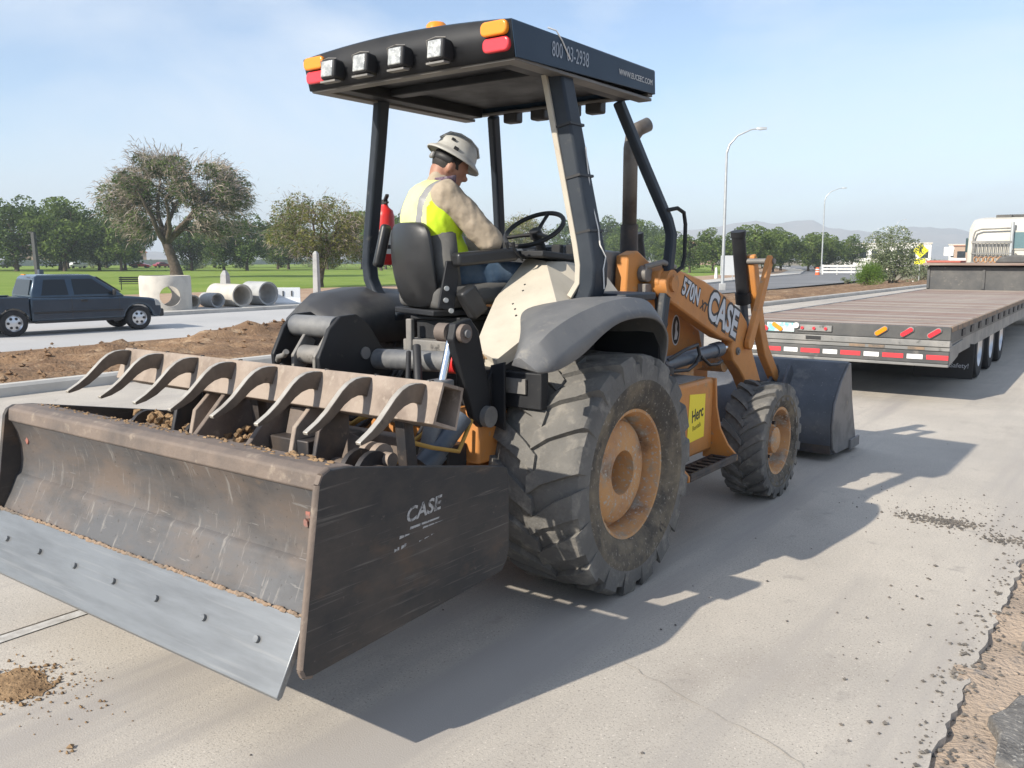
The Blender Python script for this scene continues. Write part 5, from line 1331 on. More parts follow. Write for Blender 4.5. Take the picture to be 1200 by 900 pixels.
def capsule(b, p0, p1, r0, r1, n=14, sx_=1.0):
    """a tapered limb with round ends"""
    p0, p1 = Vector(p0), Vector(p1); d = (p1 - p0)
    L_ = d.length; d.normalize()
    pts, rs = [], []
    for i in range(4):
        a = math.pi / 2 * (1 - i / 4.0)
        pts.append(p0 - d * r0 * math.sin(a)); rs.append(max(r0 * math.cos(a), 0.001))
    for i in range(5):
        t = i / 4
        pts.append(p0.lerp(p1, t)); rs.append(r0 + (r1 - r0) * t)
    for i in range(1, 5):
        a = math.pi / 2 * i / 4.0
        pts.append(p1 + d * r1 * math.sin(a)); rs.append(max(r1 * math.cos(a), 0.001))
    b.tube(pts, rs, n)
def ell(b, c, r, rot=None, sub=3):
    bm = bmesh.new(); bmesh.ops.create_icosphere(bm, subdivisions=sub, radius=1.0)
    vs = []
    for v in bm.verts:
        q = Vector((v.co.x * r[0], v.co.y * r[1], v.co.z * r[2]))
        if rot is not None:
            q = rot @ q
        vs.append(q + Vector(c))
    fs = [[v.index for v in f.verts] for f in bm.faces]; bm.free()
    b.add(vs, fs)
def fused(name, b, m, parent, voxel=0.011, smooth_it=6, wrinkle=0.0):
    """melt overlapping shapes into one continuous skin"""
    o = b.build(name, m, None)
    md = o.modifiers.new('remesh', 'REMESH'); md.mode = 'VOXEL'; md.voxel_size = voxel; md.use_smooth_shade = True
    ms = o.modifiers.new('soft', 'SMOOTH'); ms.iterations = smooth_it; ms.factor = 0.5
    bpy.context.view_layer.update()
    dg = bpy.context.evaluated_depsgraph_get()
    me = bpy.data.meshes.new_from_object(o.evaluated_get(dg))
    old = o.data; o.modifiers.clear(); o.data = me; bpy.data.meshes.remove(old)
    me.name = name; me.materials.clear(); me.materials.append(m)
    if wrinkle:
        for v in me.vertices:
            k = noise.fractal(v.co * 9.0, 1.0, 2.0, 3) * wrinkle + noise.noise(Vector((v.co.x * 30, v.co.y * 30, v.co.z * 14))) * wrinkle * 0.5
            v.co += v.normal * k
    me.shade_smooth()
    o.parent = parent
    return o

OP = thing('person', 'seated worker in white hard hat and lime safety vest at the tractor controls', 'person')
OP.matrix_basis = SEAT_MAT
face = Vector((0.22, 0.85, -0.5)).normalized()
head_c = Vector((0.01, -0.02, 2.145))
hx = face.cross(Vector((0, 0, 1))).normalized(); hz = hx.cross(face).normalized()
HR = Matrix((hx, face, hz)).transposed()
def hp(x, y, z):
    return head_c + HR @ Vector((x, y, z))
SH = {1: Vector((0.185, -0.13, 1.975)), -1: Vector((-0.195, -0.10, 1.975))}
EL = {1: Vector((0.275, 0.075, 1.745)), -1: Vector((-0.29, 0.10, 1.745))}
WR = {1: Vector((0.05, 0.255, 1.70)), -1: Vector((-0.12, 0.30, 1.68))}
HIP = {1: Vector((0.1, -0.06, 1.56)), -1: Vector((-0.1, -0.06, 1.56))}
KN = {1: Vector((0.2, 0.37, 1.55)), -1: Vector((-0.17, 0.38, 1.56))}
AN = {1: Vector((0.17, 0.52, 1.2)), -1: Vector((-0.17, 0.52, 1.2))}
b = MB()
ell(b, head_c + hz * 0.005, (0.076, 0.096, 0.108), HR)                       # skull
ell(b, hp(0, 0.03, -0.062), (0.058, 0.066, 0.062), HR)                     # jaw
ell(b, hp(0, 0.1, -0.02), (0.013, 0.022, 0.02), HR, 2)                     # nose
ell(b, hp(0, 0.088, -0.062), (0.024, 0.012, 0.008), HR, 2)                 # lips
for s in (1, -1):
    ell(b, hp(s * 0.078, -0.008, -0.018), (0.012, 0.022, 0.034), HR, 2)     # ears
    ell(b, hp(s * 0.03, 0.09, 0.012), (0.018, 0.012, 0.008), HR, 2)         # brow
capsule(b, (0.0, -0.09, 1.98), hp(0, -0.03, -0.05), 0.066, 0.062)
capsule(b, (0, -0.1, 1.58), (0, -0.11, 1.9), 0.13, 0.15)
for s in (1, -1):
    capsule(b, SH[s], EL[s], 0.05, 0.042); capsule(b, EL[s], WR[s], 0.04, 0.028)
    hd = (WR[s] - EL[s]).normalized()
    palm = WR[s] + hd * 0.05
    ell(b, palm, (0.038, 0.045, 0.022), None, 2)
    side_v = Vector((0, 0, 1)).cross(hd).normalized()
    for k, (o_, L_) in enumerate(((-0.027, 0.058), (-0.009, 0.072), (0.009, 0.068), (0.027, 0.052))):
        p0 = palm + hd * 0.03 + side_v * o_
        p1 = p0 + hd * L_ * 0.55 - Vector((0, 0, 0.012)); p2 = p1 + hd * L_ * 0.3 - Vector((0, 0, 0.03))
        capsule(b, p0, p1, 0.0095, 0.009, 8); capsule(b, p1, p2, 0.009, 0.008, 8)
    q0 = palm - side_v * s * 0.03; q1 = q0 + hd * 0.04 - side_v * s * 0.025
    capsule(b, q0, q1, 0.011, 0.009, 8)
    capsule(b, HIP[s], KN[s], 0.075, 0.055); capsule(b, KN[s], AN[s], 0.052, 0.04)
body = fused('body', b, M_SKIN, OP, 0.008, 3)
# clothes
b = MB()
ell(b, (0, -0.125, 1.86), (0.205, 0.145, 0.2)); ell(b, (0, -0.1, 1.66), (0.19, 0.15, 0.17)); ell(b, (0, -0.10, 1.985), (0.17, 0.095, 0.075))
for s in (1, -1):
    ell(b, SH[s] + Vector((-s * 0.01, 0, -0.005)), (0.085, 0.085, 0.085))
    capsule(b, SH[s], EL[s], 0.081, 0.07); capsule(b, EL[s], WR[s] - (WR[s] - EL[s]).normalized() * 0.02, 0.069, 0.046)
    ell(b, EL[s], (0.073, 0.073, 0.073), None, 2)
capsule(b, (0, -0.1, 2.0), (0.005, -0.085, 2.055), 0.085, 0.068)
fused('shirt', b, M_SHIRT, OP, 0.010, 4, 0.009)
b = MB()
for s in (1, -1):
    capsule(b, HIP[s], KN[s], 0.098, 0.078); capsule(b, KN[s], AN[s], 0.078, 0.062)
ell(b, (0, -0.08, 1.57), (0.19, 0.16, 0.11))
fused('trousers', b, M_JEANS, OP, 0.012, 5, 0.006)
for s in (1, -1):
    b = MB(); ell(b, AN[s] + Vector((0, 0.06, -0.055)), (0.05, 0.13, 0.045)); capsule(b, AN[s] + Vector((0, 0, 0.02)), AN[s] + Vector((0, 0, -0.05)), 0.055, 0.05)
    fused('boot', b, M_BOOT, OP, 0.012, 3)
# vest: open sleeveless shell round the chest with arm holes
def vest_ring(z, hw, dep, yc, gap, n=36):
    out = []
    for i in range(n):
        a = 2 * math.pi * i / n
        out.append((hw * math.cos(a) , yc + dep * math.sin(a), z))
    return out
b = MB()
ell(b, (0, -0.13, 1.855), (0.222, 0.163, 0.215)); ell(b, (0, -0.105, 1.665), (0.208, 0.168, 0.18)); ell(b, (0, -0.105, 1.965), (0.15, 0.108, 0.092))
ell(b, (0.105, -0.11, 1.99), (0.075, 0.1, 0.068)); ell(b, (-0.105, -0.11, 1.99), (0.075, 0.1, 0.068))
vest = fused('safety_vest', b, M_VEST, OP, 0.010, 4, 0.008)
# colour: paler over the upper back, lime below
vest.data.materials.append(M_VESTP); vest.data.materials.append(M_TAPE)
kill = []
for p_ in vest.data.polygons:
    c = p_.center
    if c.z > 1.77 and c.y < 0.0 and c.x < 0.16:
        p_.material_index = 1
    if abs(abs(c.x - 0.012) - 0.105) < 0.022 and c.z > 1.70:
        p_.material_index = 2
    if abs(c.z - 1.62) < 0.024:
        p_.material_index = 2
# hard hat, full brim
HA = Matrix.Rotation(0, 3, 'X')
b = MB(); rings = []
hc_ = hp(0, -0.002, 0.062)
def hat_ring(rx, ry, z, n=36, fz=0.0):
    return [hc_ + HR @ Vector((0.93 * rx * math.cos(2 * math.pi * i / n), 0.92 * ry * math.sin(2 * math.pi * i / n), z - fz * abs(math.sin(2 * math.pi * i / n)) )) for i in range(n)]
for (rx, ry, z) in [(0.145, 0.168, -0.032), (0.147, 0.17, -0.026), (0.138, 0.16, -0.016), (0.118, 0.138, -0.004), (0.108, 0.127, 0.006), (0.104, 0.122, 0.03), (0.094, 0.112, 0.058), (0.076, 0.092, 0.082), (0.05, 0.062, 0.098), (0.02, 0.025, 0.105), (0.002, 0.002, 0.106)]:
    rings.append(hat_ring(rx, ry, z))
hat = b.loft(rings, caps=False).build('hard_hat', M_HAT, OP, solid=0.004, smooth=60)
b = MB()
for o_ in (-0.022, 0.0, 0.022):
    b.tube([hc_ + HR @ Vector((o_, y, z)) for (y, z) in ((-0.115, 0.045), (-0.085, 0.088), (-0.03, 0.108), (0.03, 0.109), (0.085, 0.09), (0.115, 0.05))], 0.006, 6)
b.build('hat_ridge', M_HAT, hat, smooth=60)
for s in (1, -1):
    MB().box(hc_ + HR @ Vector((s * 0.085, -0.062, 0.05)), (0.016, 0.02, 0.012), HR).build('hat_vent', M_RUBBERBLK, hat)
MB().box(hc_ + HR @ Vector((0.106, -0.03, 0.012)), (0.01, 0.026, 0.016), HR).build('hat_slot', M_RUBBERBLK, hat)
b = MB()
ringp = [hp(0.083 * math.cos(a), 0.105 * math.sin(a), 0.022) for a in [math.pi * (1.02 + 0.96 * i / 14) for i in range(15)]]
L_ = [q - hz * 0.03 for q in ringp]; U_ = [q + hz * 0.016 for q in ringp]
b.add(L_ + U_, [(i, i + 1, 15 + i + 1, 15 + i) for i in range(14)])
b.build('hat_suspension', M_RUBBERBLK, hat, solid=0.006, smooth=60)
MB().box(hp(0, -0.113, 0.0), (0.05, 0.022, 0.034), HR).build('ratchet_knob', M_TAPE, hat, bevel=0.008)
b = MB(); ell(b, head_c + hz * 0.012 - face * 0.006, (0.081, 0.1, 0.10), HR, 3)
hair = b.build('hair', M_HAIR, OP, smooth=60)
bm = bmesh.new(); bm.from_mesh(hair.data)
dl = []
for v in bm.verts:
    q = HR.transposed() @ (v.co - head_c)
    if q.z < (-0.062 if q.y < -0.03 else -0.02) or q.y > 0.045:
        dl.append(v)
bmesh.ops.delete(bm, geom=dl, context='VERTS'); bm.to_mesh(hair.data); bm.free()
b = MB(); rings = []
for (t, r_) in ((0.0, 0.092), (0.35, 0.087), (0.75, 0.08), (1.0, 0.077)):
    c = Vector((0.0, -0.098, 2.01)).lerp(Vector((0.005, -0.062, 2.085)), t)
    rings.append([c + Vector((r_ * math.cos(2 * math.pi * i / 24), r_ * 1.02 * math.sin(2 * math.pi * i / 24), 0.014 * math.sin(2 * math.pi * i / 24))) for i in range(24)])
b.loft(rings, caps=False).build('collar', M_SCARF, OP, solid=0.008, smooth=60)

# ================================================================ FIRE EXTINGUISHER (hangs on the left post)
fx = thing('fire_extinguisher', 'red fire extinguisher with white label hung on the left canopy post', 'extinguisher', (-0.80, 0.20, 1.61))
ex_b = MB().lathe([(0.001, 0.0), (0.05, 0.002), (0.058, 0.012), (0.058, 0.30), (0.05, 0.335), (0.026, 0.355), (0.02, 0.37)], (0, 0, 0), (0, 0, 1), 26).build('cylinder', M_RED, fx, smooth=40)
MB().lathe([(0.0592, 0.07), (0.0592, 0.215)], (0, 0, 0), (0, 0, 1), 26).build('label_band', M_WHITE, ex_b, smooth=60)
MB().lathe([(0.0597, 0.10), (0.0597, 0.125)], (0, 0, 0), (0, 0, 1), 26).build('label_print', M_RUBBERBLK, ex_b, smooth=60)
b = MB(); b.cyl((0, 0, 0.365), (0, 0, 0.40), 0.02, n=14); b.box((0.03, -0.02, 0.405), (0.11, 0.02, 0.014), Matrix.Rotation(R(-35), 3, 'Z') @ Matrix.Rotation(R(-18), 3, 'Y')); b.box((0.03, -0.02, 0.38), (0.1, 0.018, 0.01), Matrix.Rotation(R(-35), 3, 'Z'))
b.tube([(0, 0, 0.385), (-0.05, 0.03, 0.37), (-0.072, 0.03, 0.3), (-0.07, 0.03, 0.16)], 0.01, 8)
b.build('valve_handle', M_RUBBERBLK, fx, smooth=50)
# ================================================================ PICKUP ON THE FAR ROAD
M_TRUCKBLUE = mat('slate_blue_car_paint', (0.026, 0.05, 0.08), 0.22, 0.3, col2=(0.032, 0.058, 0.09), scale=2, coat=0.6)
M_TRIM = mat('black_trim', (0.02, 0.02, 0.022), 0.5)
M_ALLOY = mat('alloy_wheel', (0.62, 0.63, 0.65), 0.3, 0.8)
M_CARTYRE = mat('car_tyre', (0.022, 0.022, 0.024), 0.85)
def car_wheel(parent, x, y, r, w, side, rim_frac=0.62, holes=6):
    o = MB().lathe([(r * rim_frac, -w / 2), (r * 0.93, -w / 2), (r, -w * 0.36), (r, w * 0.36), (r * 0.93, w / 2), (r * rim_frac, w / 2)], (0, 0, 0), (1, 0, 0), 36).build('wheel', M_CARTYRE, parent, smooth=40)
    o.location = (x, y, r); o.rotation_euler = (0, 0, 0 if side > 0 else math.pi)
    rim = MB().lathe([(r * rim_frac * 1.02, w * 0.49), (r * rim_frac * 0.96, w * 0.40), (r * rim_frac * 0.86, w * 0.30), (r * 0.22, w * 0.40), (r * 0.1, w * 0.44), (0.001, w * 0.44)], (0, 0, 0), (1, 0, 0), 36).build('rim', M_ALLOY, o, smooth=40)
    if holes:
        for i in range(holes):
            a = 2 * math.pi * i / holes
            c = Vector((w * 0.32, r * rim_frac * 0.62 * math.cos(a), r * rim_frac * 0.62 * math.sin(a)))
            MB().cyl(c, c + Vector((w * 0.095, 0, 0)), r * 0.105, n=10).build('rim_hole', M_TRIM, o, smooth=40)
    return o
PK = thing('pickup_truck', 'dark slate blue extended-cab pickup truck driving on the far road', 'pickup', (-25.45, 10.72, -0.70), -0.13)
def arch_pts(cy, r, z0, n=9):
    return [(cy - r * math.cos(math.pi * i / (n - 1)), max(z0, 0.40 + r * math.sin(math.pi * i / (n - 1)))) for i in range(n)]
HWt = 0.97
# lower body side profile, front part (bonnet, doors)
prof_f = [(-1.50, 0.42), (-1.50, 1.16), (1.30, 1.13), (1.5, 1.125), (2.2, 1.06), (2.5, 0.98), (2.58, 0.85), (2.60, 0.62), (2.55, 0.42)] + [(p_[0], p_[1]) for p_ in arch_pts(1.83, 0.46, 0.42)[::-1]]
body = MB().prism(prof_f, 'x', -HWt, HWt).build('body', M_TRUCKBLUE, PK, bevel=0.07, seg=4)
for s in (1, -1):
    MB().prism([(-3.10, 0.55), (-3.10, 1.19), (-1.52, 1.19), (-1.52, 0.42)] + arch_pts(-1.82, 0.46, 0.42)[::-1][:0] + [(-1.36 - 0.16, 0.42)] + arch_pts(-1.98, 0.46, 0.5)[::-1], 'x', *sorted((s * 0.88, s * 0.98))).build('bed_side', M_TRUCKBLUE, PK, bevel=0.03, seg=3)
b = MB(); b.bb(-0.88, 0.88, -3.0, -1.52, 0.62, 0.68); b.bb(-0.88, 0.88, -1.58, -1.52, 0.68, 1.16); b.build('bed_floor', M_TRIM, PK, bevel=0.01)
MB().bb(-0.88, 0.88, -3.08, -3.0, 0.6, 1.18).build('tailgate', M_TRUCKBLUE, PK, bevel=0.02)
b = MB(); b.bb(-0.9, 0.9, -3.26, -3.12, 0.48, 0.66); b.build('rear_bumper', M_ALLOY, PK, bevel=0.03)
b = MB(); b.bb(-0.96, 0.96, 2.5, 2.68, 0.42, 0.68); b.build('front_bumper', M_TRIM, PK, bevel=0.05)
# cab
def cab_ring(z, y0, y1, hw):
    return [(-hw, y0, z), (hw, y0, z), (hw, y1, z), (-hw, y1, z)]
cabo = MB().loft([cab_ring(1.12, -1.44, 1.42, 0.93), cab_ring(1.3, -1.43, 1.2, 0.90), cab_ring(1.78, -1.28, 0.52, 0.76), cab_ring(1.845, -1.15, 0.40, 0.70)]).build('cab', M_TRUCKBLUE, PK, bevel=0.05, seg=3)
def side_x(z):
    return 0.90 - (z - 1.3) / 0.48 * 0.14 if z > 1.3 else 0.93 - (z - 1.12) / 0.18 * 0.03
for s in (1, -1):
    for poly, nm in (([(-1.15, 1.22), (-0.35, 1.22), (-0.40, 1.70), (-1.02, 1.70)], 'rear_side_window'), ([(-0.18, 1.22), (1.02, 1.22), (0.93, 1.32), (0.42, 1.71), (-0.2, 1.71)], 'front_side_window')):
        b = MB(); o_ = [(s * (side_x(z) + 0.012), y, z) for (y, z) in poly]; i_ = [(s * (side_x(z) - 0.03), y, z) for (y, z) in poly]
        b.loft([i_, o_]); b.build(nm, M_GLASSD, cabo)
    b = MB(); b.loft([[(s * 0.97, 0.98, 1.18), (s * 0.97, 1.08, 1.18), (s * 0.97, 1.08, 1.36), (s * 0.97, 0.98, 1.36)], [(s * 1.16, 0.96, 1.18), (s * 1.16, 1.04, 1.18), (s * 1.16, 1.04, 1.38), (s * 1.16, 0.96, 1.38)]]); b.build('wing_mirror', M_TRIM, cabo, bevel=0.03)
    b = MB(); b.bb(*sorted((s * 0.965, s * 0.992)), 0.0, 0.2, 1.0, 1.06); b.build('door_handle', M_TRIM, body, bevel=0.01)
    b = MB(); b.bb(*sorted((s * 0.962, s * 0.985)), -1.40, 1.30, 0.66, 0.72); b.build('side_moulding', M_TRIM, body, bevel=0.008)
    for yy in (-0.28, 1.2):
        b = MB(); b.bb(*sorted((s * 0.955, s * 0.9715)), yy - 0.006, yy + 0.006, 0.5, 1.12); b.build('door_gap', M_TRIM, body)
    b = MB(); b.prism([(2.38, 0.78), (2.565, 0.78), (2.50, 0.96), (2.36, 1.0)], 'x', *sorted((s * 0.6, s * 0.975))); b.build('headlight', M_LENS, body, bevel=0.02)
    b = MB(); b.bb(*sorted((s * 0.86, s * 0.985)), -3.11, -3.0, 0.78, 1.12); b.build('tail_light', M_PINKRED, PK, bevel=0.015)
    car_wheel(PK, s * 0.83, 1.83, 0.40, 0.26, s); car_wheel(PK, s * 0.83, -1.98, 0.40, 0.26, s)
b = MB(); b.loft([[(-0.72, -1.445, 1.24), (0.72, -1.445, 1.24), (0.64, -1.325, 1.70), (-0.64, -1.325, 1.70)], [(-0.72, -1.465, 1.24), (0.72, -1.465, 1.24), (0.64, -1.345, 1.70), (-0.64, -1.345, 1.70)]]); b.build('rear_window', M_GLASSD, cabo)
b = MB(); b.loft([[(-0.80, 1.31, 1.26), (0.80, 1.31, 1.26), (0.70, 0.60, 1.755), (-0.70, 0.60, 1.755)], [(-0.80, 1.33, 1.28), (0.80, 1.33, 1.28), (0.70, 0.62, 1.775), (-0.70, 0.62, 1.775)]]); b.build('windscreen', M_GLASSD, cabo)
b = MB(); b.bb(-0.95, 0.95, -1.35, 1.3, 0.36, 0.5); b.build('underbody', M_TRIM, PK)
b = MB(); b.box((0, -1.33, 1.85), (0.3, 0.06, 0.03)); b.build('roof_lamp', M_AMBER, cabo, bevel=0.008)

# ================================================================ TRAILER AND ROAD TRACTOR
M_DECKW = mat('worn_deck_plank', (0.23, 0.17, 0.14), 0.9, col2=(0.33, 0.285, 0.245), scale=2.5, lo=0.38, hi=0.66, stretch=(0.35, 3, 3), col3=(0.2, 0.13, 0.11), scale3=3.0, lo3=0.6, hi3=0.7, stretch3=(0.5, 3, 3), bump=0.4, bscale=30, bdist=0.01)
M_DECKR = mat('reddish_deck_plank', (0.2, 0.12, 0.1), 0.9, col2=(0.29, 0.225, 0.19), scale=2.5, lo=0.4, hi=0.66, stretch=(0.35, 3, 3), bump=0.4, bscale=30, bdist=0.01)
M_DECKL = mat('pale_deck_plank', (0.31, 0.26, 0.22), 0.9, col2=(0.4, 0.355, 0.31), scale=2.5, lo=0.38, hi=0.66, stretch=(0.35, 3, 3), col3=(0.2, 0.15, 0.125), scale3=3.0, lo3=0.58, hi3=0.7, stretch3=(0.5, 3, 3), bump=0.4, bscale=30, bdist=0.01)
M_TRBLACK = mat('trailer_black_paint', (0.06, 0.062, 0.064), 0.55, col2=(0.11, 0.107, 0.102), scale=2.5, lo=0.4, hi=0.68, col3=(0.19, 0.175, 0.155), scale3=6, lo3=0.62, hi3=0.74)
M_TRGREY = mat('trailer_grey_steel', (0.2, 0.2, 0.195), 0.55, 0.2, col2=(0.29, 0.28, 0.265), scale=2.5, col3=(0.09, 0.09, 0.09), scale3=7, lo3=0.6, hi3=0.7)
M_TAPER = mat('red_reflective_tape', (0.62, 0.05, 0.06), 0.4)
M_TAPEW = mat('white_reflective_tape', (0.75, 0.75, 0.74), 0.4)
TL = thing('flatbed_trailer', 'long low flatbed trailer with worn plank deck and red-white rear tape', 'trailer', (-0.06, 7.05, 0), R(1.6))
DW = 1.30
deck = MB().bb(-DW, DW, 0.02, 13.4, 0.70, 0.83).build('deck_frame', M_TRBLACK, TL, bevel=0.006)
random.seed(23)
pk = 0.203; npk = 66
pm = [MB().bb(-DW + 0.03, DW - 0.03, -pk / 2 + 0.004, pk / 2 - 0.004, 0, 0.045).mesh('plank', m_) for m_ in (M_DECKW, M_DECKR, M_DECKL)]
for i in range(npk):
    o = bpy.data.objects.new('plank', pm[random.choice((0, 0, 1, 2))]); COL.objects.link(o); o.parent = deck
    o.location = (random.uniform(-0.01, 0.01), 0.12 + pk * i, 0.832 + random.uniform(0, 0.006)); o.rotation_euler = (random.uniform(-0.01, 0.01), 0, 0)
# deck edge rails and stake pockets
for s in (1, -1):
    rail = MB().bb(*sorted((s * (DW - 0.03), s * (DW + 0.012))), 0.0, 13.4, 0.83, 0.888).build('edge_rail', M_WELD if s > 0 else M_TRGREY, deck, bevel=0.004)
    for i in range(18):
        MB().bb(*sorted((s * DW, s * (DW + 0.014))), 0.75 + i * 0.72, 1.0 + i * 0.72, 0.735, 0.815).build('stake_pocket', M_RUBBERBLK, deck)
    MB().bb(*sorted((s * (DW - 0.12), s * (DW - 0.02))), 0.2, 13.4, 0.52, 0.70).build('side_beam', M_TRGREY, TL, bevel=0.006)
# rear end
rear = MB().bb(-DW, DW, -0.03, 0.02, 0.735, 0.885).build('rear_board', M_TRBLACK, TL, bevel=0.005)
b = MB(); b.bb(-DW, DW, -0.06, 0.1, 0.66, 0.732); b.bb(-DW, DW, -0.045, 0.1, 0.61, 0.657); b.build('rear_ledge', M_TRGREY, TL, bevel=0.006)
bump = MB().bb(-DW, DW, -0.075, -0.02, 0.47, 0.607).build('rear_bumper', M_TRBLACK, TL, bevel=0.006)
MB().bb(-DW, DW, -0.085, 0.02, 0.435, 0.468).build('bumper_lip', M_TRGREY, TL, bevel=0.006)
segs = 11; sw_ = 2 * DW / segs
for i in range(segs):
    MB().bb(-DW + i * sw_ + 0.004 + (0 if i % 2 == 0 else 0.03), -DW + (i + 1) * sw_ - 0.004 - (0 if i % 2 == 0 else 0.03), -0.0785, -0.0755, 0.515, 0.568).build('reflective_tape', M_TAPER if i % 2 == 0 else M_TAPEW, bump)
def oval(cx, cz, w, h, tilt, n=20):
    out = []
    for i in range(n):
        a = 2 * math.pi * i / n
        ex, ez = (w / 2 - h / 2) * (1 if math.cos(a) > 0 else -1) + h / 2 * math.cos(a), h / 2 * math.sin(a)
        out.append((cx + ex * math.cos(tilt) - ez * math.sin(tilt), cz + ex * math.sin(tilt) + ez * math.cos(tilt)))
    return out
for (cx, m, tl) in ((1.13, M_PINKRED, 0.6), (0.84, M_PINKRED, 0.6), (0.56, M_AMBER, 0.6), (-1.13, M_PINKRED, -0.6), (-0.84, M_PINKRED, -0.6), (-0.66, M_AMBER, -0.6)):
    lo_ = MB().prism(oval(cx, 0.812, 0.17, 0.07, tl), 'y', -0.045, -0.0305).build('lamp_bezel', M_TRGREY, rear, bevel=0.003)
    MB().prism(oval(cx, 0.812, 0.15, 0.052, tl), 'y', -0.056, -0.0455).build('tail_lamp', m, lo_, bevel=0.004)
b = MB(); b.bb(-0.42, 0.0, -0.05, -0.031, 0.775, 0.85)
mk = b.build('marker_lamp_bar', M_TRGREY, rear, bevel=0.004)
for cx in (-0.35, -0.21, -0.07):
    MB().cyl((cx, -0.051, 0.812), (cx, -0.066, 0.812), 0.018, n=14).build('marker_lamp', M_PINKRED, mk, smooth=40)
lp = MB().bb(-0.57 - 0.22, -0.57 + 0.12, -0.045, -0.032, 0.755, 0.865).build('licence_plate', mat('plate_teal_white', (0.62, 0.72, 0.72), 0.4, col2=(0.2, 0.5, 0.52), scale=9, lo=0.5, hi=0.62), rear, bevel=0.003)
for cx in (-0.86, -0.42):
    MB().cyl((cx, -0.032, 0.835), (cx, -0.08, 0.84), 0.035, n=12).build('plate_lamp', M_WHITE, rear, smooth=40)
MB().bb(-0.3, -0.12, -0.063, -0.058, 0.675, 0.72).build('ramp_slot', M_RUBBERBLK, TL)
for cx in (0.3, 0.52, 0.95):
    MB().bb(cx - 0.09, cx + 0.09, -0.049, -0.0455, 0.62, 0.65).build('faded_tape', M_WELD, TL)
# mud flaps, wheels
for s in (1, -1):
    fl2 = MB().bb(*sorted((s * 0.62, s * 1.33)), 1.72, 1.735, 0.10, 0.56).build('mud_flap', M_RUBBERBLK, TL, bevel=0.004)
    if s > 0:
        text('flap_lettering', 'Safety!', 0.085, (1.17, 1.72, 0.27), (1, 0, 0), (0, 0, 1), M_PRINTG, fl2, 1.0)
    MB().prism([(0.02, 0.44), (0.02, 0.66), (1.0, 0.68), (0.6, 0.5)], 'x', *sorted((s * (DW - 0.02), s * (DW - 0.005)))).build('corner_gusset', M_TRGREY, TL, bevel=0.004)
    MB().hexa([(s * 0.7, 1.35, 0.58), (s * 1.28, 1.35, 0.58), (s * 1.28, 2.0, 0.70), (s * 0.7, 2.0, 0.70), (s * 0.7, 1.35, 0.595), (s * 1.28, 1.35, 0.595), (s * 1.28, 2.0, 0.715), (s * 0.7, 2.0, 0.715)]).build('wheel_guard', M_TRGREY, TL, bevel=0.003)
    for k in range(3):
        y = 2.75 + 1.25 * k
        for xo in (1.14, 0.80):
            o = car_wheel(TL, s * xo, y, 0.42, 0.27, s, 0.6, 0)
b = MB(); 
for k in range(3):
    b.cyl((-1.0, 2.75 + 1.25 * k, 0.42), (1.0, 2.75 + 1.25 * k, 0.42), 0.06, n=12)
for s in (1, -1):
    b.bb(*sorted((s * 0.35, s * 0.47)), 0.1, 13.4, 0.42, 0.70)
b.build('axle_frame', M_TRBLACK, TL, bevel=0.005)
# gooseneck with its raised front deck
b = MB(); b.prism([(13.4, 0.62), (13.4, 1.44), (13.6, 1.48), (17.2, 1.48), (17.2, 1.2), (14.2, 1.1), (13.9, 0.62)], 'x', -1.27, 1.27)
gn = b.build('gooseneck', M_TRBLACK, TL, bevel=0.01)
MB().bb(-1.36, 1.31, 13.2, 17.2, 1.482, 1.54).build('gooseneck_deck', M_DECKW, gn, bevel=0.006)
for i in range(3):
    MB().bb(-1.27 + i * 1.24, -1.21 + i * 1.24, 13.37, 13.40, 0.9, 1.42).build('face_rib', M_TRBLACK, gn, bevel=0.004)
MB().bb(-1.33, -0.55, 13.5, 14.4, 1.545, 1.6).build('red_deck_board', mat('faded_red_board', (0.4, 0.12, 0.09), 0.8), gn, bevel=0.01)
random.seed(29)
for i in range(7):
    b = MB(); x = -0.35 + i * 0.11
    b.tube([(x + 0.05 * math.cos(a), 14.6 + 0.03 * math.sin(a * 2), 1.62 + 0.07 * math.sin(a)) for a in [j * 0.7 for j in range(10)]], 0.018, 6)
    o = b.build('chain_binder', M_RIM, None, smooth=60)
    o.location = TL.matrix_basis @ Vector((0, 0, 0)); o.rotation_euler = TL.rotation_euler
    tag(o, 'rusty coil of load chain lying on the gooseneck deck', 'chain', 'load chains on the gooseneck')
b = MB(); b.prism([(0.1, 1.541), (0.2, 1.68), (0.5, 1.74), (1.25, 1.7), (1.28, 1.541)], 'y', 14.4, 15.6); b.build('winch_cover', M_TRBLACK, gn, bevel=0.03)

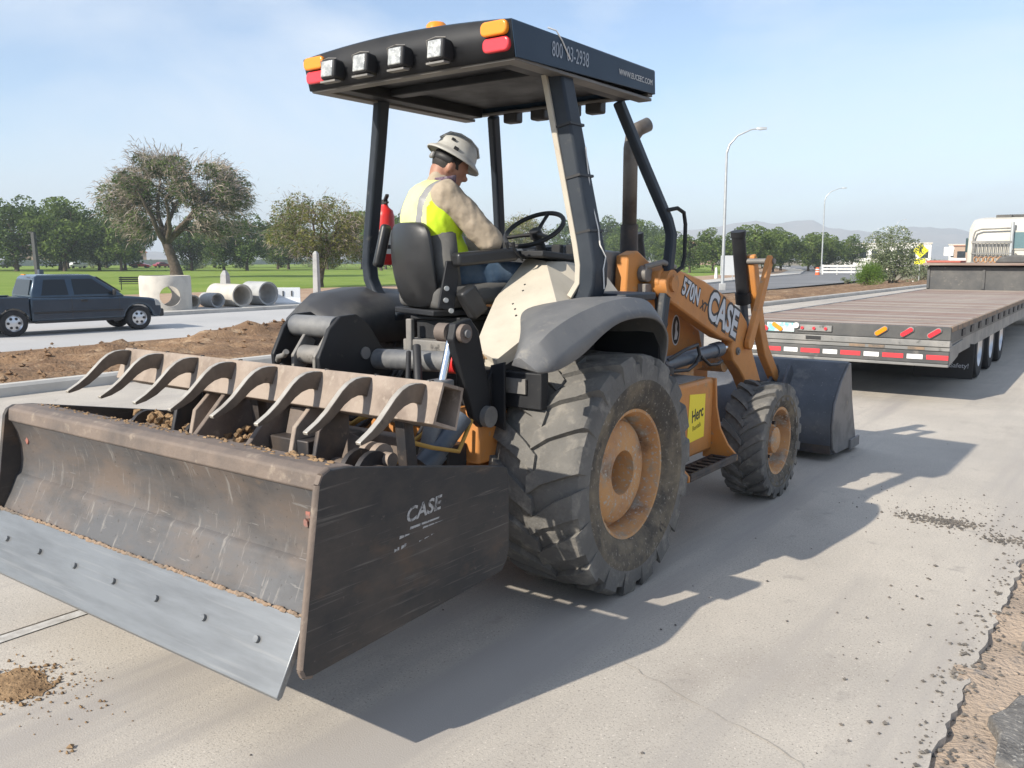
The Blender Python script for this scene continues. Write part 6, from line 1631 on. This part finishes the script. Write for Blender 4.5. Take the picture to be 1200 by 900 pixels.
M_CAB = mat('cream_white_cab', (0.58, 0.55, 0.48), 0.4, col2=(0.5, 0.475, 0.41), scale=1.5, coat=0.3)
RT = thing('semi_truck', 'cream white semi truck cab hitched to the flatbed trailer', 'truck', (-0.62, 27.2, 0), R(1.6))
def cabr(z, y0, y1, hw, c=0.12):
    return [(-hw + c, y0, z), (hw - c, y0, z), (hw, y0 + c, z), (hw, y1 - c, z), (hw - c, y1, z), (-hw + c, y1, z), (-hw, y1 - c, z), (-hw, y0 + c, z)]
cab_o = MB().loft([cabr(0.9, -0.9, 2.2, 1.2), cabr(1.8, -0.9, 2.25, 1.22), cabr(2.55, -0.86, 2.0, 1.2), cabr(2.80, -0.78, 1.7, 1.12, 0.2), cabr(2.88, -0.6, 1.5, 1.0, 0.25)]).build('cab', M_CAB, RT, bevel=0.05, seg=3)
for (x0, x1) in ((0.02, 0.36), (0.56, 0.95)):
    fo_ = MB().bb(x0 - 0.05, x1 + 0.05, -0.93, -0.90, 1.9, 2.47).build('window_frame', M_CAB, cab_o, bevel=0.01)
    MB().bb(x0, x1, -0.945, -0.932, 1.95, 2.42).build('window', mat('teal_window_glass', (0.12, 0.2, 0.22), 0.08, spec=0.8), cab_o)
# headache rack with hoses
rk = MB()
for i in range(10):
    rk.cyl((-1.0 + i * 0.1, -1.02, 1.45), (-1.0 + i * 0.1, -1.02, 2.12), 0.018, n=8)
rk.bb(-1.08, 0.0, -1.05, -1.0, 2.1, 2.17); rk.bb(-1.08, 0.0, -1.05, -1.0, 1.78, 1.82); rk.bb(-1.08, 1.1, -1.05, -1.0, 1.50, 1.55)
rk.build('headache_rack', M_TRGREY, RT, bevel=0.004)
b = MB(); b.tube([(-1.04, -1.0, 1.5), (-1.04, -1.0, 2.3), (-1.0, -1.0, 2.46), (-0.85, -1.0, 2.52), (-0.2, -1.0, 2.54), (0.0, -1.0, 2.54)], 0.025, 8); b.build('rack_frame', M_TRGREY, RT, smooth=60)
b = MB(); b.cyl((-0.02, -1.0, 1.2), (-0.02, -1.0, 2.72), 0.05, n=12); b.build('rear_exhaust', M_GALV, RT, smooth=40)
b = MB(); b.bb(-0.5, 1.1, -0.5, 0.4, 2.90, 2.96); b.bb(-0.52, -0.1, -0.62, -0.4, 2.80, 2.95); b.build('roof_light_bar', M_TRBLACK, RT, bevel=0.01)
b = MB(); b.tube([(0.0, -1.02, 1.9), (0.1, -1.1, 1.6), (0.25, -1.15, 1.45), (0.4, -1.2, 1.5)], 0.02, 8); b.tube([(0.1, -1.02, 1.8), (0.3, -1.1, 1.55), (0.6, -1.15, 1.42)], 0.02, 8); b.build('air_hose', M_TRBLACK, RT, smooth=60)
for s in (1, -1):
    mo = MB().bb(*sorted((s * 1.38, s * 1.58)), 1.45, 1.56, 1.85, 2.32).build('mirror', mat('dark_teal_mirror', (0.04, 0.07, 0.075), 0.3), RT, bevel=0.03)
    MB().tube([(s * 1.2, 1.5, 1.8), (s * 1.5, 1.5, 1.78), (s * 1.5, 1.5, 1.86)], 0.02, 8).build('mirror_arm', M_TRBLACK, RT, smooth=60)
    for y in (-5.6, -4.3, 2.9):
        car_wheel(RT, s * 1.05, y, 0.5, 0.32, s, 0.55, 0)
b = MB()
for s in (1, -1):
    b.bb(*sorted((s * 0.38, s * 0.48)), -6.3, 3.6, 0.85, 1.1)
b.build('frame_rails', M_TRBLACK, RT, bevel=0.01)
b = MB(); b.prism([(2.2, 0.7), (2.2, 1.95), (3.6, 1.75), (3.75, 1.3), (3.75, 0.7)], 'x', -0.95, 0.95); b.build('bonnet', M_CAB, RT, bevel=0.08, seg=3)

# ================================================================ FAR CARS BEYOND THE LAWN
def far_car(label, loc, rz, paint, suv=False, name='car'):
    t = thing(name, label, 'car', loc, rz, 'cars passing beyond the lawn')
    h = 1.72 if suv else 1.42
    MB().prism([(-2.2, 0.35), (-2.25, 0.8), (-2.1, 0.95), (1.0, 0.95), (2.15, 0.82), (2.3, 0.55), (2.25, 0.3)], 'x', -0.88, 0.88).build('body', paint, t, bevel=0.08, seg=2)
    MB().loft([cab_ring(0.94, -2.0 if suv else -1.6, 1.1, 0.84), cab_ring(h - 0.08, -1.85 if suv else -1.1, 0.35, 0.68), cab_ring(h, -1.7 if suv else -0.9, 0.2, 0.6)]).build('cab', paint, t, bevel=0.05)
    for s in (1, -1):
        b = MB(); b.loft([[(s * 0.80, -1.5, 1.0), (s * 0.80, 0.8, 1.0), (s * 0.70, 0.3, h - 0.12), (s * 0.70, -1.35 if suv else -1.0, h - 0.12)], [(s * 0.85, -1.5, 1.0), (s * 0.85, 0.8, 1.0), (s * 0.72, 0.3, h - 0.12), (s * 0.72, -1.35 if suv else -1.0, h - 0.12)]])
        b.build('window', M_GLASSD, t)
        for y in (1.4, -1.4):
            b = MB(); b.cyl((s * 0.70, y, 0.33), (s * 0.9, y, 0.33), 0.33, n=16); b.build('wheel', M_CARTYRE, t, smooth=40)
    return t
far_car('small white hatchback far across the lawn behind the big tree', (-231, 154, -0.7), 0.05, M_WHITE, True)
M_CARRED = mat('red_car_paint', (0.5, 0.03, 0.03), 0.3, coat=0.5)
far_car('bright red car far across the lawn in front of the dark red car', (-200, 117.5, -0.7), -0.9, M_CARRED)
far_car('dark red car far across the lawn behind the bright red one', (-206, 127, -0.7), 0.05, mat('dark_red_car_paint', (0.25, 0.03, 0.05), 0.3, coat=0.5))
far_car('black van far across the lawn among the dark trees', (-226, 98.5, -0.7), 0.1, mat('black_car_paint', (0.015, 0.016, 0.018), 0.25, coat=0.5), True)
far_car('low white car far across the lawn between black van and red cars', (-203, 103, -0.7), 0.1, M_WHITE)
# ================================================================ DRAINAGE PARTS ON THE VERGE
def pipe(name, label, r, th, L_, loc, rz, m, group='concrete pipes on the verge'):
    b = MB(); b.lathe([(r - th, 0), (r - th * 0.35, 0), (r - th * 0.35, 0.05), (r, 0.05), (r, -L_), (r - th, -L_)], (0, 0, 0), (1, 0, 0), 40, closed=True)
    o = b.build(name, m, None, smooth=40)
    o.location = loc; o.rotation_euler = (0, 0, rz)
    tag(o, label, 'pipe', group)
    return o
VZ = -0.60
pipe('concrete_pipe', 'smallest grey concrete pipe lying beside the manhole ring', 0.34, 0.07, 1.2, (-31.95, 20.85, VZ + 0.34), R(-8), M_PIPE2)
pipe('concrete_pipe', 'cream concrete pipe stub lying behind the smallest grey pipe', 0.30, 0.06, 1.2, (-32.4, 19.9, VZ + 0.30), R(-8), M_PIPE)
pipe('concrete_pipe', 'long cream concrete pipe between the grey pipe and the largest pipe', 0.53, 0.09, 2.3, (-31.6, 21.95, VZ + 0.53), R(-5), M_PIPE)
pipe('concrete_pipe', 'largest grey concrete pipe beside the white barrier', 0.57, 0.09, 1.5, (-31.8, 23.6, VZ + 0.57), R(-2), M_PIPE2)
mh = MB().lathe([(0.98, 0), (1.09, 0), (1.09, 1.42), (1.05, 1.50), (0.98, 1.50)], (0, 0, 0), (0, 0, 1), 48, closed=True).build('manhole_ring', M_PIPE, None, smooth=40)
cut = MB().cyl((0, -1.8, 0.62), (0, 1.8, 0.62), 0.44, n=32).build('cutter', M_PIPE)
cut.rotation_euler = (0, 0, R(68))
md = mh.modifiers.new('hole', 'BOOLEAN'); md.operation = 'DIFFERENCE'; md.object = cut; md.solver = 'EXACT'
bpy.context.view_layer.update()
dg = bpy.context.evaluated_depsgraph_get()
me = bpy.data.meshes.new_from_object(mh.evaluated_get(dg)); mh.modifiers.clear(); mh.data = me
cd = cut.data; bpy.data.objects.remove(cut); bpy.data.meshes.remove(cd)
me.shade_smooth(); me.set_sharp_from_angle(angle=R(40))
mh.location = (-32.6, 18.65, VZ)
tag(mh, 'big upright cream concrete manhole ring with a round opening through it', 'manhole ring')
o = MB().prism([(-0.28, 0), (-0.28, 0.08), (-0.1, 0.3), (-0.08, 0.8), (0.08, 0.8), (0.1, 0.3), (0.28, 0.08), (0.28, 0)], 'x', -0.62, 0.62)
bar_ = thing('road_barrier', 'short white barrier with two slots beside the largest pipe', 'barrier', (-32.3, 25.2, VZ), R(50))
bb_ = o.build('barrier_body', mat('white_barrier_plastic', (0.72, 0.74, 0.76), 0.5), bar_, bevel=0.02)
for xx in (-0.22, 0.2):
    MB().bb(xx - 0.03, xx + 0.03, -0.125, 0.125, 0.38, 0.64).build('slot', M_TRIM, bb_)
# posts on the dug soil and lawn
def post(label, loc, w, h, taper, m, rz=0.3, cap=True):
    t = thing('concrete_post', label, 'post', loc, rz)
    MB().loft([[(-w, -w, -0.1), (w, -w, -0.1), (w, w, -0.1), (-w, w, -0.1)], [(-w * taper, -w * taper, h), (w * taper, -w * taper, h), (w * taper, w * taper, h), (-w * taper, w * taper, h)]]).build('shaft', m, t, bevel=0.02)
    if cap:
        MB().loft([[(-w * taper, -w * taper, h), (w * taper, -w * taper, h), (w * taper, w * taper, h), (-w * taper, w * taper, h)], [(-w * 0.3, -w * 0.3, h + w), (w * 0.3, -w * 0.3, h + w), (w * 0.3, w * 0.3, h + w), (-w * 0.3, w * 0.3, h + w)]]).build('cap', m, t)
    return t
post('short tapered concrete post standing behind the long cream pipe', (-46.6, 31.8, -0.66), 0.28, 1.25, 0.75, M_PIPE2)
post('tall grey concrete post in front of the yellowish half-bare tree', (-41.8, 35.4, -0.66), 0.19, 2.6, 0.8, M_PIPE2)
post('tall tree stake post beside the yellowish half-bare tree', (-51, 53, -0.66), 0.1, 3.4, 0.9, M_BARK, 0, False)
pole = thing('utility_pole', 'short dark square pole leaning slightly behind the pickup', 'pole', (-89.4, 40.1, -0.7))
pole.rotation_euler = (R(-2), R(-4), 0.4)
MB().bb(-0.19, 0.19, -0.19, 0.19, -0.3, 5.0).build('shaft', mat('grey_steel_pole', (0.045, 0.047, 0.05), 0.6), pole, bevel=0.03)
MB().bb(-0.55, 0.0, -0.2, 0.2, 4.9, 5.06).build('top_plate', M_TRIM, pole, bevel=0.02)
MB().bb(0.24, 0.5, -0.3, 0.3, 0.2, 1.2).build('meter_box', mat('blue_grey_box', (0.05, 0.07, 0.12), 0.6), pole, bevel=0.03)
bn = thing('park_bench', 'dark slatted park bench on the lawn between pickup and manhole ring', 'bench', (-58.9, 32.4, -0.66), R(60))
for i in range(3):
    MB().bb(-0.85, 0.85, -0.2 + i * 0.15, -0.08 + i * 0.15, 0.42, 0.46).build('seat_slat', M_TRIM, bn, bevel=0.008)
for i in range(3):
    MB().bb(-0.85, 0.85, 0.24, 0.28, 0.56 + i * 0.14, 0.66 + i * 0.14).build('back_slat', M_TRIM, bn, bevel=0.008)
for s in (1, -1):
    b = MB(); b.bb(s * 0.7 - 0.03, s * 0.7 + 0.03, -0.2, -0.14, 0, 0.42); b.bb(s * 0.7 - 0.03, s * 0.7 + 0.03, 0.2, 0.26, 0, 0.98); b.bb(s * 0.7 - 0.03, s * 0.7 + 0.03, -0.2, 0.26, 0.38, 0.42); b.build('leg', M_TRIM, bn)

# ================================================================ STREET LAMPS AND SIGNS
def lamp(label, loc, H, reach, rz):
    t = thing('street_lamp', label, 'street lamp', loc, rz, 'street lamps along the far road')
    MB().tube([(0, 0, 0), (0, 0, H * 0.5), (0, 0, H * 0.86)], [0.13, 0.105, 0.08], 12).build('pole', M_GALV, t, smooth=50)
    MB().tube([(0, 0, H * 0.85), (reach * 0.08, 0, H * 0.9), (reach * 0.35, 0, H * 0.955), (reach * 0.8, 0, H * 0.99), (reach, 0, H * 0.995)], [0.08, 0.075, 0.06, 0.05, 0.045], 10).build('arm', M_GALV, t, smooth=50)
    b = MB(); b.loft([[(reach * 0.98, -0.06, H * 0.99), (reach * 0.98, 0.06, H * 0.99), (reach * 0.98, 0.06, H), (reach * 0.98, -0.06, H)], [(reach + 0.25, -0.15, H * 0.986), (reach + 0.25, 0.15, H * 0.986), (reach + 0.25, 0.12, H + 0.05), (reach + 0.25, -0.12, H + 0.05)], [(reach + 0.7, -0.1, H * 0.99), (reach + 0.7, 0.1, H * 0.99), (reach + 0.7, 0.08, H + 0.03), (reach + 0.7, -0.08, H + 0.03)]])
    b.build('luminaire', M_GALV, t, bevel=0.01)
    b = MB(); b.bb(-0.24, 0.24, -0.24, 0.24, -0.1, 0.5); b.build('base', M_PIPE2, t, bevel=0.03)
    return t
lamp('tall curved-arm street lamp standing beside the bucket cylinder of the tractor', (-23.6, 59.1, -0.7), 11.8, 2.1, R(28))
lamp('tall curved-arm street lamp beside the white barricade fence', (-42.0, 142.4, -0.7), 13.6, 2.6, R(25))
lamp('distant street lamp rising behind the tall grey-green shrub', (-83, 366, -0.7), 17.5, 3.0, R(20))
def sign(name, label, loc, poly, m, h0, pole_h, rz, cat='sign', npole=1, thick=0.03):
    t = thing(name, label, cat, loc, rz)
    for k in range(npole):
        x = 0 if npole == 1 else (-0.5 + k) * 0.9
        MB().cyl((x, 0.03, -0.1), (x, 0.03, pole_h), 0.045, n=10).build('post', M_GALV, t, smooth=40)
    f = MB().prism([(p_[0], p_[1] + h0) for p_ in poly], 'y', -0.03, -0.03 + thick).build('panel', m, t, bevel=0.004)
    return t, f
rect = lambda w, h: [(-w / 2, 0), (w / 2, 0), (w / 2, h), (-w / 2, h)]
sign('road_sign', 'blank grey back of a square road sign beside the nearer street lamp', (-33, 82.6, -0.66), rect(1.6, 2.0), mat('sign_back', (0.55, 0.57, 0.58), 0.5), 0.6, 2.6, R(35), npole=2)
M_SIGNY = mat('fluorescent_yellow_sign', (0.85, 0.8, 0.02), 0.5)
t, f = sign('road_sign', 'fluorescent yellow pedestrian warning sign beside the tall grey-green shrub', (-15.3, 85.1, -0.6), [(0, 0), (0.68, 0.68), (0, 1.36), (-0.68, 0.68)], M_SIGNY, 2.3, 3.6, R(8))
b = MB(); b.prism([(-0.05, 3.22), (0.07, 3.22), (0.07, 3.34), (-0.05, 3.34)], 'y', -0.034, -0.031); b.prism([(-0.12, 2.7), (0.0, 2.7), (0.03, 2.9), (0.1, 2.68), (0.2, 2.7), (0.1, 3.0), (0.12, 3.18), (-0.06, 3.18), (-0.2, 2.98), (-0.06, 3.0)], 'y', -0.034, -0.031); b.build('walking_figure', M_TRIM, f)
MB().prism([(p_[0], p_[1] + 1.72) for p_ in rect(0.9, 0.5)], 'y', -0.035, -0.01).build('lower_plate', M_SIGNY, t)
sign('road_sign', 'small distant yellow sign beside the truck mirror', (-16.5, 130, -0.6), rect(1.6, 1.6), M_SIGNY, 1.6, 3.2, R(8))
sign('road_sign', 'small white square sign among the distant shrubs', (-21, 130, -0.6), rect(1.2, 1.2), M_WHITE, 2.6, 3.8, R(8))
sign('road_sign', 'low white board below the small white square sign', (-19.4, 128, -0.6), rect(1.8, 1.4), M_WHITE, 0.9, 2.2, R(8))
# white barricade fence and barrel
def fence(label, p0, p1, n):
    p0, p1 = Vector(p0), Vector(p1); d = p1 - p0; L_ = d.length
    t = thing('white_fence', label, 'fence', p0, math.atan2(d.y, d.x))
    for z in (0.35, 0.8, 1.25):
        MB().bb(0, L_, -0.05, 0.05, z - 0.14, z + 0.14).build('rail', M_WHITE, t, bevel=0.01)
    for i in range(n):
        x = L_ * i / (n - 1)
        MB().bb(x - 0.09, x + 0.09, 0.05, 0.2, 0, 1.45).build('post', M_WHITE, t, bevel=0.01)
    return t
fence('white three-rail barricade fence across the far road beyond the orange barrel', (-37.5, 128.5, -0.7), (-30.5, 133, -0.7), 5)
br = thing('traffic_barrel', 'orange and white traffic barrel beside the white barricade fence', 'barrel', (-37.0, 124.5, -0.7))
MB().lathe([(0.34, 0), (0.34, 0.12), (0.29, 0.12), (0.27, 1.0), (0.15, 1.08), (0.001, 1.08)], (0, 0, 0), (0, 0, 1), 20).build('drum', mat('orange_barrel', (0.75, 0.13, 0.03), 0.5), br, smooth=40)
for z in (0.4, 0.72):
    MB().lathe([(0.292, z), (0.287, z + 0.14)], (0, 0, 0), (0, 0, 1), 20).build('white_band', M_TAPEW, br, smooth=60)
for i, (x, y) in enumerate([(-40.8, 84.8), (-38.6, 92.5), (-36.8, 104)]):
    t = thing('bollard', 'short white marker post on the lawn edge beside the far road', 'bollard', (x, y, -0.66), 0, 'white marker posts on the lawn edge')
    MB().loft([[(-0.16, -0.16, 0), (0.16, -0.16, 0), (0.16, 0.16, 0), (-0.16, 0.16, 0)], [(-0.1, -0.1, 1.15), (0.1, -0.1, 1.15), (0.1, 0.1, 1.15), (-0.1, 0.1, 1.15)]]).build('shaft', M_WHITE, t, bevel=0.02)
    MB().loft([[(-0.1, -0.1, 1.15), (0.1, -0.1, 1.15), (0.1, 0.1, 1.15), (-0.1, 0.1, 1.15)], [(-0.02, -0.02, 1.3), (0.02, -0.02, 1.3), (0.02, 0.02, 1.3), (-0.02, 0.02, 1.3)]]).build('cap', M_WHITE, t)

# ================================================================ FAR BUILDINGS
def building(label, loc, rz, w, d, h, m_wall, m_roof, nwin, pitched=False):
    t = thing('building', label, 'building', loc, rz)
    MB().bb(-w / 2, w / 2, -d / 2, d / 2, -0.5, h).build('wall', m_wall, t)
    if pitched:
        MB().prism([(-w / 2 - 0.5, h), (w / 2 + 0.5, h), (w / 2 - 2, h + 2.4), (-w / 2 + 2, h + 2.4)], 'y', -d / 2 - 0.5, d / 2 + 0.5).build('roof', m_roof, t)
    else:
        MB().bb(-w / 2 - 0.3, w / 2 + 0.3, -d / 2 - 0.3, d / 2 + 0.3, h + 0.003, h + 0.4).build('roof', m_roof, t)
    for i in range(nwin):
        x = -w / 2 + w * (i + 0.5) / nwin
        o = MB().bb(x - w / nwin * 0.28, x + w / nwin * 0.28, -d / 2 - 0.06, -d / 2 - 0.003, h * 0.35, h * 0.75).build('window', M_GLASSD, t)
        MB().bb(x - w / nwin * 0.31, x + w / nwin * 0.31, -d / 2 - 0.12, -d / 2 - 0.003, h * 0.30, h * 0.345).build('sill', m_wall, o)
    return t
M_STUCCO = mat('pale_stucco', (0.62, 0.58, 0.5), 0.9); M_TERRA = mat('terracotta_roof', (0.38, 0.2, 0.14), 0.9); M_STUCCO2 = mat('tan_stucco', (0.42, 0.3, 0.22), 0.9)
building('white flat-roofed building far down the road beside the second street lamp', (-72, 310, -0.7), R(12), 26, 14, 7, M_WHITE, M_STUCCO, 7)
building('long low white building on the horizon between yellow sign and truck', (-56, 420, -0.7), R(10), 34, 14, 8, M_WHITE, M_STUCCO, 9)
building('tan building with a flat roof behind the pale grey shrub', (-42, 300, -0.7), R(10), 16, 12, 6, M_STUCCO2, M_TERRA, 4)
building('small white building behind the truck mirror', (-40, 480, -0.7), R(8), 22, 12, 16, M_WHITE, M_STUCCO, 5)
building('brown house with pitched terracotta roof behind the roadside trees', (-155, 330, -0.7), R(25), 24, 14, 7, M_STUCCO2, M_TERRA, 5, True)
building('long tan house beyond the left park trees', (-290, 150, -0.7), R(60), 40, 12, 4.2, M_STUCCO2, M_TERRA, 8, True)
# low block wall behind the park
wl = thing('boundary_wall', 'long low grey block wall at the back of the park', 'wall', (-272, 0, -0.7))
for i in range(30):
    MB().bb(-0.15, 0.15, 20 + i * 9.0, 28.9 + i * 9.0, -0.2, 1.9).build('wall_panel', M_PIPE2, wl)
    MB().bb(-0.25, 0.25, 28.7 + i * 9.0, 29.2 + i * 9.0, -0.2, 2.15).build('pier', M_PIPE2, wl)

# ================================================================ AIR
hz_m = bpy.data.materials.new('haze'); hz_m.use_nodes = True
nt = hz_m.node_tree
for n_ in list(nt.nodes):
    nt.nodes.remove(n_)
out = nt.nodes.new('ShaderNodeOutputMaterial'); pv = nt.nodes.new('ShaderNodeVolumePrincipled')
pv.inputs['Color'].default_value = (0.82, 0.91, 1.0, 1)
pv.inputs['Density'].default_value = HAZE_DENSITY
pv.inputs['Anisotropy'].default_value = 0.0
nt.links.new(pv.outputs['Volume'], out.inputs['Volume'])
hb = MB().bb(-5400, 5400, -5400, 5400, -3.0, 225).build('haze', hz_m)
hb['kind'] = 'stuff'; tag(hb, 'thin pale haze in the air over the whole place', 'haze')
